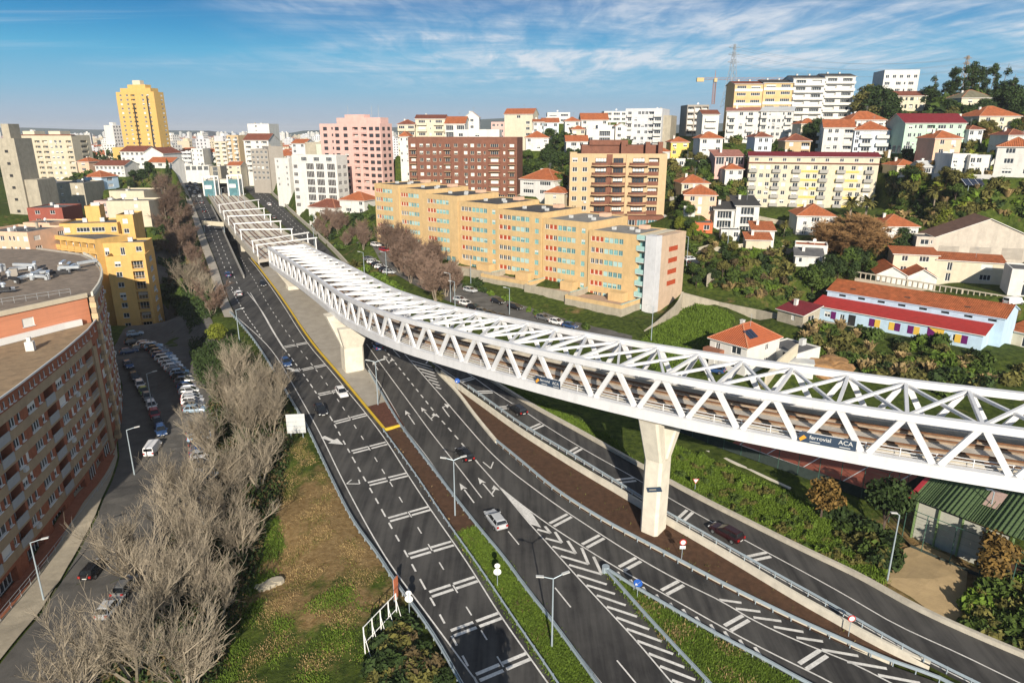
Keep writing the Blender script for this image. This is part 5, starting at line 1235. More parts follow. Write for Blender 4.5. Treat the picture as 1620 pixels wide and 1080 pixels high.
HOUSES = [
 ('white garage wing with a flat grey roof beside the orange roofed villa', (1208, 545), (1262, 553), 130, 124, 8, 1, M_WHITE, ('flat', .2), None, '.w.S', None),
 ('small stone shed with a maroon roof at the end of the long garden wall', (1231, 488), (1272, 494), 152, 146, 5.5, 1, M_CONC, S_, MAROON, '..n.', 'w'),
 ('peach house with an orange hipped roof near the sand coloured block', (1083, 308), (1134, 311), 212, 210, 10, 2, M_PEACH, H_, TILE, '.wd.w', 'w.w'),
 ('grey green house with a red hipped roof, above the peach house', (1079, 290), (1122, 291), 226, 226, 10, 2, M_BEIGE, H_, TILE, 'w.w.', 'w'),
 ('yellow house with an orange hipped roof on the hill below the pale grey block', (1062, 225), (1090, 226), 290, 290, 9, 2, mat('lemon_render', (.72, .52, .14), .88, .06), H_, TILE, 'w.w', 'w'),
 ('white villa with a big dark slate roof and a long white balcony', (1165, 325), (1202, 327), 206, 205, 13, 3, M_WHITE, S_, SLATE, '.P.', '.'),
 ('lower white villa with a dark slate roof, left of the bigger one', (1131, 331), (1163, 332), 207, 206, 8, 2, M_WHITE, S_, SLATE, 'P', '.'),
 ('white bungalow with a wide orange roof and a stairway, below the cream block', (1262, 341), (1322, 343), 205, 203, 12, 2, M_WHITE, H_, TILE, '.dWw.', 'w'),
 ('small white annex with an orange shed roof, under the big slate villa', (1191, 364), (1226, 366), 190, 189, 7, 1, M_WHITE, S_, TILE, '...', '.'),
 ('cream garden shed with an orange roof, in front of the white annex', (1181, 379), (1220, 382), 184, 183, 5, 1, M_BEIGE, S_, TILE, '..', None),
 ('low white outhouse with a terracotta topped terrace, left of the bushy brown tree', (1258, 386), (1310, 390), 184, 181, 7, 2, M_WHITE, ('flat', .4), TILE, '.dn.', None),
 ('white shed with a grey roof at the foot of the terracotta terrace', (1259, 404), (1302, 407), 178, 176, 5, 1, M_WHITE, S_, ROOFG, 'n.n', None),
 ('white cottage with an orange hipped roof left of the warehouse', (1394, 358), (1454, 358), 196, 195, 11, 1, M_WHITE, H_, TILE, '.w.n.w', None),
 ('little white hut with a grey sheet roof between the red wall and the lawn', (1141, 363), (1171, 365), 192, 191, 5, 1, M_WHITE, ('flat', .2), None, 'w.w', None),
 ('low orange and white outhouse left of the slate villas', (1100, 352), (1128, 353), 200, 199, 7, 1, wallmat('orange_render', (.55, .15, .06)), ('flat', .2), None, '.w', None),
 ('long white retaining house under the peach house', (1082, 326), (1100, 327), 208, 207, 7, 1, M_WHITE, ('flat', .2), None, '.', None),
 ('peach house with two red roof tiers in front of the green block', (1480, 219), (1522, 219), 226, 226, 10, 3, M_PEACH, H_, TILE, '.w.w.', 'w'),
 ('boxy white house with a dark roof terrace, right of the peach house', (1508, 243), (1536, 244), 210, 210, 9, 2, M_WHITE, ('flat', .9), None, 'w.w', '.'),
 ('long low white house with a pink terrace roof', (1536, 245), (1570, 247), 208, 207, 9, 2, M_WHITE, ('flat', .4), None, 'ww.w', '.'),
 ('white house with teal shutters and an orange roof at the right edge', (1579, 232), (1640, 236), 205, 200, 12, 3, M_WHITE, H_, TILE, '.W.w', None),
 ('cream villa with an orange hipped roof half hidden by golden shrubs', (1550, 184), (1616, 182), 262, 262, 13, 2, M_CREAM, H_, TILE, '.w.w.w', None),
 ('cream house with an olive grey roof and open balconies near the pylon', (1522, 155), (1573, 156), 300, 300, 12, 3, M_CREAM, H_, OLIVE, '.w.L', 'L'),
 ('low house with a dark red roof right of the olive roofed house', (1575, 160), (1610, 161), 305, 305, 10, 1, M_WHITE, GX_, MAROON, '.w.w', None),
 ('white house with a brown roof cut by the right edge, above the warehouse', (1586, 309), (1640, 312), 222, 218, 9, 2, mat('bluish_white_render', (.62, .68, .74)), H_, TILEB, '.b.', '.'),
 ('white house with a red hipped roof just above the maroon cafe roof', (1195, 217), (1222, 218), 262, 262, 9, 2, mat('bluish_white_render', (.62, .68, .74)), H_, TILED, '.ww.', None),
 ('long tan house with a brown hipped roof behind the cream block', (1243, 223), (1283, 224), 258, 257, 10, 2, M_SAND, H_, TILED, '.w..L', None),
 ('house with a red hipped roof and stacked terraces, left of the white hill block', (1108, 219), (1144, 219), 268, 268, 10, 3, M_WHITE, H_, TILE, 'w.w', None),
 ('low pavilion with a pink awning roof and garden terrace', (1132, 248), (1178, 249), 252, 252, 8, 1, M_PINK, S_, TILEP, 'SSS', None),
 ('white house with grey balconies left of the white hill blocks', (1112, 181), (1138, 181), 318, 318, 10, 4, M_WHITE, GX_, TILED, 'C', None),
 ('unfinished brown block with open floors under the crane', (1088, 166), (1122, 166), 345, 345, 14, 5, M_GREYB, ('flat', .3), None, 'LLL', None),
 ('white house with a broad orange roof behind the dark trees', (823, 283), (876, 290), 240, 232, 12, 2, M_WHITE, H_, TILE, 'RR', 'w'),
 ('tan tower house with a pointed orange roof beside the broad orange roof', (862, 305), (893, 305), 224, 222, 8, 3, M_BEIGE, H_, TILE, '.n.', 'n'),
 ('small white house with a red roof beside the white office block', (488, 327), (530, 328), 292, 286, 11, 1, M_WHITE, H_, TILED, '.w.', None),
 ('white house with an orange hipped roof between the office block and the ochre row', (537, 316), (576, 317), 290, 285, 11, 2, M_WHITE, H_, TILE, '.W.w', None),
 ('long house with an orange roof above the garden wall, in the middle of the hill', (896, 224), (930, 224), 300, 300, 10, 2, M_WHITE, GX_, TILE, '.Ww.', None),
 ('pale blue house with an orange roof at the top of the garden slope', (858, 194), (884, 194), 345, 345, 10, 3, mat('ice_blue_render', (.62, .74, .80)), GX_, TILE, 'w.w', None),
 ('white terrace house with an orange roof in the middle of the skyline', (844, 193), (860, 194), 345, 345, 10, 3, M_WHITE, GX_, TILE, 'w.w', None),
 ('low white house with a long orange roof below the skyline', (832, 218), (868, 219), 318, 318, 10, 2, M_WHITE, H_, TILE, 'w.ww', None),
 ('white house with a flat grey canopy and stepped terrace, left of the pale grey block', (928, 204), (972, 205), 318, 318, 11, 2, M_WHITE, ('flat', .4), None, 'wP', None),
 ('white house with a dark grey slatted facade under the orange roofs', (946, 198), (974, 199), 330, 330, 9, 2, M_PALE, ('flat', .3), None, 'R', None),
 ('broad house with two orange roofs on the ridge left of the pale grey block', (920, 190), (962, 191), 350, 350, 12, 2, M_WHITE, GX_, TILE, 'w.w.w', None),
 ('white gabled house with an orange roof touching the pale grey block', (974, 200), (992, 200), 322, 322, 9, 3, M_WHITE, GY_, TILE, 'w.', None),
 ('long low white building with a flat roof on the ridge skyline', (866, 178), (902, 177), 400, 400, 12, 2, M_WHITE, ('flat', .3), None, 'RR', None),
 ('long white building with dark window bands on the ridge, right of the trees', (956, 176), (996, 176), 400, 400, 12, 2, M_WHITE, ('flat', .3), None, 'RRR', None),
 ('small white house with an orange roof halfway down the ridge', (894, 192), (918, 192), 338, 338, 9, 2, M_WHITE, H_, TILE, 'w.w', None),
 ('cream house with an orange roof in the trees below the ridge', (905, 205), (926, 206), 322, 322, 9, 2, M_CREAM, H_, TILE, 'w.w', None),
 ('white house with a terracotta roof on the slope left of the cream block', (1148, 268), (1176, 269), 246, 246, 9, 2, M_WHITE, H_, TILE, '.w.w', None),
 ('low cream house with an orange roof at the edge of the wild slope', (1420, 262), (1452, 262), 232, 232, 9, 1, M_CREAM, H_, TILE, '.w.', None),
 ('white greenhouse like shed on the terrace under the boxy white house', (1460, 264), (1492, 264), 218, 218, 7, 1, M_PALE, GX_, PALEU, 'WW', None),
 ('grey walled house with a red roof between cream villa and green block', (1534, 205), (1556, 206), 250, 250, 9, 2, M_PALE, H_, TILED, 'w.w', None),
 ('small white house with a red roof right of the teal shuttered house', (1596, 214), (1630, 214), 232, 232, 9, 2, M_WHITE, H_, TILED, 'w.w', None),
 ('pale house with an orange roof tucked below the skyline row', (1268, 196), (1298, 196), 290, 290, 9, 2, M_CREAM, H_, TILE, 'w.w', None),
 ('white house with an orange roof just left of the yellow house', (1036, 240), (1060, 240), 285, 285, 8, 2, M_WHITE, H_, TILE, 'w.', None),
 ('low white terrace house below the yellow hill house', (1066, 252), (1104, 253), 262, 262, 8, 1, M_WHITE, ('flat', .3), None, '.w.w', None),
]
for (lab, l, r, Yl, Yr, dp, fl_, wm_, rf_, rm_, fr_, rt_) in HOUSES:
    house('house', lab, l, r, Yl, Yr, dp, fl_, wm_, rf_, rm_, fr_, rt_, clutter=1, blinds=.3)
settle()
# ------------------------------------------------------------------ school with the coloured panels
l, r = G(1287, 482, 9.3), G(1556, 530, 9.3)
sc = block('school', 'pale blue school with long red front roof, purple and yellow panels, old tiled hall', l, r, 5.5, 1, 3.3, 0, M_BLUE, '..w.d....w..w....w..w...', None, roof=('shed',), roofm=REDROOF, roof_h=1.5, chim=0, cat='school', foot=4)
w_ = sc['_w']
PUR, YPAN = mat('purple_panel', (.13, .012, .12), .6, .05), mat('yellow_panel', (.72, .47, .08), .6, .05)
for x, m1, m2 in ((.09, None, PUR), (.37, PUR, YPAN), (.49, YPAN, PUR), (.60, PUR, YPAN), (.86, YPAN, PUR)):
    for k, m in enumerate((m1, m2)):
        if m: MB().bx(w_ * x + k * 1.25, -.06, .7, w_ * x + 1.15 + k * 1.25, -.005, 2.5).obj('panel', m, sc)
MB().add([(w_ * .71, -.05, .2), (w_ * .80, -.05, .2), (w_ * .80, -.05, 3.0), (w_ * .71, -.05, 3.0)]).obj('mural', PUR, sc); MB().add([(w_ * .71, -.06, 3.0), (w_ * .80, -.06, 1.0), (w_ * .80, -.06, 3.0)]).obj('mural', YPAN, sc)
MB().bx(w_ * .24, -.05, 0, w_ * .285, -.003, 2.5).obj('door', DARK, sc)
hall = MB(); wall_panel(hall, (w_ * .02, 5.6), (w_ * 1.06, 5.6), -3, 6.2, [(w_ * (.08 + .125 * i), 5.2, w_ * (.08 + .125 * i) + 1.6, 5.7, .15) for i in range(8)]); wall_panel(hall, (w_ * 1.06, 5.6), (w_ * 1.06, 17), -3, 6.2, []); wall_panel(hall, (w_ * 1.06, 17), (w_ * .02, 17), -3, 6.2, []); wall_panel(hall, (w_ * .02, 17), (w_ * .02, 5.6), -3, 6.2, [])
for X in (w_ * .02, w_ * 1.06): hall.add([(X, 5.6, 6.2), (X, 17, 6.2), (X, 11.3, 8.2)])
hall.obj('hall_wall', M_BLUE, sc)
for i in range(8): place(win_mesh(1.6, .5, 'glass', DARK, GLASS, None, 1), 'window', sc, (w_ * (.08 + .125 * i) + .8, 5.73, 5.2))
roof_mesh('gable_x', w_ * .02, 5.6, w_ * 1.06, 17, 6.22, 2.1, .3).obj('hall_roof', [tile_mat('weathered_orange_tile', (.40, .115, .04), .4, .4), M_BLUE], sc)
for i in range(5): MB().bx(w_ * (.15 + .17 * i), 7.4 + .4 * (i % 2), 6.85, w_ * (.15 + .17 * i) + 1.2, 7.9 + .4 * (i % 2), 7.12).obj('skylight', DARK, sc)
# yard fence behind the school, warehouse, sheds
l, r = G(1454, 362, 26), None
wa, wb = A(1473, 378, 187), A(1650, 392, 180)
wb.z = wa.z
wh = block('warehouse', 'large grey gabled warehouse with louvred bands and a brown ribbed roof', wa, wb, 12, 1, 8.0, 0, wallmat('weathered_render', (.52, .47, .40), .12, .5), None, None, left='.W', roof=('gable_y',), roofm=TILEB, roof_h=6.0, chim=0, cat='warehouse', foot=5)
for i in range(4): 
    lv = MB()
    for j in range(9): lv.bx(2.2 + i * 7.6, -.06 - .02 * (j % 2), 3.3 + j * .34, 2.2 + i * 7.6 + 5.0, -.003, 3.3 + j * .34 + .2)
    lv.obj('louvre_band', M_GREYB, wh)
l, r = LR((1451, 374), (1478, 378), 185, 184); block('annex', 'low grey annex with two dark windows against the left side of the warehouse', l, r, 7, 2, 2.8, 0, wallmat('weathered_render', (.5, .45, .38)), '.WN', None, roof=('flat', .3), cat='building', clutter=0, foot=4)
l, r = LR((1415, 401), (1484, 410), 179, 176)
block('workshop', 'cream workshop with a low orange roof in front of the warehouse', l, r, 7, 2, 2.8, 0, M_CREAM, '.w.W.', None, roof=('shed',), roofm=TILE, roof_h=1.0, cat='workshop', chim=0, foot=4)
l, r = LR((1484, 410), (1590, 420), 176, 170)
block('workshop', 'longer cream workshop with a brown door and weathered orange roof, below the warehouse', l, r, 7, 2, 2.8, 0, M_CREAM, '.d...W.', None, roof=('shed',), roofm=tile_mat('weathered_orange_tile', (.40, .115, .04), .4, .4), roof_h=1.0, cat='workshop', chim=0, foot=4)
for i, ((a, b), (c, d)) in enumerate((((1388, 434), (1434, 438)), ((1436, 438), (1482, 444)))):
    l, r = LR((a, b), (c, d), 173 - i * 2, 171 - i * 2)
    block('shed', ['orange tiled gable shed behind the school, left one of the pair', 'orange tiled gable shed behind the school, right one of the pair'][i], l, r, 12, 1, 3.0, 0, M_WHITE, None, None, roof=('gable_y',), roofm=tile_mat('weathered_orange_tile', (.40, .115, .04), .4, .4), roof_h=2.2, chim=0, foot=4, cat='shed', group='twin gable sheds')
l, r = G(1592, 520, 7.5), G(1660, 535, 7.5)
block('shed', 'weathered orange roofed shed at the right edge beside the school', l, r, 12, 1, 3.2, 0, M_CREAM, '.d.', None, roof=('shed',), roofm=tile_mat('weathered_orange_tile', (.40, .115, .04), .4, .4), roof_h=1.2, chim=0, foot=4, cat='shed')
l, r = A(1602, 425, 158), A(1660, 430, 155); r.z = l.z
block('garage', 'white garage block with a grey canopy at the right edge', l, r, 9, 2, 3.0, 0, M_WHITE, '.S', None, roof=('flat', .3), clutter=0, cat='garage', foot=4)
settle()
def wall_line(pts, h, wd, m, name, label, cat='wall', down=3.0):
    t = MB().sweep([p - pts[0] for p in pts], [(-wd / 2, -down), (wd / 2, -down), (wd / 2, h), (-wd / 2, h)]).obj(name, m, None, pts[0]); return tag(t, label, cat)
yf = even([A(1354, 429, 172), A(1606, 470, 156)], 1.2)
t = thing('yard_wall', 'concrete wall of small pillars and dark gaps behind the old school roof', 'wall', yf[0])
MB().sweep([p - yf[0] for p in yf], [(-.2, -5), (.2, -5), (.2, -1.6), (-.2, -1.6)]).obj('base', M_CONC, t); MB().sweep([p - yf[0] for p in yf], [(-.2, -.25), (.2, -.25), (.2, 0), (-.2, 0)]).obj('coping', M_CONC, t)
for i, p in enumerate(yf): MB().box(p - yf[0] + Vector((0, 0, -.9)), (.22 if i % 5 else .45, .3, 1.45), 0).obj('pillar', M_CONC, t)
# garden walls, cliff walls
gwp = [A(1078, 462, 168), A(1140, 478, 164), A(1200, 490, 158), A(1234, 497, 153)]
gwp = even(gwp, 3)
wall_line(gwp, .0, .5, M_CONC, 'garden_wall', 'long stained concrete garden wall climbing from the ochre row to the maroon shed', down=6)
wall_line(even([A(1006, 535, 150), A(1040, 510, 156), A(1072, 482, 165), A(1080, 463, 168)], 3), .3, .45, M_CONC, 'ramp_wall', 'concrete ramp wall running up beside the near end of the ochre row')
wall_line(even([A(1120, 436, 178), A(1150, 412, 188), A(1185, 388, 196)], 3), .2, .5, M_CONC, 'garden_wall', 'grey wall curving up between the green lawn and the vegetable gardens', down=3)
wall_line(even([A(1262, 545, 124), A(1230, 572, 118), A(1212, 596, 112)], 2), .2, .35, M_CREAM, 'garden_wall', 'cream garden wall in front of the villa garage', down=2)
wall_line(even([G(1280, 505, 6.0), G(1410, 530, 5.5), G(1560, 560, 5.5)], 4), .3, .4, M_CONC, 'terrace_wall', 'low concrete terrace edge in front of the blue school', down=3)
bx_ = thing('site_hut', 'small white flat roofed hut behind the truss beside the bare earth', 'hut', T(1232, 590) + Vector((0, 0, 0)), -.35)
MB().bx(0, 0, -.5, 6.0, 3, 2.4).obj('wall', M_WHITE, bx_); MB().bx(-.1, -.1, 2.4, 6.1, 3.1, 2.5).obj('roof', PALEU, bx_)

# ------------------------------------------------------------------ sports ground at the right
c1, c2, c3, c4 = G(1152, 704, 1.6), G(1392, 790, 1.6), G(1470, 748, 1.6), G(1225, 660, 1.6)
COURT = mat('red_court', (.27, .075, .045), .9, .12, 1.2, .2, world=True)
ct = thing('sports_court', 'red sports court with white lines inside a tall mesh fence', 'sports court', c1)
MB().add([p - c1 for p in (c1, c2, c3, c4)]).obj('surface', COURT, ct)
cl = MB()
def cline(a, b, w=.08):
    a, b = a - c1, b - c1; d = (b - a).normalized(); r = Vector((d.y, -d.x, 0)) * w; z = Vector((0, 0, .01)); cl.add([a - r + z, a + r + z, b + r + z, b - r + z])
q = lambda u, v: c1.lerp(c2, u).lerp(c4.lerp(c3, u), v)
for a, b in (((.05, .1), (.95, .1)), ((.05, .9), (.95, .9)), ((.05, .1), (.05, .9)), ((.95, .1), (.95, .9)), ((.5, .1), (.5, .9)), ((.05, .5), (.25, .5)), ((.25, .1), (.25, .9)), ((.75, .1), (.75, .9))): cline(q(*a), q(*b))
cl.obj('court_lines', LINE, ct)
FENCE = mat('green_fence_post', (.05, .12, .09), .6, .1, 2); DARKN = mat('dark_green_netting', (.035, .05, .045), .9, .2, 2)
def mesh_fence(pts, h, label, wall_h=1.6):
    t = thing('mesh_fence', label, 'fence', pts[0]); O = pts[0]
    pp = even(pts, 3.0)
    for p in pp: MB().tube(p - O, p - O + Vector((0, 0, h)), .06, .05, 5).obj('post', FENCE, t)
    for a, b in zip(pts[:-1], pts[1:]):
        MB().beam(a - O + Vector((0, 0, h)), b - O + Vector((0, 0, h)), .07, .07).obj('top_rail', FENCE, t)
        MB().beam(a - O + Vector((0, 0, wall_h / 2)), b - O + Vector((0, 0, wall_h / 2)), .05, wall_h).obj('netting_band', DARKN, t)
    w = MB()
    for a, b in zip(pts[:-1], pts[1:]):
        for k in range(1, 5): w.beam(a - O + Vector((0, 0, wall_h + (h - wall_h) * k / 5)), b - O + Vector((0, 0, wall_h + (h - wall_h) * k / 5)), .015, .015)
    w.obj('wires', FENCE, t, kind='stuff')
    return t
mesh_fence([G(1072, 682, 1.2), c1 + Vector((-.6, -1.2, -.3)), c2 + Vector((0, -1.2, -.3)), c3 + Vector((1, 0, -.3))], 5.0, 'tall dark green mesh fence along the lower side of the red court')
wall_line(even([G(1086, 702, .5), G(1140, 724, .5), G(1250, 775, .5)], 3), .35, .5, CONCW, 'low_wall', 'crumbling yellowish low wall at the top of the green slope below the court')
gh1, gh2 = G(1452, 788, 5.5), G(1660, 866, 5.5)
sh = thing('sports_hall', 'sports hall with a broad green ribbed roof and open mesh sides', 'sports hall', gh1, math.atan2(gh2.y - gh1.y, gh2.x - gh1.x))
gw_, gd = (gh2 - gh1).length, 20
mb = MB(); uvface(mb, [(-.6, -.6, 0), (gw_, -.6, 0), (gw_, gd / 2, 2.2), (-.6, gd / 2, 2.2)]); uvface(mb, [(gw_, gd, 0), (-.6, gd, 0), (-.6, gd / 2, 2.2), (gw_, gd / 2, 2.2)])
mb.obj('roof', GREENR, sh)
MB().beam((-.7, -.6, .05), (-.7, gd / 2, 2.25), .5, .25).obj('red_verge', mat('red_verge', (.35, .03, .04), .6, .1), sh)
rb = MB()
for i in range(int(gw_ / .5)): rb.beam((i * .5, -.6, .05), (i * .5, gd / 2, 2.25), .09, .10)
rb.obj('roof_ribs', GREENR, sh, kind='stuff')
for x in (6, 14): MB().add([(x, 3, .83), (x + 1.6, 3, .83), (x + 1.6, 6.5, 1.6), (x, 6.5, 1.6)]).obj('roof_light', mat('pink_rooflight', (.48, .34, .28), .6, .1), sh)
MB().bx(.2, .2, -6, 10, .45, -.6).obj('wall_panel', wallmat('pale_green_wall', (.46, .46, .40), .1, .4), sh); MB().bx(.2, .45, -6, .45, gd, -.3).obj('wall_panel', wallmat('pale_green_wall', (.46, .46, .40)), sh)
for i in range(9): MB().bx(i * 2.6, -.1, -6, i * 2.6 + .18, .1, -.05).obj('post', mat('green_post', (.20, .30, .12), .6, .1), sh)
MB().bx(10, .1, -6, gw_, .3, -4.6).obj('low_wall', M_CONC, sh); MB().add([(10, .4, -5.5), (gw_, .4, -5.5), (gw_, gd, -5.5), (10, gd, -5.5)]).obj('floor', SOIL, sh)
for h in (-3.2, -1.8): MB().bx(10, .12, h, gw_, .2, h + .08).obj('rail', mat('green_post', (.20, .30, .12)), sh)
mesh_fence([gh1 + Vector((-1.5, 6, -6.2)), gh1 + Vector((-1.2, -2.2, -6.2)), gh2 + Vector((-1, -2.2, -6.2))], 5.6, 'tall green mesh fence in front of the sports hall with the ribbed roof', .9)
# sand lot
sp_ = [T(*p) for p in ((1388, 915), (1408, 888), (1432, 868), (1462, 862), (1500, 880), (1530, 905), (1527, 945), (1548, 985), (1520, 992), (1480, 975), (1440, 945))]
sc_ = sum(sp_, Vector()) / len(sp_); mb = MB()
for i in range(len(sp_)):
    a, b = sp_[i], sp_[(i + 1) % len(sp_)]
    for u in range(6):
        f0, f1 = u / 6, (u + 1) / 6
        pts = [sc_.lerp(a, f0), sc_.lerp(a, f1), sc_.lerp(b, f1), sc_.lerp(b, f0)]
        mb.add([(p.x, p.y, H(p.x, p.y) + .16) for p in (pts if u else pts[1:3] + [sc_])])
tag(mb.obj('sand_lot', mat('sand', (.42, .31, .17), .95, .12, .8, .5, 9, world=True)), kind='structure')

for k, (pts, lab) in enumerate(((((1060, 318), (1100, 322), (1150, 330)), 'pale garden wall below the peach house'), (((1180, 345), (1220, 352), (1262, 356)), 'white garden wall between the slate villas and the bungalow'), (((1130, 262), (1180, 268), (1186, 290)), 'grey terrace wall left of the cream block'), (((1420, 285), (1500, 280), (1590, 292)), 'stone terrace wall above the solar array'), (((1230, 392), (1258, 398), (1262, 420)), 'rough wall at the edge of the vegetable plots'), (((1100, 400), (1150, 402), (1185, 392)), 'low wall of the vegetable plots right of the ochre row'), (((1500, 262), (1560, 268), (1620, 275)), 'white terrace wall below the houses at the right edge'))):
    pp = [T(*p) for p in pts]; pp = even(pp, 4); wall_line([Vector((p.x, p.y, H(p.x, p.y))) for p in pp], 1.3, .35, (M_WHITE, M_CONC, M_CREAM)[k % 3], 'garden_wall', lab, down=2)
# ------------------------------------------------------------------ curved brick block at the left
FB = [(-56.5, 45), (-59.5, 66), (-62.2, 80), (-65.6, 95), (-68.6, 106)]
def arc_pts(p0, p1, p2, n):
    return [((1 - t) ** 2 * p0[0] + 2 * t * (1 - t) * p1[0] + t * t * p2[0], (1 - t) ** 2 * p0[1] + 2 * t * (1 - t) * p1[1] + t * t * p2[1]) for t in [i / n for i in range(n + 1)]]
CURV = arc_pts((-71.0, 112.5), (-81.0, 137), (-97, 152), 7) + [(-112, 160)]
ZB, ZT1, ZT2, FHB = -3.0, 19.2, 23.6, 2.72
bk_ = thing('apartment_block', 'curved red brick apartment block with tan bands filling the left edge', 'apartment block', (-65, 95, ZB))
BO = Vector((-65, 95, 0))
def L2(p): return (p[0] + 65, p[1] - 95)
mb = MB(); Fc = Facade(bk_, mb, FHB, RAILM, 'rail', FRAMEW, GLASS, BLIND, 0, .18, rail_h=1.0)
near = FB + [(-71.0, 112.5)]
nf = 7
z1 = 3.4
pats = ['nLWnLW', '.WnLWn', 'LwnWLn', 'WnLwnL', 'K,K', None]
pats = ['.nLWnLWnL', 'WnLWnL', '.WnLwn', 'LWnwL', '.K', 'W.w']
fpatt = {0: 'WnLWnLWn', 1: 'LWnLwn', 2: '.WnLWn', 3: 'wnwK', 4: 'K.W'}
def near_facade():
    for i, (p, q) in enumerate(zip(near[:-1], near[1:])):
        pp, qq = L2(p), L2(q)
        rows = [(z1 + f * FHB, fpatt[i]) for f in range(nf - 1)] + [(z1 + (nf - 1) * FHB - .1, ''.join('NN,' for c in fpatt[i] if c not in '.,K'))] + [(.1, 'PP' if i != 3 else 'SPS')]
        ht = ZT1 - ZB
        Fc.fh = FHB; Fc.run(pp, qq, -3, ht, rows)
near_facade()
hc = ZT2 - ZB
for i, (p, q) in enumerate(zip(CURV[:-1], CURV[1:])):
    pp, qq = L2(p), L2(q)
    rows = [(z1 + f * FHB, 'W' if i < 1 else ('ww' if i < 7 else 'w.w.w')) for f in range(8)] + [(.1, 'S')]
    Fc.run(pp, qq, -3, hc - .9, rows)
    d = Vector((qq[0] - pp[0], qq[1] - pp[1], 0)).normalized(); n = Vector((d.y, -d.x, 0))
    wall_panel(mb, (pp[0], pp[1]), (qq[0], qq[1]), hc - .9, hc + .1, [])
mb.obj('wall', M_BRICK, bk_)
# tan bands run along every storey, standing a little proud
def band(path, z0, z1_, m, name='floor_band', out=.07):
    pts = [Vector((*L2(p), 0)) for p in path]
    MB().sweep(pts, [(-.02, z0), (out, z0), (out, z1_), (-.02, z1_)]).obj(name, m, bk_)
for f in range(nf): band(near[:-1] + [(near[-1][0] * .12 + near[-2][0] * .88, near[-1][1] * .12 + near[-2][1] * .88)], z1 + f * FHB - .5, z1 + f * FHB + (.78 if f < nf - 1 else .75), M_BANDB)
for f in range(9): band(CURV, z1 + f * FHB - .35, z1 + f * FHB + .55, M_BANDB)
band(CURV, hc - .9, hc + .2, M_GREYB, 'parapet_band', .12)
band(near, ZT1 - ZB, ZT1 - ZB + .25, FRAMEW, 'coping', .1)
for s, w_, m in ((0, .9, M_BANDB),):
    p = Vector((*L2((-68.9, 106.6)), 0)); MB().box(p + Vector((0, 0, 9.6)), (1.0, 1.1, 19.2), .1).obj('pilaster', M_BANDB, bk_)
p = Vector((*L2((-71.0, 112.5)), 0))
for k in range(28): MB().box(p + Vector((.05, 0, .4 + k * .94)), (.8 if k % 2 else .95, .9, .9), .25).obj('quoin', M_BANDB if k % 2 else M_SAND, bk_)
# roofs
rp = [L2(q) for q in near] + [L2(q) for q in ((-84, 112), (-90, 92), (-92, 45))]
GRAVR = mat('gravel_roof', (.30, .215, .13), .95, .25, .8, .5, 10, dirt=.4)
MB().add([(*q, ZT1 - ZB - .55) for q in rp]).obj('roof', GRAVR, bk_)
up = [(-72.2, 113.0), (-78.2, 100.4), (-86, 82), (-93, 66)]
upm = MB()
for a, b in zip(up[:-1], up[1:]):
    pass
upl = [L2(q) for q in reversed(up)]
Fu = Facade(bk_, upm, 3.6, RAILM, 'rail', FRAMEW, GLASS, BLIND, 0, .5)
for i, (a, b) in enumerate(zip(upl[:-1], upl[1:])): Fu.run(a, b, ZT1 - ZB - .6, hc, [(ZT1 - ZB + .3, ['.w.', 'b.w.b', '.b....'][i])])
M_SALMP = mat('salmon_cladding', (.60, .25, .14), .85, .1, .6, .2, dirt=.15, stretch=(.3, .3, 4))
upm.obj('penthouse_wall', M_SALMP, bk_)
top_poly = [L2(q) for q in CURV] + [L2(q) for q in ((-150, 165), (-150, 80), (-93, 66))] + [L2(q) for q in reversed(up[:-1])]
MB().add([(*q, hc - .25) for q in top_poly]).obj('roof', mat('grey_gravel_roof', (.25, .20, .155), .95, .3, .7, .5, 9, dirt=.4), bk_)
par = [Vector((*q, 0)) for q in upl]
MB().sweep(par, [(-.15, hc - .6), (.25, hc - .6), (.25, hc + .15), (-.15, hc + .15)]).obj('parapet', M_BEIGE, bk_)
inner = [Vector((*L2((a * .965 - 2.4, b)), 0)) for a, b in CURV[:-1]]
MB().sweep(inner, [(-.15, hc - .25), (.15, hc - .25), (.15, hc + .45), (-.15, hc + .45)]).obj('parapet', CONCW, bk_)
rail = MB()
for p in even([Vector((*L2((-74.5, 112.5)), hc)), Vector((*L2((-95, 90)), hc))], 1.6): rail.tube(p, p + Vector((0, 0, 1.0)), .03, .03, 4)
for h in (.5, 1.0): rail.tube(Vector((*L2((-74.5, 112.5)), hc + h)), Vector((*L2((-95, 90)), hc + h)), .03, .03, 4)
rail.obj('roof_railing', RAILM, bk_)
r5 = random.Random(5)
DUCT = mat('bright_duct', (.66, .70, .73), .3, .1, 1, metal=.5, spec=.6)
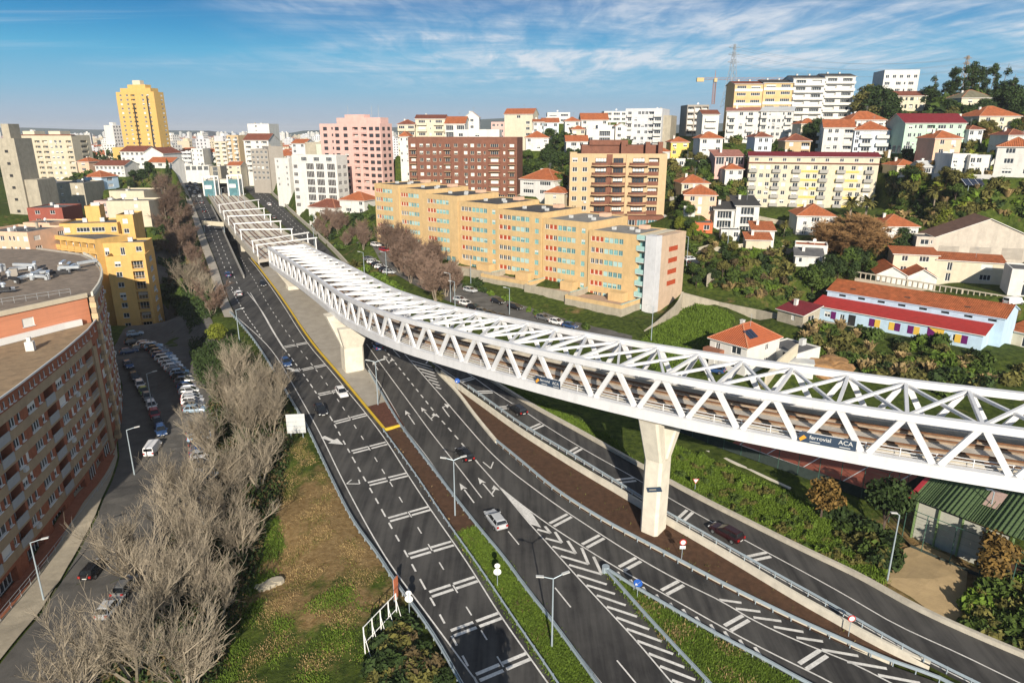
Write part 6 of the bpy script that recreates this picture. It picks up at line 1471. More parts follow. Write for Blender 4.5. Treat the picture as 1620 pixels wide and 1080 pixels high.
for i in range(84):                                  # plant and ducts strewn over the upper roof
    u, v = r5.random(), r5.random(); x, y = -86.5 - 32 * u, 111 + 27 * v - 6 * u
    p = Vector((*L2((x, y)), hc - .2)); k = r5.random(); a = r5.uniform(0, 3.14)
    if k < .55:
        q = p + Vector((math.cos(a), math.sin(a), 0)) * r5.uniform(2, 5); m_ = MB(); h = r5.uniform(.5, 1.1); m_.beam(p + Vector((0, 0, h)), q + Vector((0, 0, h)), .55, .5)
        m_.beam(p, p + Vector((0, 0, h)), .5, .5, up=(1, 0, 0)); m_.obj('duct', DUCT if r5.random() < .7 else DARK, bk_)
    elif k < .8: MB().box(p + Vector((0, 0, .7)), (r5.uniform(1, 2), r5.uniform(.9, 1.6), 1.4), a).obj('roof_unit', PALEU if r5.random() < .6 else GREYB if False else M_GREYB, bk_)
    else: m_ = MB(); m_.tube(p, p + Vector((0, 0, 1.3)), .3, .3, 8); m_.tube(p + Vector((0, 0, 1.3)), p + Vector((0, 0, 1.6)), .5, .3, 8); m_.obj('roof_vent', DUCT, bk_)
for x, y in ((-71.8, 97), (-79.5, 97), (-75, 88)):
    p = Vector((*L2((x, y)), ZT1 - ZB - .5)); m_ = MB(); m_.box(p + Vector((0, 0, .7)), (1.1, .9, 1.4), .3); m_.box(p + Vector((0, 0, 1.7)), (.5, .5, .7), .3); m_.obj('chimney', M_WHITE, bk_)
MB().box(Vector((*L2((-79.3, 103.5)), ZT1 - ZB + .7)), (2.2, 2.6, 2.4), 1.15).obj('roof_shed', M_GREYB, bk_)
MB().sweep([Vector((*L2((-78.5, 98.5)), 0)), Vector((*L2((-74.0, 108.5)), 0)), Vector((*L2((-72.6, 111)), 0))], [(-.25, ZT1 - ZB - .5), (.25, ZT1 - ZB - .5), (.25, ZT1 - ZB + .5), (-.25, ZT1 - ZB + .5)]).obj('parapet', FRAMEW, bk_)
# ------------------------------------------------------------------ stepped ochre building behind it
A_, B_ = LR((167, 406), (229, 403), 184, 187)
ob = block('apartment_block', 'bright ochre stepped apartment building with terraces behind the brick block', A_, B_, 15, 7, 2.9, 3.6, M_YEL2, '.w.K', right='w', ground='SS', roof=('flat', .9), clutter=0, foot=5, balc=M_YEL2, fm=FRAMEW, lod=0, blinds=.2)
inv = Matrix.Rotation(-ob.rotation_euler.z, 4, 'Z') @ Matrix.Translation(-Vector(ob.location))
def tier(lpx, rpx, Yl, Yr, depth, front, drop, name='upper_tier', m=M_YEL2, gap=2.9):
    a, b = LR(lpx, rpx, Yl, Yr); a2, b2 = inv @ a, inv @ b
    d = Vector((b2.x - a2.x, b2.y - a2.y, 0)); w = d.length; d.normalize(); n = Vector((-d.y, d.x, 0)); zt = a2.z
    m_ = MB(); F = Facade(ob, m_, 2.9, M_YEL2, 'solid', FRAMEW, GLASS, BLIND, 0, .35, rail_h=.9)
    p0, p1 = Vector((a2.x, a2.y, 0)), Vector((b2.x, b2.y, 0)); rows = []
    k = 0
    while zt - .6 - (k + 1) * 2.9 > zt - drop: rows.append((zt - .6 - (k + 1) * 2.9, front)); k += 1
    F.run(p0, p1, zt - drop, zt, rows)
    q1, q0 = p1 + n * depth, p0 + n * depth
    wall_panel(m_, p1, q1, zt - drop, zt, []); wall_panel(m_, q1, q0, zt - drop, zt, []); wall_panel(m_, q0, p0, zt - drop, zt, [])
    m_.obj(name, m, ob)
    MB().add([(p.x, p.y, zt - .5) for p in (p0, p1, q1, q0)]).obj('roof', ROOFG, ob)
    for r_ in range(2): MB().bx(p0.x + w * (.3 + .3 * r_), p0.y + depth * .5, zt - .5, p0.x + w * (.3 + .3 * r_) + 1.2, p0.y + depth * .5 + 1, zt + .7).obj('roof_unit', PALEU, ob)
tier((62, 369), (152, 395), 199, 187.5, 10, 'LLLLLLLL', 26)
tier((93, 354), (184, 346), 199, 202, 12, 'W.RR.w', 26)
tier((133, 326), (156, 324), 207, 208, 5, '..', 12)
tier((183, 340), (209, 337), 204, 205, 10, '.w.', 26)
tier((150, 385), (226, 376), 189, 191.5, 8, '.d.d.w', 24)
l, r = LR((-40, 365), (44, 373), 190, 187)
block('apartment_block', 'salmon coloured apartment building with small windows at the left edge behind the brick block', l, r, 14, 8, 2.9, 1, M_PEACH, 'w.nnn.w.nnn.b', right='w.w', roof=('flat', .6), clutter=4, fm=FRAMEW)
l, r = LR((36, 352), (78, 353), 208, 207)
block('building', 'plain peach stair tower wall between the salmon and ochre buildings', l, r, 9, 8, 2.9, 1, M_PEACH, '....', roof=('flat', .4), clutter=1)
l, r = LR((42, 329), (97, 326), 255, 256)
block('house', 'dark red house with three small windows under the concrete building', l, r, 14, 4, 3, 0, M_REDB, '.w.w.', roof=('flat', .3), clutter=2, cat='house')
l, r = LR((35, 290), (131, 287), 300, 302)
block('building', 'grey unfinished concrete building with tiny square openings', l, r, 18, 4, 3.0, 0, M_CONC, '.n..n..n..n.', roof=('flat', .4), clutter=4)
a, b = A(-14, 196, 270), A(9, 198, 270)
ctw = thing('concrete_tower', 'bare grey concrete tower rising at the left edge of the photo', 'tower', (a.x, a.y, H(a.x, a.y) - 4), 0)
hh = a.z - ctw.location.z; m_ = MB(); m_.prism([(0, 0), (b.x - a.x + 2, 0), (b.x - a.x + 2, 10), (0, 10)], 0, hh * .86); m_.prism([(2, 2), (b.x - a.x - .5, 2), (b.x - a.x - .5, 8), (2, 8)], hh * .86 + .01, hh); m_.obj('shaft', M_CONC, ctw)
for i in range(6): MB().bx(3.0, -.12, hh * (.12 + .12 * i), 4.2, .0, hh * (.12 + .12 * i) + 1).obj('window', DARK, ctw)
MB().bx(b.x - a.x + 2.0, 1, -2, b.x - a.x + 7.0, 12, hh * .45).obj('lower_block', M_CONC, ctw)
l, r = LR((10, 214), (112, 213), 402, 398)
bg = block('apartment_block', 'long beige apartment block with a dark red roof strip on the left horizon', l, r, 15, 9, 2.85, 2, M_BEIGE, 'L.wwb.LLwww.L', ground='SSSSSS', right='.L', roof=('flat', 2.2), clutter=0, balc=M_BEIGE, blinds=.5)
for x, w in ((.22, .18), (.62, .18)): MB().bx(bg['_w'] * x, 2, bg['_h'], bg['_w'] * (x + w), 10, bg['_h'] + 2.2).obj('roof_block', M_CREAM, bg)
MB().bx(-.2, -.3, bg['_h'] - .1, bg['_w'] + .2, 3, bg['_h'] + .4).obj('roof_edge', TILED, bg)
# golden tower
l, r = LR((183, 146), (243, 147), 525, 518)
tw = block('apartment_tower', 'tall golden apartment tower with narrow dark windows dominating the left horizon', l, r, 10, 16, 3.0, 3, M_TOWER, '.w.wL..w,w..', right='..w', left='BB', roof=('flat', 1.0), clutter=6, balc=M_TOWER, blinds=.3, foot=14)
w_, h_ = tw['_w'], tw['_h']
MB().bx(w_ * .1, 1, h_ - 1, w_ * .9, 9, h_ + 2.6).obj('upper_tier', M_TOWER, tw); MB().bx(w_ * .28, 2, h_ + 2.6, w_ * .75, 8, h_ + 5).obj('upper_tier', M_TOWER, tw); MB().bx(w_ * .4, 3, h_ + 5, w_ * .6, 7, h_ + 8).obj('lift_head', M_CREAM, tw)
MB().bx(-2.0, 2, 0, -.02, 9, h_ - 3).obj('side_bay', M_TOWER, tw)
MB().bx(w_ * .80, -.5, 0, w_ * .83, 0, h_ - 3).obj('dark_slot', DARK, tw); MB().bx(w_ * .42, -.4, 6, w_ * .45, 0, h_ - 8).obj('dark_slot', DARK, tw)
MB().bx(-13, 2.2, -14, -.1, 12, 13.5).obj('podium', M_TOWER, tw)
LB = [
 ('white school like building with green shutters and a brown roof under the golden tower', (190, 240), (227, 240), 390, 388, 14, 3, M_WHITE, GX_, TILED, 'wwwww', '.', 3),
 ('white gabled hall joined to the white building under the golden tower', (227, 243), (258, 246), 388, 386, 16, 3, M_WHITE, GY_, TILED, '...', None, 3.2),
 ('low white building with rows of windows and a brown roof, left of the white school', (150, 262), (196, 262), 372, 370, 12, 2, M_WHITE, GX_, TILED, 'wwwwwww', None, 2.6),
 ('low white and yellow house with an orange roof beside the dark street', (234, 257), (272, 259), 372, 368, 9, 1, M_WHITE, GX_, TILE, '.w.', '.', 2.6),
 ('pale blue house with an orange hipped roof behind the concrete building', (133, 280), (160, 281), 322, 320, 10, 2, M_BLUE, H_, TILE, '.w.', 'w', 2.6),
 ('small house with an orange roof left of the white buildings', (122, 256), (140, 257), 378, 377, 9, 2, M_PEACH, H_, TILE, 'w', None, 2),
 ('beige flat roofed house behind the ochre building', (172, 302), (226, 296), 262, 262, 14, 2, M_BEIGE, ('flat', .5), None, '.w..', None, None),
 ('pink low house among trees behind the ochre building', (148, 318), (180, 316), 256, 256, 10, 2, M_PINK, ('flat', .3), None, '.n.', None, None),
 ('long beige house with blank walls beside the dark street', (168, 318), (234, 312), 240, 241, 12, 3, M_BEIGE, ('flat', .6), None, '...n.', None, None),
]
for lab, l, r, Yl, Yr, dp, fl_, wm_, rf_, rm_, fr_, rt_, rh_ in LB: house('house', lab, l, r, Yl, Yr, dp, fl_, wm_, rf_, rm_, fr_, rt_, rh=rh_, foot=8, clutter=2)
# buildings along the far end of the corridor
FARB = [
 ('grey brown apartment block with white window bands at the far end of the road', (396, 236), (423, 234), 398, 396, 14, 6, M_GREYB, ('flat', .5), None, 'wwww', None),
 ('tall blank beige side wall next to the grey brown block', (424, 232), (447, 233), 396, 400, 14, 6, M_GREYB, ('flat', .5), None, '...', None),
 ('white block with a red roof band behind the grey brown block', (385, 222), (424, 221), 432, 430, 14, 7, M_WHITE, GX_, TILED, 'L.wL', None),
 ('tall white tower block rising behind the red roof band', (391, 196), (425, 196), 520, 518, 16, 14, M_WHITE, ('flat', .6), None, '.n..', None),
 ('tan apartment tower with balconies left of the white blocks', (358, 214), (376, 213), 470, 468, 14, 10, M_SAND, ('flat', .5), None, 'B.B', None),
 ('cream apartment block left of the tan tower', (338, 224), (357, 223), 480, 478, 14, 9, M_CREAM, ('flat', .4), None, 'L.L', None),
 ('narrow white block with dark windows at the end of the avenue', (302, 235), (320, 233), 470, 470, 12, 7, M_WHITE, ('flat', .4), None, 'n.nw', None),
 ('pale grey block with balconies beside the narrow white one', (282, 240), (301, 238), 470, 470, 12, 6, M_PALE, ('flat', .4), None, 'LLL', None),
 ('low cream shop building at the far crossing', (360, 262), (380, 262), 420, 420, 10, 2, M_CREAM, GX_, TILE, 'w.w', None),
 ('brown stone tower block standing over the tunnel mouth', (331, 263), (348, 262), 440, 440, 10, 3, M_CONC, ('flat', .3), None, '.S.', None),
 ('white narrow house left of the white office block', (434, 250), (456, 250), 350, 346, 12, 5, M_WHITE, ('flat', .4), None, 'n.n', 'C'),
 ('small house with an orange roof above the white office block', (461, 227), (482, 226), 372, 370, 10, 3, M_PALE, GX_, TILE, 'w.w', None),
 ('grey concrete block with a bare wall behind the white office block', (482, 225), (508, 226), 370, 372, 12, 4, M_CONC, ('flat', .4), None, '..', None),
 ('mint green low block behind the white office block', (500, 228), (537, 228), 352, 350, 12, 3, wallmat('mint_render', (.52, .60, .48)), ('flat', .4), None, '....', None),
 ('low glassy shop row at the kerb of the far avenue', (292, 262), (330, 262), 455, 455, 8, 1, M_WHITE, ('flat', .3), None, 'SSSS', None),
]
for lab, l, r, Yl, Yr, dp, fl_, wm_, rf_, rm_, fr_, rt_ in FARB: house('building', lab, l, r, Yl, Yr, dp, fl_, wm_, rf_, rm_, fr_, rt_, foot=12, clutter=2)
# tunnel mouth with two white lift frames
z0 = zg(395)
for (x0, y0, x1, y1), lab in (((320, 279, 338, 277), 'white framed glass lift shaft left of the tunnel mouth'), ((359, 277, 376, 276), 'white framed glass lift shaft right of the tunnel mouth')):
    a, b = A(x0, y0, 385), A(x1, y1, 385); t = thing('lift_shaft', lab, 'lift shaft', (a.x, a.y, a.z - 11), 0, 'lift shafts beside the tunnel mouth'); w = b.x - a.x
    for x in (0, w): 
        for y in (0, 5): MB().bx(x - .3, y - .3, -3, x + .3, y + .3, 11).obj('post', STEEL, t)
    for y in (0, 5): MB().bx(.3, y - .3, 10.4, w - .3, y + .3, 11).obj('beam', STEEL, t)
    MB().bx(.3, .05, -3, w - .3, 4.8, 8.6).obj('glass_box', GLASSB, t)
    MB().bx(.6, -.2, 4.2, w * .7, .02, 6.2).obj('sign_panel', FRAMEW, t)
a, b = A(338, 300, 392), A(360, 300, 392)
t = thing('tunnel_mouth', 'dark railway tunnel mouth under the cross street with a pale lintel', 'tunnel', (a.x, a.y, a.z - 4)); w = b.x - a.x
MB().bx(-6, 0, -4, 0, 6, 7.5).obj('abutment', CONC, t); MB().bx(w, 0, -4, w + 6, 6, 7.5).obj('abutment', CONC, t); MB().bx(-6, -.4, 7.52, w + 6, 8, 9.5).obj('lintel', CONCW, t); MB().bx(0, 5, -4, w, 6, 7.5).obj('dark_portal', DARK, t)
# noise wall and pavement along the right carriageway
wall_line(offset_line(RC_FAR_R, -1.2)[:-6], 1.4, .4, CONC, 'noise_wall', 'long grey roadside wall beside the far right carriageway', down=2)
gb = MB(); ga, gb_ = P(322, 368), P(356, 372)
t = thing('sign_gantry', 'pale sign board on posts across the frontage road', 'sign', (ga.x, ga.y, ga.z)); w = (gb_ - ga).length
an = math.atan2(gb_.y - ga.y, gb_.x - ga.x); t.rotation_euler = (0, 0, an)
MB().bx(0, -.15, 3.2, w, .15, 4.9).obj('board', M_CREAM, t)
for x in (.4, w - .4): MB().bx(x - .1, -.1 + .3, 0, x + .1, .1 + .3, 4.6).obj('post', GALV, t)
settle()
# ------------------------------------------------------------------ streets
def drape(name, l, r, m, n=60, k=6, dz=.14):
    Ll = lambda ln: even([Vector(p) for p in ln], 1e-9 + sum((Vector(b) - Vector(a)).length for a, b in zip(ln[:-1], ln[1:])) / n)
    l, r = Ll(l), Ll(r); mb = MB(); g = [[None] * (k + 1) for _ in range(n + 1)]
    for i in range(n + 1):
        for j in range(k + 1):
            p = l[i].lerp(r[i], j / k); g[i][j] = (p.x, p.y, H(p.x, p.y) + dz)
    for i in range(n):
        for j in range(k): mb.add([g[i][j], g[i][j + 1], g[i + 1][j + 1], g[i + 1][j]])
    return tag(mb.obj(name, m), kind='structure')
SL = [(-51, 42, 0), (-54, 66, 0), (-58.5, 85, 0), (-66, 104, 0), (-75, 119, 0), (-84, 138, 0), (-98, 158, 0), (-106, 187, 0)]
SRr = [(-40, 42, 0), (-42, 66, 0), (-46, 85, 0), (-51, 104, 0), (-56, 122, 0), (-62, 140, 0), (-75, 165, 0), (-87, 185, 0)]
drape('street', SL, SRr, ASPHL, 90, 6, .16)
mv = lambda ln, d: [(x + d, y, 0) for x, y, z in ln]
drape('sidewalk', mv(SL, -5.2)[:5], mv(SL, -.3)[:5], mat('paving', (.34, .30, .23), .9, .12, 1.2, .3, 6, world=True), 60, 3, .28)
drape('brick_forecourt', [(-56.8, 45, 0), (-59.7, 66, 0), (-65.8, 95, 0), (-71.2, 112.5, 0)], [(-55.5, 45, 0), (-57.8, 66, 0), (-61.5, 85, 0), (-66.8, 104, 0)], mat('brick_paving', (.26, .095, .05), .9, .2, 1.5, .3, 7, world=True), 60, 3, .34)
drape('side_street', [(-102, 184, 0), (-113, 208, 0), (-131, 245, 0), (-158, 300, 0), (-176, 340, 0)], [(-90, 184, 0), (-103, 208, 0), (-121, 245, 0), (-148, 300, 0), (-166, 340, 0)], ASPHL, 60, 4, .2)
drape('sidewalk', [p + Vector((-3.2, 0, 0)) for p in FRONT_L], [p + Vector((-.3, 0, 0)) for p in FRONT_L], PAVE, 70, 3, .42)
def road_px(name, pts_l, pts_r, m, n=60, k=5, dz=.18): return drape(name, [T(*p) for p in pts_l], [T(*p) for p in pts_r], m, n, k, dz)
road_px('local_street', [(556, 378), (610, 425), (690, 470), (780, 505), (880, 535), (1000, 565)], [(600, 384), (650, 412), (740, 452), (815, 480), (905, 508), (1000, 532)], ASPHL)
t = thing('courtyard_railing', 'grey metal railing along the terrace of the curved brick block', 'railing', (-57.2, 60, -2.6))
rl = [(-55.8, 50), (-57.2, 62), (-59.2, 75), (-61.7, 88), (-64.6, 100)]
for (x, y), (x2, y2) in zip(rl[:-1], rl[1:]):
    for h in (.55, 1.05): MB().tube((x + 57.2, y - 60, h), (x2 + 57.2, y2 - 60, h), .035, .035, 4).obj('rail', RAILM, t)
    for k in range(6): px_, py_ = x + (x2 - x) * k / 6, y + (y2 - y) * k / 6; MB().tube((px_ + 57.2, py_ - 60, -.3), (px_ + 57.2, py_ - 60, 1.05), .035, .035, 4).obj('post', RAILM, t)
# ------------------------------------------------------------------ vegetation kit
BARKP = mat('pale_bark', (.30, .255, .19), .9, .25, 1.5); BARKB = mat('brown_twigs', (.20, .135, .10), .9, .3, 1.5); BARKR = mat('reddish_twigs', (.15, .10, .072), .9, .3, 1.5); BARKG = mat('grey_bark', (.24, .20, .155), .9, .3, 1.2); BARKD = mat('dark_bark', (.09, .065, .05), .9, .3, 1.2)
LEAF = leaf_mat('leaf_green', (.050, .085, .018)); LEAFD = leaf_mat('leaf_dark', (.026, .048, .015)); LEAFY = leaf_mat('leaf_yellow_green', (.12, .15, .02)); LEAFO = leaf_mat('leaf_olive', (.10, .102, .032)); LEAFA = leaf_mat('leaf_autumn', (.15, .10, .032)); LEAFB = leaf_mat('leaf_brown', (.085, .068, .036)); LEAFG = leaf_mat('leaf_bright', (.085, .145, .02)); STRAW = leaf_mat('dry_straw', (.27, .21, .11))
def tri_tube(V, Fc, p, q, r0, r1):
    d = q - p
    if d.length < 1e-5: return
    d = d.normalized(); x = d.cross(Vector((.31, .95, .1))).normalized(); y = d.cross(x); n = len(V)
    for c, r in ((p, r0), (q, r1)):
        for a in (0, 2.094, 4.189): V.append(c + x * (math.cos(a) * r) + y * (math.sin(a) * r))
    Fc.extend([(n, n + 1, n + 4, n + 3), (n + 1, n + 2, n + 5, n + 4), (n + 2, n, n + 3, n + 5)])
def bare_tree(seed, h, spread, levels=5, stems=4, twig=.022, up=.25, kids=(3, 5)):
    r = random.Random(seed); V, Fc, TV, TF = [], [], [], []
    def grow(p, d, ln, rad, lv):
        n = 3 if lv < 3 else 2; a = p
        for i in range(n):
            d = (d + Vector((r.gauss(0, .10), r.gauss(0, .10), r.gauss(0, .06) + up * .12))).normalized(); b = a + d * (ln / n)
            r1 = rad * (1 - .45 * (i + 1) / n)
            if lv < 2: tri_tube(V, Fc, a, b, rad * (1 - .45 * i / n), r1)
            else: tri_tube(TV, TF, a, b, max(twig, rad * (1 - .45 * i / n)), max(twig * .7, r1))
            if lv < levels and (i > 0 or lv > 0):
                for k in range(r.randint(*kids) if i < n - 1 else kids[0]):
                    t = r.random(); s = a.lerp(b, t); ax = Vector((r.gauss(0, 1), r.gauss(0, 1), r.gauss(0, .5) + up)).normalized()
                    grow(s, (d * r.uniform(.5, 1.0) + ax * r.uniform(.5, .9)).normalized(), ln * r.uniform(.42, .66), max(twig, rad * .42), lv + 1)
            a = b
    for s in range(stems):
        a = 2 * math.pi * s / stems + r.uniform(-.5, .5); tilt = spread * r.uniform(.4, 1.1) * (0 if stems == 1 else 1)
        grow(Vector((math.cos(a) * .15, math.sin(a) * .15, -.4)), Vector((math.cos(a) * tilt, math.sin(a) * tilt, 1)).normalized(), h * r.uniform(.62, .8), h * .016 + .02, 0)
    return V, Fc, TV, TF
def mesh_of(name, V, Fc, m):
    me = bpy.data.meshes.new(name); me.from_pydata([tuple(v) for v in V], [], Fc); me.materials.append(m); me.update(); return me
def leaf_cloud(r, blobs, n, size, flat=.0):
    """leaf-sized faces spread through lumpy volumes: blobs = [(centre, radii)]"""
    vol = [b[1][0] * b[1][1] * b[1][2] for b in blobs]; tot = sum(vol); V, Fc = [], []
    for (c, rad), v in zip(blobs, vol):
        k = int(n * v / tot) + 4
        for i in range(k):
            d = Vector((r.gauss(0, 1), r.gauss(0, 1), r.gauss(0, 1))).normalized(); q = r.random() ** .45
            p = Vector((c[0] + d.x * rad[0] * q, c[1] + d.y * rad[1] * q, c[2] + d.z * rad[2] * q))
            nn = (d * .8 + Vector((r.gauss(0, .6), r.gauss(0, .6), r.gauss(0, .6) + .3))).normalized(); u = nn.cross(Vector((r.gauss(0, 1), r.gauss(0, 1), r.gauss(0, 1)))).normalized(); w = nn.cross(u); s = size * r.uniform(.6, 1.4)
            j = len(V); V.extend([p - u * s, p + w * s * .55, p + u * s, p - w * s * .55]); Fc.append((j, j + 1, j + 2, j + 3))
    return V, Fc
def broad_tree(seed, h, cr, n=1500, size=.34, trunk=.3, blobs=9, zsq=.8):
    r = random.Random(seed); bl = []
    for i in range(blobs):
        a = r.uniform(0, 6.28); q = r.random() ** .6; z = h * (trunk + (1 - trunk) * r.uniform(.15, .85)); k = 1 - abs((z / h - trunk) / (1 - trunk) - .45)
        bl.append(((math.cos(a) * cr * .62 * q * k, math.sin(a) * cr * .62 * q * k, z), (cr * r.uniform(.36, .52), cr * r.uniform(.36, .52), cr * zsq * r.uniform(.3, .46))))
    V, Fc = leaf_cloud(r, bl, n, size); tv, tf = [], []
    tri_tube(tv, tf, Vector((0, 0, -.5)), Vector((0, 0, h * trunk)), h * .03, h * .022)
    for c, _ in bl: m_ = Vector((0, 0, h * trunk * .9)); tri_tube(tv, tf, m_, m_.lerp(Vector(c), .55) + Vector((0, 0, .2)), h * .014, h * .01); tri_tube(tv, tf, m_.lerp(Vector(c), .55) + Vector((0, 0, .2)), Vector(c), h * .01, .02)
    return tv, tf, V, Fc
def column_tree(seed, h, cr, n=1200, size=.28):
    r = random.Random(seed); bl = [((r.gauss(0, cr * .12), r.gauss(0, cr * .12), h * (.1 + .85 * i / 9)), (cr * (1 - .75 * (i / 9) ** 1.6) * r.uniform(.8, 1.1), cr * (1 - .75 * (i / 9) ** 1.6) * r.uniform(.8, 1.1), h * .09)) for i in range(10)]
    V, Fc = leaf_cloud(r, bl, n, size); tv, tf = [], []; tri_tube(tv, tf, Vector((0, 0, -.5)), Vector((0, 0, h * .9)), h * .02, .03); return tv, tf, V, Fc
def gum_tree(seed, h):
    r = random.Random(seed); bl = []; tv, tf = [], []; p = Vector((0, 0, -.5)); top = Vector((r.gauss(0, .8), r.gauss(0, .8), h * .9)); tri_tube(tv, tf, p, top, h * .014, .05)
    for i in range(11):
        z = r.uniform(.38, 1.0); a = r.uniform(0, 6.28); q = r.uniform(.4, 2.6) * (1.15 - z * .7); c = top * z + Vector((math.cos(a) * q, math.sin(a) * q, 0)); bl.append((tuple(c), (r.uniform(.8, 1.6), r.uniform(.8, 1.6), r.uniform(.6, 1.2)))); tri_tube(tv, tf, top * (z * .9), c, .09, .03)
    V, Fc = leaf_cloud(r, bl, 900, .32); return tv, tf, V, Fc
def palm_tree(seed, h, fl=2.6, nf=34):
    r = random.Random(seed); tv, tf, V, Fc = [], [], [], []; tri_tube(tv, tf, Vector((0, 0, -.5)), Vector((0, 0, h)), .32, .26)
    for i in range(nf):
        a = r.uniform(0, 6.28); el = r.uniform(-.5, 1.25); d = Vector((math.cos(a) * math.cos(el), math.sin(a) * math.cos(el), math.sin(el))); p = Vector((0, 0, h)); s = Vector((-math.sin(a), math.cos(a), 0)); n = 7
        for k in range(n):
            q = p + d * (fl / n); d = (d + Vector((0, 0, -.17))).normalized(); w = .45 * (1 - (k / n) ** 2) + .05
            for sg in (1, -1):
                j = len(V); dr = Vector((0, 0, -.35 * w)); V.extend([p, q, q + s * sg * w + dr + d * .25, p + s * sg * w + dr + d * .2]); Fc.append((j, j + 1, j + 2, j + 3))
            p = q
    return tv, tf, V, Fc
def bush_mesh(seed, n=500, size=.22, blobs=5):
    r = random.Random(seed); bl = [((r.uniform(-.6, .6), r.uniform(-.6, .6), r.uniform(.15, .7)), (r.uniform(.4, .7), r.uniform(.4, .7), r.uniform(.35, .6))) for _ in range(blobs)]
    return leaf_cloud(r, bl, n, size)
def pampas_mesh(seed):
    r = random.Random(seed); V, Fc = [], []
    for i in range(90):
        a = r.uniform(0, 6.28); t = r.uniform(.1, .7); d = Vector((math.cos(a) * t, math.sin(a) * t, 1)); h = r.uniform(.7, 1.8); s = Vector((-math.sin(a), math.cos(a), 0)) * r.uniform(.03, .09); p = Vector((math.cos(a) * .15, math.sin(a) * .15, 0)); q = p + d * h * .6; e = q + Vector((d.x * .5, d.y * .5, .1)) * h * .5
        j = len(V); V.extend([p - s, p + s, q + s * 1.6, q - s * 1.6, e]); Fc.extend([(j, j + 1, j + 2, j + 3), (j + 3, j + 2, j + 4)])
    return V, Fc
PROTO = {}
def proto(key, build, crown_m, trunk_m):
    if key not in PROTO:
        tv, tf, V, Fc = build(); PROTO[key] = (mesh_of('trunk', tv, tf, trunk_m), mesh_of('crown', V, Fc, crown_m))
    return PROTO[key]
def variant(key, base, crown_m):
    if key not in PROTO:
        t, c = PROTO[base]; c = c.copy(); c.materials.clear(); c.materials.append(crown_m); PROTO[key] = (t, c)
    return PROTO[key]
for i in range(4): proto('bareP%d' % i, lambda i=i: bare_tree(11 + i, 9.5, .44, 3, 6, .016, .55, (2, 4)), BARKP, BARKP)
for i in range(3): proto('bareB%d' % i, lambda i=i: bare_tree(31 + i, 9.0, .3, 4, 3, .026, .4, (2, 4)), BARKB, BARKG)
for i in range(2): variant('bareR%d' % i, 'bareB%d' % i, BARKR)
for i in range(3): proto('broad%d' % i, lambda i=i: broad_tree(51 + i, 7.0, 3.4, 1700, .30), LEAF, BARKD)
for i in range(3): variant('dark%d' % i, 'broad%d' % i, LEAFD); variant('olive%d' % i, 'broad%d' % i, LEAFO); variant('autumn%d' % i, 'broad%d' % i, LEAFA); variant('lime%d' % i, 'broad%d' % i, LEAFY)
for i in range(2): proto('col%d' % i, lambda i=i: column_tree(61 + i, 8, 1.3), LEAFD, BARKD)
proto('colY', lambda: column_tree(66, 7, 2.0, 1600, .26), LEAFY, BARKD)
for i in range(3): proto('gum%d' % i, lambda i=i: gum_tree(71 + i, 15), LEAFD, BARKG)
for i in range(2): proto('palm%d' % i, lambda i=i: palm_tree(81 + i, 5.5), LEAFO, BARKG)
proto('palmlow', lambda: palm_tree(85, 1.6, 3.0, 44), LEAFO, BARKG)
proto('willow', lambda: bare_tree(91, 6.5, .75, 4, 7, .03, .1, (4, 6)), mat('golden_twigs', (.25, .145, .06), .9, .3, 1.5), BARKB)
BUSH = {}
for i in range(3):
    V, Fc = bush_mesh(101 + i)
    for nm, m in (('g', LEAF), ('d', LEAFD), ('o', LEAFO), ('y', LEAFY), ('a', LEAFA), ('b', LEAFB), ('l', LEAFG)): BUSH[nm + str(i)] = mesh_of('bush', V, Fc, m)
for i in range(2): BUSH['p%d' % i] = mesh_of('pampas_grass', *pampas_mesh(111 + i), STRAW)
rv = random.Random(23)
def tree(name, key, p, h, label, cat='tree', group=None, wide=1.0, base=None):
    tr_, cr_ = PROTO[key]
    if base is None: base = {'bar': 9.5, 'bro': 7, 'dar': 7, 'oli': 7, 'aut': 7, 'lim': 7, 'col': 8, 'gum': 15, 'pal': 8, 'wil': 6.5}[key[:3]]
    t = thing(name, label, cat, (p.x, p.y, H(p.x, p.y) if p.z is None else p.z), rv.uniform(0, 6.28), group); s = h / base; t.scale = (s * wide, s * wide, s)
    place(tr_, 'trunk', t); place(cr_, 'crown', t); return t
def bush(key, p, s, label, group=None, sz=1.0):
    o = place(BUSH[key + str(rv.randint(0, 1 if key == 'p' else 2))], 'shrub' if key != 'p' else 'pampas_grass', None, (p.x, p.y, p.z - .1), rv.uniform(0, 6.28), (s, s * rv.uniform(.8, 1.2), s * rv.uniform(.8, 1.1) * sz)); return tag(o, label, 'shrub' if key != 'p' else 'grass tuft', group)
def scat(poly, n, gap=0):
    out = []; x0, x1, y0, y1 = min(p[0] for p in poly), max(p[0] for p in poly), min(p[1] for p in poly), max(p[1] for p in poly); k = 0
    while len(out) < n and k < n * 60:
        k += 1; x, y = rv.uniform(x0, x1), rv.uniform(y0, y1)
        if inside(poly, np.array([x]), np.array([y]))[0] and all((x - a) ** 2 + (y - b) ** 2 > gap * gap for a, b in out): out.append((x, y))
    return out
BUSHL = {}
for i in range(3):
    V, Fc = bush_mesh(141 + i, 130, .36, 4)
    for nm, m in (('g', LEAF), ('d', LEAFD), ('o', LEAFO), ('y', LEAFY), ('a', LEAFA), ('b', LEAFB), ('l', LEAFG)): BUSHL[nm + str(i)] = mesh_of('bush', V, Fc, m)
BUSHL['p0'], BUSHL['p1'] = BUSH['p0'], BUSH['p1']
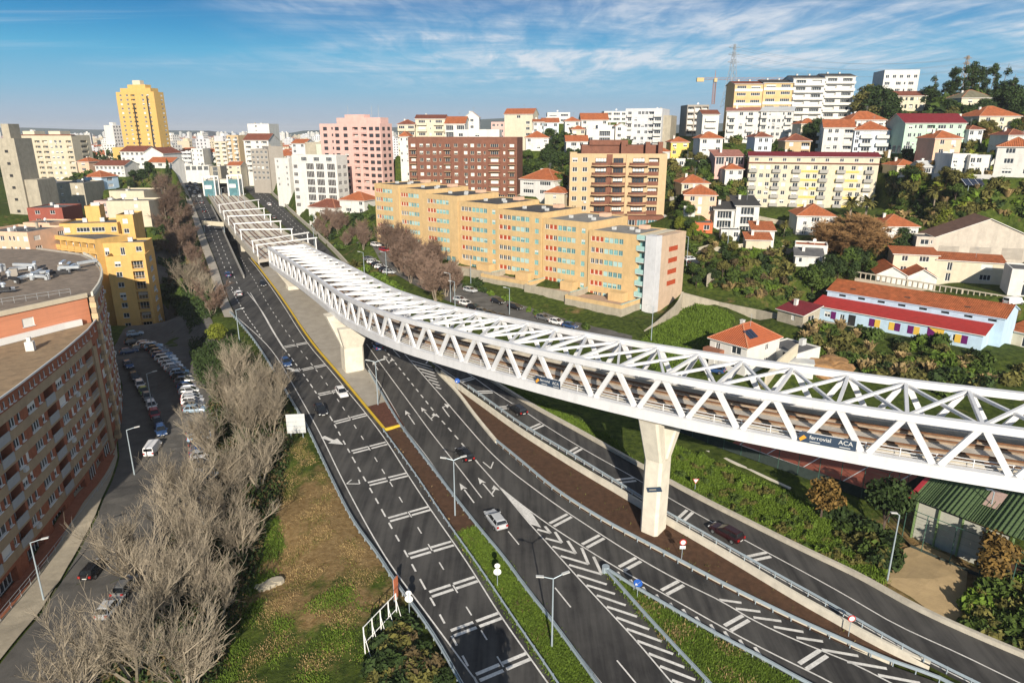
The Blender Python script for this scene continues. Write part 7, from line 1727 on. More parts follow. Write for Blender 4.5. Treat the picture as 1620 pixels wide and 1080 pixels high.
def mass(poly, n, kinds, ss, name, sq=1.0, lib=None):
    lib = lib or BUSH
    V, Fc, MI, mats = [], [], [], []
    for x, y in scat(poly, n, 0):
        k = rv.choice(kinds); me = lib[k + str(rv.randint(0, 1 if k == 'p' else 2))]; m = me.materials[0]
        if m not in mats: mats.append(m)
        p = T(x, y); s = rv.uniform(*ss); a = rv.uniform(0, 6.28); ca, sa_ = math.cos(a) * s, math.sin(a) * s; co = np.empty(len(me.vertices) * 3); me.vertices.foreach_get('co', co); co = co.reshape(-1, 3); n0 = sum(len(v) for v in V)
        V.append(np.stack([co[:, 0] * ca - co[:, 1] * sa_ + p.x, co[:, 0] * sa_ + co[:, 1] * ca + p.y, co[:, 2] * s * sq * rv.uniform(.8, 1.2) + p.z - .1], -1)); fs = [tuple(j + n0 for j in q.vertices) for q in me.polygons]; Fc.extend(fs); MI.extend([mats.index(m)] * len(fs))
    me = bpy.data.meshes.new(name); me.from_pydata(np.concatenate(V).tolist(), [], Fc)
    for m in mats: me.materials.append(m)
    me.polygons.foreach_set('material_index', MI); return tag(place(me, name), kind='stuff')
# bare trees on the bank between the street and the highway
for i, (x, y) in enumerate([(215, 1078), (300, 1105), (130, 1110), (262, 985), (345, 985), (312, 895), (382, 885), (225, 925), (300, 805), (365, 790), (412, 775), (330, 725), (395, 700), (432, 690), (360, 650), (410, 640), (440, 640), (375, 610), (388, 665), (352, 845), (285, 850), (300, 950)]):
    far_ = y < 760
    tree('bare_tree', 'bareP%d' % (i % 4), T(x, y), rv.uniform(7.6, 10.0) * (.92 if far_ else 1), 'bare pale branched tree on the bank between the parking street and the left carriageway', 'tree', 'bare trees on the bank beside the parking street', 1.0)
for i, (x, y, h, k, lab) in enumerate([(302, 470, 11, 'bareP1', 'broad pale bare tree at the head of the row beside the frontage road'), (335, 500, 9, 'bareB1', 'brown twiggy bare tree leaning toward the frontage road barrier'), (285, 415, 12, 'bareR0', None), (276, 385, 12, 'bareR1', None), (300, 400, 11, 'bareB0', None), (268, 358, 12, 'bareR0', None), (288, 362, 11, 'bareR1', None), (264, 332, 11, 'bareR1', None), (280, 334, 11, 'bareR0', None), (262, 312, 11, 'bareR0', None), (312, 430, 9, 'bareB2', None), (318, 455, 8, 'bareB0', None), (330, 470, 7, 'bareP2', None)]):
    tree('bare_tree', k, T(x, y), h, lab or 'reddish brown bare tree in the row between dark street and frontage road', 'tree', None if lab else 'row of reddish bare trees beside the frontage road', 1.05)
tree('evergreen_bush_tree', 'lime0', T(345, 548), 5.2, 'single round yellow green tree among the bare trees on the bank')
for i, (x, y, h, k) in enumerate([(246, 292, 9, 'col0'), (268, 286, 11, 'col1'), (226, 290, 7, 'dark0'), (212, 287, 6, 'dark1'), (236, 280, 8, 'dark2'), (258, 300, 7, 'broad0')]): tree('evergreen_tree', k, T(x, y), h, 'dark evergreen tree at the far end of the bare tree row', 'tree', 'evergreens behind the row of bare trees')
for i, (x, y, h) in enumerate([(125, 258, 9), (138, 256, 10), (150, 260, 8), (118, 300, 6), (140, 312, 6), (152, 300, 5), (208, 300, 5), (128, 325, 5)]): tree('broadleaf_tree', 'dark%d' % (i % 3), T(x, y), h, 'dark leafy tree between the houses left of the golden tower', 'tree', 'leafy trees among the left hand houses')
# trees in front of the ochre row
for i, (x, y) in enumerate([(612, 398), (628, 410), (640, 404), (652, 424), (664, 420), (676, 440), (688, 432), (700, 452), (668, 455), (706, 470), (718, 462), (690, 478), (650, 448), (634, 432)]): tree('bare_tree', 'bareB%d' % (i % 3), T(x, y), rv.uniform(8, 11), 'brown bare tree beside the parked cars in front of the ochre row', 'tree', 'bare trees in front of the ochre apartment row')
for i, (x, y) in enumerate([(505, 372), (520, 380), (535, 372), (548, 392), (530, 358), (515, 356), (560, 380), (575, 372), (545, 366), (575, 395)]): tree('bare_tree', 'bareB%d' % (i % 3), T(x, y), rv.uniform(5, 8), 'brown bare tree by the houses beside the far right carriageway', 'tree', 'bare trees beside the far right carriageway')
tree('palm_tree', 'palmlow', T(563, 428), 8, 'bushy low palm on the green verge beside the truss top', base=4.5 * 1.8); tree('palm_tree', 'palmlow', T(692, 474), 6.5, 'small pale palm between the truss and the bare trees', base=4.5 * 1.8)
for x, y, s in ((580, 432, 2.2), (592, 440, 2.4), (604, 446, 2.2), (616, 456, 2.4), (628, 462, 2.0), (555, 445, 2), (570, 446, 2.0)): bush('l', T(x, y), s, 'bright green hedge shrub on the verge beside the truss', 'verge shrubs between truss and parking')
for x, y, s, k in ((765, 462, 1.8, 'd'), (778, 466, 1.6, 'l'), (804, 474, 1.8, 'l'), (752, 452, 2.2, 'd'), (742, 458, 1.8, 'd'), (838, 492, 1.3, 'l'), (850, 498, 1.3, 'g'), (900, 512, 1.5, 'g'), (925, 520, 1.7, 'g')): bush(k, T(x, y), s, 'small clipped garden shrub along the street below the ochre row', 'garden shrubs along the local street')
# hill vegetation
def zone(poly, n, kinds, hs, name, label, group, gap=8):
    for i, (x, y) in enumerate(scat(poly, n, gap)): tree(name, rv.choice(kinds), T(x, y), rv.uniform(*hs), label, 'tree', group, rv.uniform(.9, 1.2))
def bzone(poly, n, kinds, ss, label, group, gap=5):
    for i, (x, y) in enumerate(scat(poly, n, gap)): bush(rv.choice(kinds), T(x, y), rv.uniform(*ss), label, group)
zone([(822, 262), (900, 235), (905, 300), (885, 315), (830, 300)], 16, ['dark0', 'dark1', 'dark2', 'olive0', 'broad1'], (6, 9), 'broadleaf_tree', 'dark leafy tree in the garden between the two brown brick blocks', 'garden trees between the brick blocks')
zone([(858, 225), (900, 218), (925, 232), (900, 245)], 5, ['broad0', 'dark1'], (5, 8), 'broadleaf_tree', 'leafy tree among the orange roofs below the ridge', 'leafy trees below the ridge')
zone([(1062, 258), (1180, 262), (1182, 300), (1120, 290), (1070, 300)], 14, ['broad0', 'broad1', 'olive1', 'dark2'], (3, 6), 'broadleaf_tree', 'green tree on the slope left of the cream block', 'slope trees left of the cream block')
mass([(1060, 268), (1180, 268), (1180, 318), (1130, 305), (1065, 310)], 40, 'glod', (1.5, 2.8), 'slope_shrubs')
zone([(1268, 215), (1300, 210), (1300, 236), (1275, 236)], 6, ['dark0', 'olive0'], (5, 8), 'broadleaf_tree', 'tree on the bank between white hill blocks', 'bank trees between the white hill blocks')
zone([(1356, 190), (1400, 190), (1412, 215), (1362, 215)], 14, ['dark0', 'dark1', 'gum0', 'olive0'], (9, 14), 'broadleaf_tree', 'tall dark tree beside the right end of the skyline row', 'dark trees right of the skyline row')
zone([(1465, 185), (1545, 185), (1540, 215), (1470, 200)], 14, ['dark0', 'dark1', 'broad2', 'olive1'], (5, 8), 'broadleaf_tree', 'dark tree in the grove below the pylon', 'grove below the pylon')
zone([(1360, 175), (1402, 172), (1408, 205), (1360, 205)], 16, ['dark0', 'dark1', 'dark2', 'olive1'], (8, 13), 'broadleaf_tree', 'dense dark tree filling the gap between skyline row and white hilltop block', 'dark trees in the skyline gap', 6)
zone([(1462, 172), (1660, 176), (1660, 200), (1466, 196)], 20, ['dark0', 'dark1', 'dark2', 'broad0'], (7, 12), 'broadleaf_tree', 'dark tree in the woodland strip beneath the eucalyptus crowns', 'woodland beneath the eucalyptus trees', 6)
zone([(1470, 165), (1620, 168), (1660, 176), (1470, 176)], 20, ['gum0', 'gum1', 'gum2'], (14, 21), 'eucalyptus_tree', 'tall thin eucalyptus tree on the right skyline', 'eucalyptus trees on the right skyline', 5)
zone([(1540, 200), (1630, 205), (1630, 232), (1560, 235)], 12, ['autumn0', 'dark0', 'olive1', 'broad0', 'autumn1'], (3.5, 6), 'broadleaf_tree', 'small tree with olive and golden leaves beside the cream villa', 'mixed trees around the cream villa')
zone([(1400, 262), (1480, 262), (1540, 298), (1490, 350), (1420, 350), (1400, 320)], 20, ['olive0', 'broad1', 'autumn2', 'dark1', 'olive2'], (3, 6), 'broadleaf_tree', 'olive or green tree on the wild slope right of the cream block', 'wild slope trees right of the cream block', 9)
mass([(1398, 255), (1480, 260), (1600, 292), (1620, 320), (1500, 355), (1420, 355)], 60, 'oogp', (1.0, 2.2), 'slope_shrubs')
for (x, y, h, lab) in ((1343, 352, 9, 'tall dark palm left of the pale one beside the cream block'), (1368, 352, 9, 'pale shaggy palm beside the corner of the cream block'), (1475, 335, 8.5, 'spreading palm above the round green bush near the warehouse'), (1240, 374, 5, 'low palm in the white courtyard below the slate villas')): tree('palm_tree', 'palm%d' % (x % 2), T(x, y), h, lab)
tree('conifer', 'colY', T(1487, 362), 7.5, 'conical yellow green conifer beside the warehouse gable', wide=1.25); tree('conifer', 'colY', T(1390, 415), 8.5, 'rounded yellow green conifer among the dark trees below the white cottage', wide=1.2); tree('conifer', 'colY', T(1372, 425), 8.0, 'broad yellow green conifer standing left of its taller twin', wide=1.3)
tree('bare_tree', 'willow', T(1350, 400), 9.5, 'large rounded golden brown bare tree in the gardens below the cream block', wide=1.35)
zone([(1270, 455), (1330, 425), (1400, 410), (1440, 380), (1445, 420), (1390, 440), (1300, 478)], 20, ['dark0', 'dark1', 'dark2', 'broad1'], (4.5, 7.5), 'evergreen_tree', 'dense dark evergreen tree left of the school roof', 'dark evergreens left of the school', 10)
zone([(1290, 365), (1335, 365), (1335, 392), (1300, 385)], 4, ['dark0', 'broad1'], (5, 7), 'broadleaf_tree', 'round dark tree beside the white bungalow stairs', 'round trees beside the bungalow')
zone([(1085, 440), (1140, 430), (1150, 455), (1090, 462)], 8, ['broad0', 'olive1', 'dark1'], (3, 5), 'broadleaf_tree', 'leafy tree at the top of the garden wall right of the ochre row', 'trees behind the garden wall')
zone([(1065, 335), (1100, 345), (1098, 385), (1070, 380)], 8, ['broad0', 'dark1', 'lime1'], (3, 5), 'broadleaf_tree', 'garden tree below the peach house', 'garden trees below the peach house')
mass([(1090, 395), (1180, 380), (1260, 430), (1265, 480), (1150, 465), (1090, 450)], 55, 'gobbp', (.9, 2.0), 'garden_shrubs')
mass([(1280, 512), (1560, 560), (1560, 610), (1400, 600), (1250, 560)], 110, 'gloodp', (1.0, 2.4), 'slope_shrubs')
for x, y in ((1375, 585), (1410, 592), (1470, 590), (1520, 588), (1425, 570)): bush('p', T(x, y), 2.0, 'feathery pale pampas grass below the school terrace', 'pampas clumps below the school')
mass([(1440, 600), (1620, 585), (1620, 625), (1480, 625)], 30, 'dgo', (1.2, 2.6), 'slope_shrubs')
# rough growth over the whole hillside, between and behind the houses
mass([(825, 245), (905, 205), (1000, 235), (1060, 240), (1060, 320), (900, 320), (830, 310)], 150, 'gdddo', (1.8, 3.6), 'hillside_scrub', 1.1, BUSHL)
mass([(1060, 235), (1180, 225), (1300, 200), (1400, 200), (1410, 250), (1185, 330), (1065, 330)], 230, 'ggdoob', (1.5, 3.2), 'hillside_scrub', 1.0, BUSHL)
mass([(1390, 190), (1620, 170), (1660, 290), (1660, 330), (1500, 375), (1400, 345)], 300, 'godoolopy', (1.0, 2.6), 'hillside_scrub', 1.0, BUSHL)
mass([(1085, 350), (1200, 380), (1330, 330), (1460, 350), (1470, 400), (1380, 440), (1270, 480), (1090, 450)], 210, 'ggdool', (1.0, 2.4), 'hillside_scrub', .9, BUSHL)
mass([(490, 330), (590, 330), (600, 385), (540, 400), (500, 375)], 70, 'gdo', (1.2, 2.4), 'roadside_scrub', 1.0, BUSHL)
mass([(245, 300), (268, 330), (318, 440), (300, 520), (262, 470), (240, 330)], 90, 'gddob', (1.4, 2.8), 'roadside_scrub', 1.0, BUSHL)
mass([(100, 250), (250, 285), (245, 315), (110, 330)], 60, 'gddo', (1.5, 3.2), 'roadside_scrub', 1.0, BUSHL)
mass([(1462, 168), (1660, 172), (1660, 205), (1466, 200)], 120, 'dddg', (2.5, 5.0), 'woodland_understorey', 1.3, BUSHL)
# near right slope
tree('broadleaf_tree', 'autumn0', T(1298, 822), 5.8, 'golden leaved tree by the lower fence of the red court', wide=1.0); tree('broadleaf_tree', 'dark1', T(1395, 848), 8.2, 'dark green tree between the court fence and the sports hall', wide=1.0); tree('broadleaf_tree', 'autumn2', T(1560, 928), 6.8, 'orange brown tree at the corner of the sand lot below the sports hall', wide=1.1)
mass([(1075, 700), (1120, 730), (1260, 790), (1290, 830), (1390, 905), (1280, 880), (1120, 800), (1070, 760)], 150, 'gglool', (.45, 1.0), 'slope_shrubs')
mass([(1300, 800), (1420, 850), (1400, 900), (1330, 860)], 40, 'dgo', (1.0, 2.0), 'slope_shrubs')
mass([(1540, 940), (1640, 905), (1660, 1060), (1600, 1030), (1530, 995)], 90, 'glog', (.9, 1.9), 'thicket_shrubs')
for x, y, s in ((1585, 1030, 1.2), (1600, 1036, 1.3), (1572, 1024, 1.0)): bush('y', T(x, y), s, 'bright yellow green shrub at the end of the kerb wall', 'bright shrubs at the end of the kerb wall')
mass([(620, 960), (650, 985), (715, 1085), (590, 1100), (600, 1010)], 46, 'dobd', (1.0, 1.9), 'bank_shrubs')
tree('broadleaf_tree', 'dark2', Vector((-1.4, 40, H(-1.4, 40))), 9.2, 'dark tree just below the lower edge of the photo casting shadow over the carriageway', wide=1.1)
# undergrowth beneath the bare trees: nobody could count it
def cover(name, poly, n, size, m, hmin, hmax, seed, patchy=0, onroad=None):
    r = random.Random(seed); V, Fc = [], []; x0, x1, y0, y1 = min(p[0] for p in poly), max(p[0] for p in poly), min(p[1] for p in poly), max(p[1] for p in poly)
    X = np.array([r.uniform(x0, x1) for _ in range(n * 3)]); Yy = np.array([r.uniform(y0, y1) for _ in range(n * 3)]); ok = np.where(inside(poly, X, Yy))[0][:n]
    for k in ok:
        x, y = X[k], Yy[k]; z = H(x, y) if onroad is None else zc(y) + onroad
        if patchy and math.sin(x * .9 + 1.3 * math.sin(y * .7)) + math.sin(y * 1.1 + 1.7 * math.sin(x * .5 + seed)) + r.gauss(0, .5) < patchy: continue
        for j in range(3):
            a = r.uniform(0, 6.28); h = r.uniform(hmin, hmax); s = size * r.uniform(.6, 1.3); u = Vector((math.cos(a), math.sin(a), 0)); p = Vector((x + r.gauss(0, .3), y + r.gauss(0, .3), z + (h * r.random() if hmax > .8 else 0))); t = Vector((r.gauss(0, .35), r.gauss(0, .35), 1)) * (h if hmax <= .8 else s)
            i = len(V); V.extend([p - u * s * .5, p + u * s * .5, p + t + u * s * .25, p + t - u * s * .25]); Fc.append((i, i + 1, i + 2, i + 3))
    o = place(mesh_of(name, V, Fc, m), name); o['kind'] = 'stuff'; return o
def wpoly(px): return [(T(*p).x, T(*p).y) for p in px]
BANK = wpoly([(360, 560), (440, 600), (462, 690), (440, 800), (400, 920), (340, 1079), (150, 1079), (230, 960), (270, 860), (300, 760), (330, 650)])
cover('undergrowth', BANK, 9000, .30, LEAFD, .1, 1.6, 5); cover('undergrowth', BANK, 5000, .30, LEAFB, .1, 1.4, 6)
cover('undergrowth', wpoly([(300, 545), (340, 520), (395, 560), (420, 600), (350, 640), (310, 600)]), 5000, .32, LEAFD, .1, 2.0, 7); cover('undergrowth', wpoly([(262, 420), (320, 420), (345, 500), (300, 530), (275, 480)]), 4000, .4, LEAFD, .1, 2.2, 8)
cover('grass', [(p.x, p.y) for p in GRASS_MEDIAN], 17000, .09, LEAFG, .06, .24, 9, 0, .02); cover('grass', [(p.x, p.y) for p in ISLAND], 8000, .09, LEAFG, .06, .26, 10, 0, .02); cover('weeds', [(p.x, p.y) for p in ISLAND], 2500, .10, STRAW, .1, .35, 33, .9, .02); cover('weeds', [(p.x, p.y) for p in GRASS_MEDIAN], 1500, .10, LEAFB, .1, .3, 34, 1.2, .02)
cover('grass', wpoly([(440, 700), (480, 690), (560, 850), (640, 960), (560, 1079), (350, 1079), (400, 940)]), 14000, .07, STRAW, .06, .20, 11, .5); cover('grass', wpoly([(400, 860), (430, 800), (450, 860), (400, 1000), (370, 1079), (340, 1079)]), 9000, .10, LEAFG, .10, .34, 12, -.3)
cover('grass', wpoly([(440, 960), (560, 920), (640, 1000), (640, 1079), (420, 1079)]), 9000, .09, LEAFG, .08, .28, 21, .6); cover('grass', wpoly([(440, 700), (480, 690), (560, 850), (640, 960), (560, 1079), (350, 1079), (400, 940)]), 12000, .08, LEAFO, .06, .22, 22, 1.0)
cover('grass', wpoly([(800, 610), (960, 690), (1005, 735), (1003, 752), (920, 705), (830, 645)]), 14000, .13, LEAFG, .15, .5, 13); cover('grass', wpoly([(1062, 705), (1120, 728), (1260, 788), (1400, 890), (1400, 925), (1282, 874), (1110, 790), (1062, 762)]), 20000, .13, LEAFG, .15, .55, 14)
cover('grass', wpoly([(1010, 545), (1085, 485), (1160, 500), (1150, 540), (1115, 575), (1040, 590)]), 9000, .16, LEAFG, .2, .6, 15); cover('grass', wpoly([(1150, 430), (1190, 398), (1230, 405), (1215, 430)]), 3000, .2, LEAFG, .2, .5, 16)
cover('grass', wpoly([(1530, 990), (1640, 1000), (1640, 1060), (1600, 1030)]), 4000, .13, LEAFG, .2, .6, 17)
cover('weeds', [(p.x, p.y) for p in list(RR_WALL)[8:] + [P(1300, 985), P(1153, 930), P(1040, 872), P(960, 815), P(880, 760)]], 500, .12, LEAFO, .08, .3, 18, .3, 0)

for ln, sd, k in ((LC_BARL, 1, 41), (RC_BARR, -1, 42), (RR_EDGE, -1, 43), (LC_BARR, -1, 44), (RC_BARL, 1, 45)):
    st_ = [(p.x, p.y) for p in offset_line(ln, .05 * sd)] + [(p.x, p.y) for p in reversed(offset_line(ln, .8 * sd))]; cover('verge_weeds', st_, 900, .10, LEAFO if k % 2 else STRAW, .05, .28, k, -.1, .0 if k != 43 else RR_DZ - .2)
# ------------------------------------------------------------------ cars
def car_paint(name, c): return mat(name, c, .25, .02, 1, spec=.6)
PAINT = {'white': car_paint('white_car_paint', (.78, .78, .78)), 'black': car_paint('black_car_paint', (.012, .012, .014)), 'silver': car_paint('silver_car_paint', (.48, .50, .52)), 'grey': car_paint('grey_car_paint', (.14, .145, .15)), 'blue': car_paint('blue_car_paint', (.03, .07, .18)), 'red': car_paint('red_car_paint', (.32, .02, .02)), 'maroon': car_paint('maroon_car_paint', (.030, .008, .009)), 'green': car_paint('lime_car_paint', (.18, .30, .06)), 'paleblue': car_paint('pale_blue_car_paint', (.28, .40, .52)), 'orange': car_paint('orange_car_paint', (.42, .10, .03))}
CARGLASS = mat('car_glass', (.012, .015, .018), .08, .1, 1, spec=.8); TYRE = mat('tyre', (.015, .015, .015), .9, .1, 2); RIM = mat('wheel_rim', (.35, .36, .37), .35, .1, 2, metal=.6); TAIL = mat('tail_light', (.35, .012, .01), .3, .05, 2); HEADL = mat('head_light', (.65, .67, .68), .15, .05, 2); PLATE = mat('number_plate', (.6, .6, .58), .5, .05, 2)
def car_kit(kind):
    """returns meshes: body, glass, wheel ..., length along +X (front), origin on the road under the middle"""
    if kind == 'van': L, Wd, prof = 4.9, .93, [(-2.42, .45, 1.80), (-2.38, .35, 1.86), (.9, .35, 1.9), (1.35, .35, 1.75), (1.75, .35, 1.12), (2.3, .38, .95), (2.43, .5, .7)]
    elif kind == 'wagon': L, Wd, prof = 4.5, .90, [(-2.22, .5, .80), (-2.15, .35, 1.02), (-1.98, .32, 1.04), (-1.0, .3, .97), (.7, .3, .95), (1.05, .3, .93), (1.8, .32, .84), (2.15, .38, .70), (2.24, .5, .58)]
    else: L, Wd, prof = 4.15, .88, [(-2.05, .5, .78), (-1.98, .35, .98), (-1.85, .32, 1.0), (-.9, .3, .96), (.6, .3, .94), (.95, .3, .92), (1.65, .32, .82), (1.98, .38, .68), (2.06, .5, .56)]
    b = MB(); rings = []
    for x, zb, zt in prof:
        t = abs(x) / (L / 2); w = Wd * (1 - .13 * max(0, t - .72) / .28); zm = zb + (zt - zb) * .55
        rings.append([(x, -w * .93, zb), (x, -w, zm), (x, -w * .90, zt - .05), (x, -w * .75, zt), (x, w * .75, zt), (x, w * .90, zt - .05), (x, w, zm), (x, w * .93, zb)])
    for a, c in zip(rings[:-1], rings[1:]):
        for i in range(7): b.add([a[i], a[i + 1], c[i + 1], c[i]])
        b.add([a[7], a[0], c[0], c[7]])
    b.add(list(reversed(rings[0]))); b.add(rings[-1])
    g = MB(); rf = MB()
    if kind == 'van':
        for s in (-1, 1): g.add([(1.05, s * .90, 1.15), (1.62, s * .84, 1.15), (1.2, s * .80, 1.68), (.4, s * .84, 1.68), (.4, s * .92, 1.15)][::s])
        g.add([(1.78, -.74, 1.14), (1.78, .74, 1.14), (1.38, .68, 1.74), (1.38, -.68, 1.74)]); g.add([(-2.425, .7, 1.2), (-2.425, -.7, 1.2), (-2.42, -.66, 1.7), (-2.42, .66, 1.7)])
    else:
        zr = 1.46 if kind == 'wagon' else 1.45; zb = .93
        x0, x1, x2, x3 = ((-2.05, -1.75, .15, 1.05) if kind == 'wagon' else (-1.9, -1.45, .05, .95))
        lo, hi = Wd * .86, Wd * .68
        B_ = [(x0, -lo, zb), (x3, -lo, zb), (x3, lo, zb), (x0, lo, zb)]; T_ = [(x1, -hi, zr - .03), (x2, -hi, zr), (x2, hi, zr), (x1, hi, zr - .03)]
        for i in range(4): g.add([B_[i], B_[(i + 1) % 4], T_[(i + 1) % 4], T_[i]])
        m0, m1 = (x1 * .97, -hi * .98), (x2 * .9, hi)
        rf.mesh_([(x1 - .04, -hi - .02, zr - .05), (x2 + .06, -hi - .02, zr - .02), (x2 + .06, hi + .02, zr - .02), (x1 - .04, hi + .02, zr - .05), (x1 + .15, -hi * .8, zr + .035), (x2 - .1, -hi * .8, zr + .05), (x2 - .1, hi * .8, zr + .05), (x1 + .15, hi * .8, zr + .035)], [(0, 1, 5, 4), (1, 2, 6, 5), (2, 3, 7, 6), (3, 0, 4, 7), (4, 5, 6, 7)])
        for s in (-1, 1):
            for f0, f1, wd_ in ((0, 0, .09), (.42, .40, .07), (1, 1, .07)):
                pb = Vector((x0 + (x3 - x0) * f0, s * (lo + .012), zb)); pt = Vector((x1 + (x2 - x1) * f1, s * (hi + .012), zr - .02)); rf.beam(pb, pt, wd_, .03, up=(0, s, 0))
    m = {'body': b.mesh('body', [PAINT['white']], True)}
    if kind == 'van':
        for k, f in enumerate(g.f): q = MB(); q.add([g.v[i] for i in f]); m['glass%d' % k] = q.mesh(('side_window', 'side_window', 'windscreen', 'rear_window')[k], [CARGLASS])
    else: m['glass0'] = g.mesh('glass', [CARGLASS])
    if rf.v: m['roof'] = rf.mesh('roof', [PAINT['white']])
    wm = MB(); wm.tube((0, -.11, 0), (0, .11, 0), .32, .32, 14); m['tyre'] = wm.mesh('tyre', [TYRE]); rm_ = MB(); rm_.tube((0, -.115, 0), (0, .115, 0), .2, .2, 10); m['rim'] = rm_.mesh('rim', [RIM])
    xf, xb = prof[-1][0], prof[0][0]
    hl = MB(); hl.bx(-.12, -.17, -.08, .05, .17, .08); m['headlight'] = hl.mesh('headlight', [HEADL]); tl = MB(); tl.bx(-.04, -.14, -.13, .1, .14, .13); m['taillight'] = tl.mesh('taillight', [TAIL]); pl = MB(); pl.bx(-.02, -.26, -.06, .02, .26, .06); m['number_plate'] = pl.mesh('number_plate', [PLATE])
    mi = MB(); mi.bx(-.08, -.09, -.06, .06, .09, .07); m['mirror'] = mi.mesh('mirror', [PAINT['white']])
    return dict(m=m, xf=xf, xb=xb, w=Wd, kind=kind)
KITS = {k: car_kit(k) for k in ('hatch', 'wagon', 'van')}
def paint(o, c): o.material_slots[0].link = 'OBJECT'; o.material_slots[0].material = PAINT[c]
def car(p, ang, color, label, kind='hatch', group=None, tilt=True, detail=True):
    K = KITS[kind]; m = K['m']; t = thing('car' if kind != 'van' else 'van', label, 'car' if kind != 'van' else 'van', p, ang, group)
    if tilt: t.rotation_euler = (0, -SLOPE * math.sin(ang) if True else 0, ang)
    paint(place(m['body'], 'body', t), color)
    if 'roof' in m: paint(place(m['roof'], 'roof', t), color)
    for k in range(4):
        if 'glass%d' % k in m: place(m['glass%d' % k], m['glass%d' % k].name.split('.')[0] if kind == 'van' else 'window_glass', t)
    for x in (K['xb'] + .82, K['xf'] - .85):
        for s in (-1, 1):
            w = place(m['tyre'], 'wheel', t, (x, s * (K['w'] - .1), .32)); place(m['rim'], 'rim', w)
    if detail:
        for s in (-1, 1):
            place(m['headlight'], 'headlight', t, (K['xf'] - .08, s * K['w'] * .68, .62)); place(m['taillight'], 'taillight', t, (K['xb'] + .0, s * K['w'] * .72, .82)); paint(place(m['mirror'], 'mirror', t, (.75 if kind != 'van' else 1.3, s * (K['w'] + .06), .98)), color)
        place(m['number_plate'], 'number_plate', t, (K['xb'] - .03, 0, .62)); place(m['number_plate'], 'number_plate', t, (K['xf'] + .02, 0, .5))
    return t
def along(line, px, py, away, dz=0.0):
    p = P(px, py, dz); i = min(range(1, len(line) - 1), key=lambda k: (line[k] - p).length); d = line[i - 1] - line[i + 1] if away else line[i + 1] - line[i - 1]; return p, math.atan2(d.y, d.x)
ROADC = [(LC_MID, 541, 625, False, 'white', 'white hatchback coming down the left carriageway beside the yellow barrier', 'hatch', 0), (LC_MID, 508, 653, False, 'black', 'black car on the left carriageway close to the outer barrier', 'hatch', 0), (LC_MID, 453, 577, False, 'blue', 'dark blue car joining the left carriageway in the shade of the bare trees', 'hatch', 0), (LC_MID, 416, 452, False, 'black', 'black car on the left carriageway near the end of the truss', 'hatch', 0),
 (RC_L1, 735, 723, True, 'black', 'black saloon driving away in the middle of the right carriageway', 'wagon', 0), (GORE_L, 784, 827, True, 'silver', 'silver white estate car on the right carriageway beside the gore markings', 'wagon', 0), (RC_L1, 597, 551, True, 'blue', 'dark car emerging from the shade beneath the truss', 'wagon', 0),
 (RR_RIGHT, 818, 652, True, 'black', 'black saloon on the slip road above the brown median', 'wagon', RR_DZ), (RR_RIGHT, 1148, 848, True, 'maroon', 'dark maroon estate car on the slip road right of the tall pier', 'wagon', RR_DZ)]
for ln, x, y, aw, c, lab, kd, dz in ROADC:
    p, a = along(ln, x, y, aw, dz); car(p + Vector((0, 0, .01)), a, c, lab, kd)
FL = [a.lerp(b, .5) for a, b in zip(even(FRONT_L, 4)[:50], even(FRONT_R, 4)[:50])]
for (x, y), c, lab in (((378, 467), 'white', 'white hatchback on the frontage road near the gore lines'), ((330, 358), 'white', 'white car on the frontage road just past the sign gantry'), ((323, 336), 'black', 'black car on the frontage road beyond the white one'), ((319, 322), 'grey', 'grey car far along the frontage road'), ((361, 437), 'blue', 'dark blue car parked on the left edge of the frontage road')):
    p, a = along(FL, x, y, True); car(p, a, c, lab)
for i, ((x, y), c) in enumerate((((316, 312), 'silver'), ((306, 312), 'grey'), ((300, 302), 'white'), ((314, 304), 'black'), ((296, 296), 'blue'), ((308, 306), 'white'), ((312, 300), 'white'), ((304, 298), 'grey'), ((301, 291), 'black'), ((309, 292), 'white'), ((298, 286), 'silver'), ((306, 285), 'red'))):
    p, a = along(FL, x, y, True); car(p, a, c, 'small distant car in the queue at the far end of the frontage road', 'hatch', 'distant cars on the frontage road', detail=False)
for (x, y), c, lab in (((426, 325), 'white', 'white car on the far right carriageway beyond the portal frames'), ((433, 346), 'grey', 'grey car half hidden behind the portal frames')):
    p, a = along(RC_FAR_L, x, y, True); car(p, a, c, lab)
COLS = ['silver', 'grey', 'white', 'black', 'blue', 'silver', 'paleblue', 'grey', 'black', 'white']
rc = random.Random(77)
# parked cars on the street below the brick block
def parked(pts, ang, group, label, cols=None, zoff=.2):
    for i, (x, y) in enumerate(pts):
        p = Vector((x, y, H(x, y) + zoff)); c = cols[i % len(cols)] if cols else rc.choice(COLS); a = ang(x, y) if callable(ang) else ang
        car(p, a + rc.uniform(-.04, .04), c, label(c) if callable(label) else label, rc.choice(['hatch', 'hatch', 'wagon']), group, False)
def row_px(pix, gap, turn, cols, label, group):
    ln = even([T(*p) for p in pix], gap)
    for i, p in enumerate(ln[:-1]):
        q = ln[i + 1] - p; c = cols[i % len(cols)]; car(Vector((p.x, p.y, H(p.x, p.y) + .2)), math.atan2(q.y, q.x) + turn, c, c + label, rc.choice(['hatch', 'wagon']), group, False)
CO = ['silver', 'white', 'grey', 'paleblue', 'black', 'grey', 'blue', 'silver', 'white']
row_px([(232, 548), (262, 570), (288, 596), (306, 630), (312, 665)], 2.6, 1.25, CO, ' car parked at an angle along the shaded parking street', 'angle parked cars along the parking street')
row_px([(318, 690), (326, 740), (318, 790), (300, 850)], 2.6, 1.3, CO[2:], ' car parked at an angle behind the bare branches', 'angle parked cars behind bare branches')
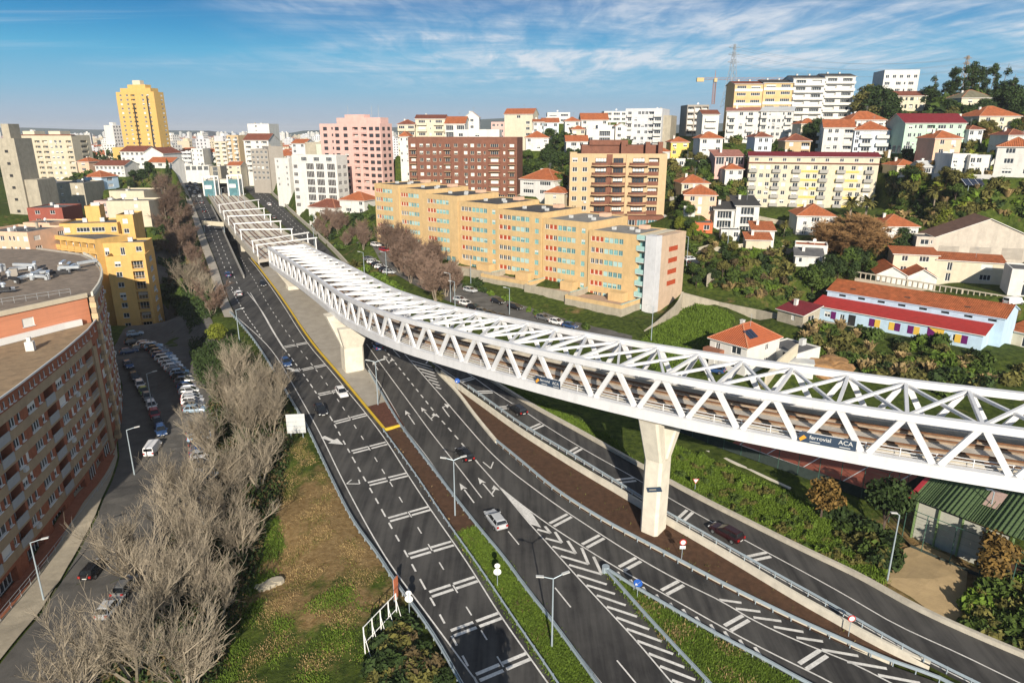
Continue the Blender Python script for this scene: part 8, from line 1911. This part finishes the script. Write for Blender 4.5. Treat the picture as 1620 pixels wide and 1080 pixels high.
row_px([(204, 582), (222, 612), (240, 645), (252, 678), (262, 705)], 5.0, 0, ['blue', 'black', 'white', 'green', 'grey', 'white', 'red', 'black'], ' car parked in line beside the curved end of the brick block', 'cars parked in line beside the brick block')
q = T(243, 716); car(Vector((q.x, q.y, q.z + .2)), 1.75, 'white', 'white van parked in sunlight behind the bare trees', 'van', None, False)
for x, y, c, lab in ((176, 968, 'silver', 'silver car showing through the bare branches at the lower left'), (200, 935, 'grey', 'grey car just above the silver one behind bare branches'), (150, 908, 'black', 'black car beside the sidewalk near the lower left lamp')): q = T(x, y); car(Vector((q.x, q.y, q.z + .2)), 1.6, c, lab, 'hatch', None, False)
for x, y, c in ((212, 545, 'black'), (222, 555, 'grey'), (205, 560, 'blue'), (232, 548, 'orange'), (214, 532, 'paleblue')): q = T(x, y); car(Vector((q.x, q.y, q.z + .2)), .6, c, c + ' car parked in the shaded corner below the ochre building', 'hatch', 'cars in the shaded corner', False)
# parked cars in front of the ochre row
la = math.atan2(ROW1[1] - ROW0[1], ROW1[0] - ROW0[0])
for x, y, c, lab in ((595, 391, 'white', 'white car parked at the far kerb of the local street'), (609, 399, 'red', 'white and red car parked beside the white one on the local street'), (632, 411, 'white', 'white car between bare trees on the local street'), (645, 418, 'silver', 'silver car under the bare trees in front of the row'), (693, 440, 'white', 'white car hidden among bare trunks in front of the row'), (744, 463, 'silver', 'silver estate parked by the garden wall of the ochre row'), (788, 481, 'black', 'black car beside the round green garden shrub'), (816, 490, 'black', 'black estate parked next to the clipped shrubs'), (860, 507, 'grey', 'grey car by the white garage door of the row'), (881, 514, 'white', 'white estate parked at the kerb near the end of the row'), (902, 520, 'blue', 'blue car at the end of the parked line, beside the lawn')): q = T(x, y); car(Vector((q.x, q.y, q.z + .22)), la, c, lab, rc.choice(['hatch', 'wagon']), None, False)
for i, (x, y) in enumerate(((585, 413), (591, 418), (597, 422), (603, 426), (609, 430), (616, 434))): q = T(x, y); c = ['grey', 'white', 'black', 'white', 'black', 'silver'][i]; car(Vector((q.x, q.y, q.z + .22)), la + .5, c, c + ' car parked side by side in the row next to the low palm', 'hatch', 'cars parked side by side near the palm', False)
for i, (x, y) in enumerate(((728, 478), (738, 484), (750, 490), (764, 497), (778, 502), (795, 507), (812, 513))): q = T(x, y); c = ['silver', 'white', 'black', 'grey', 'black', 'black', 'grey'][i]; car(Vector((q.x, q.y, q.z + .22)), la + .1, c, c + ' car parked just behind the top chord of the truss', 'hatch', 'cars parked just behind the truss', False)
for x, y, c, lab in ((1093, 414, 'white', 'white car in the small lot behind the end of the ochre row'), (1100, 420, 'black', 'black car in the small lot behind the end of the ochre row'), (1602, 483, 'white', 'white van parked at the right edge beside the school')): q = T(x, y); car(Vector((q.x, q.y, q.z + .2)), .3, c, lab, 'van' if x > 1500 else 'hatch', None, False)
q = T(1128, 590); car(Vector((q.x, q.y, q.z + .2)), 2.6, 'blue', 'dark blue car parked in front of the white villa behind the truss', 'wagon', None, False)

# ------------------------------------------------------------------ lamps, signs, masts
def lamp(base, h, arms, label, group=None, z=None):
    t = thing('street_lamp', label, 'street lamp', base, 0, group); MB().tube((0, 0, -.3), (0, 0, h), .11, .065, 8).obj('pole', GALV, t)
    for ax, ay, ln in arms:
        d = Vector((ax, ay, 0)).normalized(); a = MB(); a.tube((0, 0, h - .05), d * ln + Vector((0, 0, h + .28)), .05, .045, 6); a.obj('arm', GALV, t); hd = MB(); hd.beam(d * (ln - .15) + Vector((0, 0, h + .27)), d * (ln + .65) + Vector((0, 0, h + .38)), .28, .12); hd.obj('lamp_head', PALEU, t)
    return t
lamp(P(873, 1023), 8.3, [(1, .35, 1.1), (-1, -.1, 1.1)], 'tall double armed street lamp on the grass median'); lamp(P(720, 815), 8.3, [(1, .3, 1.1), (-1, 0, 1.1)], 'double armed street lamp at the end of the brown soil strip'); lamp(P(598, 640), 8.3, [(1, .3, 1.1), (-1, 0, 1.1)], 'double armed street lamp on the paved strip beside the second pier')
lamp(T(70, 951), 8, [(1, .25, 1.3)], 'single armed street lamp on the sidewalk at the lower left'); lamp(T(213, 752), 8, [(1, .3, 1.3)], 'single armed street lamp in front of the white van'); lamp(T(379, 540), 7.5, [(1, .3, 1.2)], 'single armed street lamp by the barrier at the start of the left carriageway'); lamp(T(242, 652), 8, [(1, .4, 1.2)], 'single armed street lamp in the shaded parking street')
lamp(T(1403, 921), 9, [(-1, -.1, .5)], 'tall street lamp at the edge of the sand lot'); lamp(T(1552, 868), 8, [(-1, 0, .4)], 'street lamp mast in front of the green roofed sports hall')
for i, (x, y, h) in enumerate(((577, 440, 8), (612, 440, 8), (713, 478, 8), (720, 486, 7), (806, 498, 7), (745, 455, 8), (1030, 540, 8), (498, 368, 7), (498, 395, 9), (1086, 420, 8), (1150, 400, 7))): lamp(T(x, y), h, [(-1, -.2, 1.0)], 'slim grey street lamp along the local street beside the ochre row', 'slim lamps along the local street')
for i, (x, y) in enumerate(((340, 318), (352, 318), (362, 316), (378, 320), (388, 330))):
    q = GW(x, y); lamp(q, 6.5, [(1, .2, .5)], 'slim pale mast beside the tracks before the tunnel mouth', 'track side masts')
SIGNB, SIGNR = mat('sign_blue', (.02, .10, .42), .5, .03), mat('sign_red', (.45, .02, .02), .5, .03)
def disc_sign(base, h, items, label, face=0.0, cat='road sign'):
    t = thing('road_sign', label, cat, base, face); MB().tube((0, 0, -.2), (0, 0, h), .04, .04, 6).obj('post', GALV, t)
    for kind, z, s, m in items:
        mb = MB()
        if kind == 'disc': mb.tube((0, -.09, z), (0, -.05, z), s, s, 18)
        elif kind == 'ring': mb.tube((0, -.115, z), (0, -.095, z), s, s, 18)
        elif kind == 'tri':
            pts = [(s * math.sin(a), s * math.cos(a)) for a in (math.pi, math.pi + 2.094, math.pi + 4.189)]; mb.add([(x, -.09, z + y) for x, y in pts]); mb.add([(x, -.05, z + y) for x, y in reversed(pts)])
            for (a, b), (c, d) in zip(pts, pts[1:] + pts[:1]): mb.add([(a, -.09, z + b), (a, -.05, z + b), (c, -.05, z + d), (c, -.09, z + d)])
        elif kind == 'tri2': mb.add([(s * math.sin(a), -.10, z + s * math.cos(a)) for a in (math.pi, math.pi + 2.094, math.pi + 4.189)])
        elif kind == 'arrow': mb.beam((.25, -.125, z + .25), (-.1, -.125, z - .1), .02, .12, up=(1, 0, 1)); mb.add([(-.3, -.125, z - .3), (.02, -.125, z - .22), (-.22, -.125, z + .02)])
        elif kind == 'box': mb.bx(-s, -.1, z - s * .6, s, -.05, z + s * .6)
        mb.obj({'disc': 'sign_disc', 'ring': 'sign_face', 'tri': 'sign_triangle', 'tri2': 'sign_face', 'arrow': 'arrow_mark', 'box': 'sign_plate'}[kind], m, t)
    return t
disc_sign(P(787, 928), 2.9, [('disc', 2.0, .45, FRAMEW), ('disc', 2.8, .33, FRAMEW)], 'pair of white sign discs seen from behind on the grass median', math.pi)
disc_sign(P(648, 972), 2.9, [('disc', 2.0, .45, FRAMEW), ('disc', 2.75, .33, FRAMEW)], 'pair of white sign discs at the outer barrier beside the dark shrubs', math.pi)
disc_sign(P(1078, 886), 2.9, [('disc', 2.6, .42, SIGNR), ('ring', 2.6, .3, FRAMEW), ('box', 1.9, .35, FRAMEW)], 'red ringed round sign in the brown median right of the pier')
disc_sign(P(1342, 1006), 2.6, [('disc', 2.3, .4, SIGNR), ('ring', 2.3, .29, FRAMEW)], 'small red ringed sign at the narrow end of the brown median')
disc_sign(P(1008, 945), 2.4, [('disc', 2.0, .5, SIGNB), ('arrow', 2.0, .5, FRAMEW)], 'blue round sign with a white arrow at the gore island', -.3)
disc_sign(P(724, 618), 2.4, [('disc', 2.1, .5, SIGNB), ('arrow', 2.1, .5, FRAMEW)], 'blue round sign with a white arrow at the upper tip of the brown median')
disc_sign(T(1099, 778), 2.3, [('tri', 1.9, .55, SIGNR), ('tri2', 1.9, .4, FRAMEW)], 'upside down triangular yield sign on the green slope beside the slip road')
def panel_sign(base, ang, w, h, z0, label, m=PALEU, ribs=True):
    t = thing('sign_panel_board', label, 'sign board', base, ang); MB().bx(-w / 2, -.04, z0, w / 2, .04, z0 + h).obj('panel', m, t)
    for s in (-.32, .32): MB().bx(w * s - .06, .05, -.3, w * s + .06, .17, z0 + h - .05).obj('post', GALV, t)
    if ribs:
        for k in range(4): MB().bx(-w / 2 + .05, -.1, z0 + h * (.15 + .23 * k), w / 2 - .05, -.042, z0 + h * (.15 + .23 * k) + .07).obj('stiffener', GALV, t)
    return t
panel_sign(P(470, 690), .12, 3.0, 3.4, .6, 'large pale traffic sign panel seen from behind at the outer barrier')
panel_sign(P(622, 958) + Vector((.2, 1.2, 0)), 1.25, .9, 2.6, .2, 'narrow orange and white chevron board at the barrier', mat('orange_board', (.55, .17, .08), .5, .05), False)
wf = thing('billboard_frame', 'white tubular frame of an empty billboard standing on the dry grass bank', 'frame', T(578, 1035)); qa, qb = T(578, 1035), T(622, 985); dv = Vector((qb.x - qa.x, qb.y - qa.y, 0)) * 1.15
for i in range(5):
    o = dv * (i / 4); MB().tube(o + Vector((0, 0, -.3)), o + Vector((0, 0, 3.4)), .07, .07, 6).obj('post', WHITE, wf); MB().tube(o + Vector((.9, -.9, -.3)), o + Vector((0, 0, 2.6)), .04, .04, 5).obj('stay', WHITE, wf)
for h in (1.4, 3.35): MB().tube(Vector((0, 0, h)), dv + Vector((0, 0, h)), .05, .05, 6).obj('crossbar', WHITE, wf)
# concrete lump on the grass, boundary stones
st = MB(); rs_ = random.Random(4)
for k in range(4):
    a = [(rs_.uniform(.6, 1.0) * math.cos(2 * math.pi * i / 7), rs_.uniform(.5, .9) * math.sin(2 * math.pi * i / 7)) for i in range(7)]; st.prism([(x + .5 * k - .7, y + .35 * k) for x, y in a], -.2, .25 + .1 * k)
tag(st.obj('concrete_slab', M_CONC, None, T(424, 930)), 'broken grey concrete lump lying on the grass bank', 'rubble')
# solar array on the slope
sa = thing('solar_array', 'tilted solar panel array on the hillside right of the wild slope', 'solar panels', T(1555, 296)); sa.rotation_euler = (0, 0, .05)
for i in range(5):
    for j in range(2):
        x, y = i * 2.0 - 5, j * 1.4; p = MB(); p.add([(x, y, .5 + y * .62), (x + 1.9, y, .5 + y * .62), (x + 1.9, y + 1.3, .5 + (y + 1.3) * .62), (x, y + 1.3, .5 + (y + 1.3) * .62)]); p.obj('panel', SOLAR, sa)
        MB().beam((x - .04, y, .5 + y * .62), (x - .04, y + 1.3, .5 + (y + 1.3) * .62), .08, .06).obj('panel_frame', FRAMEW, sa)
sp2 = MB()
for x in (-4, 0, 4): sp2.tube((x, 2, -1), (x, 2, 1.6), .08, .08, 5); sp2.tube((x, .4, -1), (x, .4, .7), .08, .08, 5)
sp2.obj('supports', GALV, sa)
# lattice pylons and their wires, tower crane
def pylon(px, pyb, pyt, Y, label, m):
    b, tp = A(px, pyb, Y), A(px, pyt, Y); h = tp.z - b.z; t = thing('lattice_pylon', label, 'pylon', b, .3); k = h * .10; mb = MB(); n = 9
    wz = lambda f: k * (1 - f) ** 1.3 + .35
    for i in range(n):
        f0, f1 = i / n, (i + 1) / n; c0_ = [(sx * wz(f0), sy * wz(f0), h * f0) for sx, sy in ((-1, -1), (1, -1), (1, 1), (-1, 1))]; c1_ = [(sx * wz(f1), sy * wz(f1), h * f1) for sx, sy in ((-1, -1), (1, -1), (1, 1), (-1, 1))]
        for j in range(4): mb.tube(c0_[j], c1_[j], .14, .14, 4, caps=False); mb.tube(c0_[j], c1_[(j + 1) % 4], .08, .08, 3, caps=False); mb.tube(c0_[(j + 1) % 4], c1_[j], .08, .08, 3, caps=False)
    mb.obj('lattice', m, t)
    for f in (.72, .84, .95): a = MB(); a.tube((-h * .11, 0, h * f), (h * .11, 0, h * f), .13, .13, 4); a.tube((-h * .11, 0, h * f), (0, 0, h * (f + .05)), .08, .08, 3); a.tube((h * .11, 0, h * f), (0, 0, h * (f + .05)), .08, .08, 3); a.obj('cross_arm', m, t)
    return t, b, h
PYM = mat('pylon_steel', (.30, .33, .36), .6, .1, 1)
p1, b1_, h1_ = pylon(1154, 170, 70, 380, 'tall grey lattice pylon behind the crane on the skyline', PYM); p2, b2_, h2_ = pylon(1518, 165, 88, 345, 'brownish lattice pylon in front of the eucalyptus trees', mat('rusty_pylon', (.26, .20, .14), .7, .15, 1))
pw = thing('power_line', 'thin power cables strung between the two pylons and off to the right', 'cables', b1_)
for f in (.72, .84, .95):
    for s in (-1, 1):
        a = Vector((s * h1_ * .1, 0, h1_ * f)); b = b2_ - b1_ + Vector((s * h2_ * .1, 0, h2_ * f)); mb = MB(); n = 16; pts = [a.lerp(b, i / n) - Vector((0, 0, 5.0 * (1 - (2 * i / n - 1) ** 2))) for i in range(n + 1)]; e = b + (b - a) * 1.2; pts += [b.lerp(e, i / n) - Vector((0, 0, 5.0 * (1 - (2 * i / n - 1) ** 2))) for i in range(1, n + 1)]
        for u, v in zip(pts[:-1], pts[1:]): mb.tube(u, v, .045, .045, 3, caps=False)
        mb.obj('cable', PYM, pw)
cb_, ct_ = A(1128, 165, 420), A(1130, 126, 420); cr_ = thing('tower_crane', 'orange and yellow tower crane on the skyline', 'crane', cb_); h = ct_.z - cb_.z; CRM = mat('crane_orange', (.46, .20, .11), .6, .1, 1); CRY = mat('crane_yellow', (.58, .42, .2), .6, .1, 1); mb = MB()
for i in range(12):
    f0, f1 = i / 12, (i + 1) / 12
    for sx, sy in ((-1, -1), (1, -1), (1, 1), (-1, 1)): mb.tube((sx * .7, sy * .7, h * f0), (sx * .7, sy * .7, h * f1), .1, .1, 4, caps=False)
    for a, b in (((-.7, -.7), (.7, -.7)), ((.7, .7), (-.7, .7)), ((.7, -.7), (.7, .7))): mb.tube((*a, h * f0), (*b, h * f1), .1, .1, 3, caps=False)
mb.obj('mast', CRM, cr_)
jb = MB()
for i in range(20):
    x0, x1 = -10 + i * 3.0, -7 + i * 3.0
    for y, z in ((-.5, 0), (.5, 0), (0, .95)): jb.tube((x0, y, h + z), (x1, y, h + z), .07, .07, 4, caps=False)
    jb.tube((x0, -.5, h), (x1, 0, h + .95), .07, .07, 3, caps=False)
jb.obj('jib', CRM, cr_); MB().bx(-10.5, -.8, h - 1.2, -6.5, .8, h + .9).obj('counterweight', CRY, cr_); MB().bx(-.8, -1.6, h - 1.4, .9, -.3, h + .6).obj('cab', CRY, cr_); MB().tube((0, 0, h), (0, 0, h + 5), .2, .1, 4).obj('apex', CRM, cr_)
# debris and bare earth lumps behind the truss
EARTH = mat('bare_earth', (.30, .17, .075), .95, .25, 1.2, .9, 6)
for i, (x, y, s) in enumerate(((1290, 578, 3.2), (1316, 572, 3.0), (1330, 582, 2.6), (1300, 590, 2.5), (1272, 572, 2.4))):
    r_ = random.Random(200 + i); b = bmesh.new(); bmesh.ops.create_icosphere(b, subdivisions=3, radius=1)
    for v in b.verts: v.co *= 1 + r_.uniform(-.09, .09) + .12 * math.sin(v.co.x * 5 + i) * math.cos(v.co.y * 4); v.co.z *= .4
    me = bpy.data.meshes.new('earth_mound'); b.to_mesh(me); b.free(); me.materials.append(EARTH); tag(place(me, 'earth_mound', None, T(x, y), r_.uniform(0, 6), s), 'brown heap of bare earth behind the truss near the white hut', 'earth heap', 'earth heaps behind the truss')
# ------------------------------------------------------------------ the far city, the sea and the hills beyond it
rf_ = random.Random(314)
def far_mesh(i):
    r = random.Random(400 + i); w, d, fl_ = r.uniform(9, 20), r.uniform(8, 14), r.choice([2, 2, 3, 3, 4, 5, 6, 8] if i < 9 else [8, 10, 12]); h = fl_ * 2.9; mb = MB(); mb.bx(0, 0, -10, w, d, h, 0)
    n = int(w / 2.6)
    for f in range(fl_):
        for k in range(n): x = (k + .5) * w / n; mb.add([(x - .6, -.04, f * 2.9 + 1), (x + .6, -.04, f * 2.9 + 1), (x + .6, -.04, f * 2.9 + 2.3), (x - .6, -.04, f * 2.9 + 2.3)], 1)
        for k in range(int(d / 3)): y = (k + .5) * 3; mb.add([(w + .04, y - .5, f * 2.9 + 1), (w + .04, y + .5, f * 2.9 + 1), (w + .04, y + .5, f * 2.9 + 2.3), (w + .04, y - .5, f * 2.9 + 2.3)], 1)
    if fl_ < 6: rm_ = roof_mesh('hip' if i % 2 else 'gable_x', 0, 0, w, d, h + .02, min(w, d) * .25, .4); mb.mesh_(rm_.v, rm_.f, 2)
    else: mb.bx(w * .3, d * .3, h, w * .6, d * .7, h + 2.4, 0)
    return mb
WALLS = [M_WHITE, M_CREAM, M_PALE, M_WHITE, M_PINK, M_BEIGE, M_WHITE]
FM = [(far_mesh(i).mesh('far_building', [(WALLS if i < 9 else (M_WHITE, M_CREAM, M_PALE, M_BEIGE, M_WHITE, M_WHITE, M_PALE))[i % 7], GLASS, TILE if i % 3 else TILED]), i) for i in range(14)]
spots = []
LOWF = [i for m_, i in FM if max(v.co.z for v in m_.vertices) < 16]
while len(spots) < 4200:
    Y = 620 + 4000 * rf_.random() ** 1.6; px = rf_.uniform(-60, 700) if rf_.random() < .9 else rf_.uniform(560, 900); x = (px - 810) / FPX * Y * 1.02
    if px > 470 and Y < 800: continue
    if Y < 680 and px < 200: continue
    spots.append((x, Y))
spots.sort(key=lambda s: s[1])
stuffV = {}
for k, (x, y) in enumerate(spots):
    me, i = FM[rf_.choice(LOWF) if rf_.random() < .86 else rf_.randrange(14)]
    z = H(x, y); a = rf_.choice([0, .3, -.4, 1.2, -.9]) + rf_.uniform(-.1, .1)
    if k < 290: tag(place(me, 'distant_building', None, (x, y, z), a, rf_.uniform(.85, 1.15)), 'distant city building among hazy roofs below the left horizon', 'building', 'distant city buildings')
    else: stuffV.setdefault(i, []).append((x, y, z, a))
for i, lst in stuffV.items():
    src = FM[i][0]; co = np.empty(len(src.vertices) * 3); src.vertices.foreach_get('co', co); co = co.reshape(-1, 3); fs = [tuple(p.vertices) for p in src.polygons]; mi = [p.material_index for p in src.polygons]; V, F2, MI = [], [], []
    for x, y, z, a in lst:
        ca, sa_ = math.cos(a), math.sin(a); n = len(V); c = np.stack([co[:, 0] * ca - co[:, 1] * sa_ + x, co[:, 0] * sa_ + co[:, 1] * ca + y, co[:, 2] + z], -1); V.extend(map(tuple, c)); F2.extend([tuple(j + n for j in f) for f in fs]); MI.extend(mi)
    me = bpy.data.meshes.new('far_city'); me.from_pydata(V, [], F2)
    for m in src.materials: me.materials.append(m)
    me.polygons.foreach_set('material_index', MI); tag(place(me, 'far_city'), kind='stuff')
rt = random.Random(5)
V, Fc = [], []
for k in range(500):                                 # dark tree clumps between the far roofs
    Y = 430 + 2000 * rt.random() ** 1.4; px = rt.uniform(-60, 640); x = (px - 810) / FPX * Y * 1.02
    if Y < 470 and 250 < px < 420: continue
    v, f = leaf_cloud(rt, [((x, Y, H(x, Y) + 3), (rt.uniform(4, 10), rt.uniform(4, 8), rt.uniform(3, 5)))], 36, 1.6); n = len(V); V.extend(v); Fc.extend([tuple(j + n for j in q) for q in f])
tag(place(mesh_of('far_trees', V, Fc, LEAFD), 'far_trees'), kind='stuff')
mb = MB(); mb.add([(-9000, 5600, 10.6), (9000, 5600, 10.6), (9000, 15800, 10.6), (-9000, 15800, 10.6)]); tag(mb.obj('sea', mat('sea_water', (.03, .09, .16), .3, .1, .01, world=True)), kind='structure')
def ridge(name, Y, pts, depth, m):
    mb = MB(); P3 = []
    for px, py in pts: P3.append(A(px, py, Y))
    n = len(P3); rr = random.Random(n)
    for i in range(n - 1):
        a, b = P3[i], P3[i + 1]
        for k in range(6):
            f0, f1 = k / 6, (k + 1) / 6; p, q = a.lerp(b, f0), a.lerp(b, f1)
            for (o0, z0_), (o1, z1_) in zip([(-depth, 0), (-depth * .5, .6), (0, 1), (depth * .6, .5), (depth, 0)][:-1], [(-depth, 0), (-depth * .5, .6), (0, 1), (depth * .6, .5), (depth, 0)][1:]):
                zz = lambda P_, s: 8 + (P_.z - 8) * s
                mb.add([(p.x, p.y + o0, zz(p, z0_)), (q.x, q.y + o0, zz(q, z0_)), (q.x, q.y + o1, zz(q, z1_)), (p.x, p.y + o1, zz(p, z1_))])
    return tag(mb.obj(name, m), kind='structure')
HILLM = mat('far_forest', (.03, .05, .03), .95, .4, .004, world=True)
ridge('distant_hills', 4800, [(-400, 206), (-100, 203), (40, 202), (130, 205), (230, 206), (330, 207)], 700, HILLM)
ridge('distant_hills', 4200, [(480, 207), (600, 203), (680, 198), (760, 189), (820, 186), (900, 192), (1000, 200), (1300, 190), (1700, 190)], 700, HILLM)
# the winter air: one closed body of thin haze round everything
hz = MB(); hz.bx(min(GX[0], -9000) - 20, GY[0] - 20, -16, max(GX[-1], 9000) + 20, max(GY[-1], 15800) + 20, 150)
hzm = bpy.data.materials.new('haze'); hzm.use_nodes = True; nt = hzm.node_tree; nt.nodes.clear(); o_ = nt.nodes.new('ShaderNodeOutputMaterial'); pv = nt.nodes.new('ShaderNodeVolumePrincipled'); pv.inputs['Color'].default_value = (.84, .91, 1.0, 1); pv.inputs['Density'].default_value = 0.0001; pv.inputs['Anisotropy'].default_value = 0.0; nt.links.new(pv.outputs[0], o_.inputs['Volume'])
tag(hz.obj('haze', hzm), kind='stuff')

# ------------------------------------------------------------------ members of small groups that share a label are told apart by their order from the near end
ORD = ['nearest', 'second nearest', 'third nearest', 'fourth nearest', 'fifth nearest', 'sixth nearest', 'seventh nearest', 'eighth nearest', 'ninth nearest', 'tenth nearest', 'eleventh nearest', 'twelfth nearest', 'thirteenth nearest', 'fourteenth nearest', 'fifteenth nearest', 'sixteenth nearest', 'seventeenth nearest', 'eighteenth nearest', 'nineteenth nearest', 'twentieth nearest', 'twenty-first nearest', 'twenty-second nearest']
byl = {}
for o in SC.objects:
    if o.parent is None and 'label' in o and 'group' in o: byl.setdefault(o['label'], []).append(o)
for lab, os_ in byl.items():
    if 1 < len(os_) <= 60:
        os_.sort(key=lambda o: (o.location - cam.location).length); w = lab.split(); w = w[1:] if w[0] in ('a', 'the') else w
        for i, o in enumerate(os_):
            if i < len(ORD): o['label'] = ' '.join(('the ' + ORD[i] + ' ' + ' '.join(w)).split()[:16])
            else: o['label'] = ' '.join(('farther ' + ' '.join(w)).split()[:16])
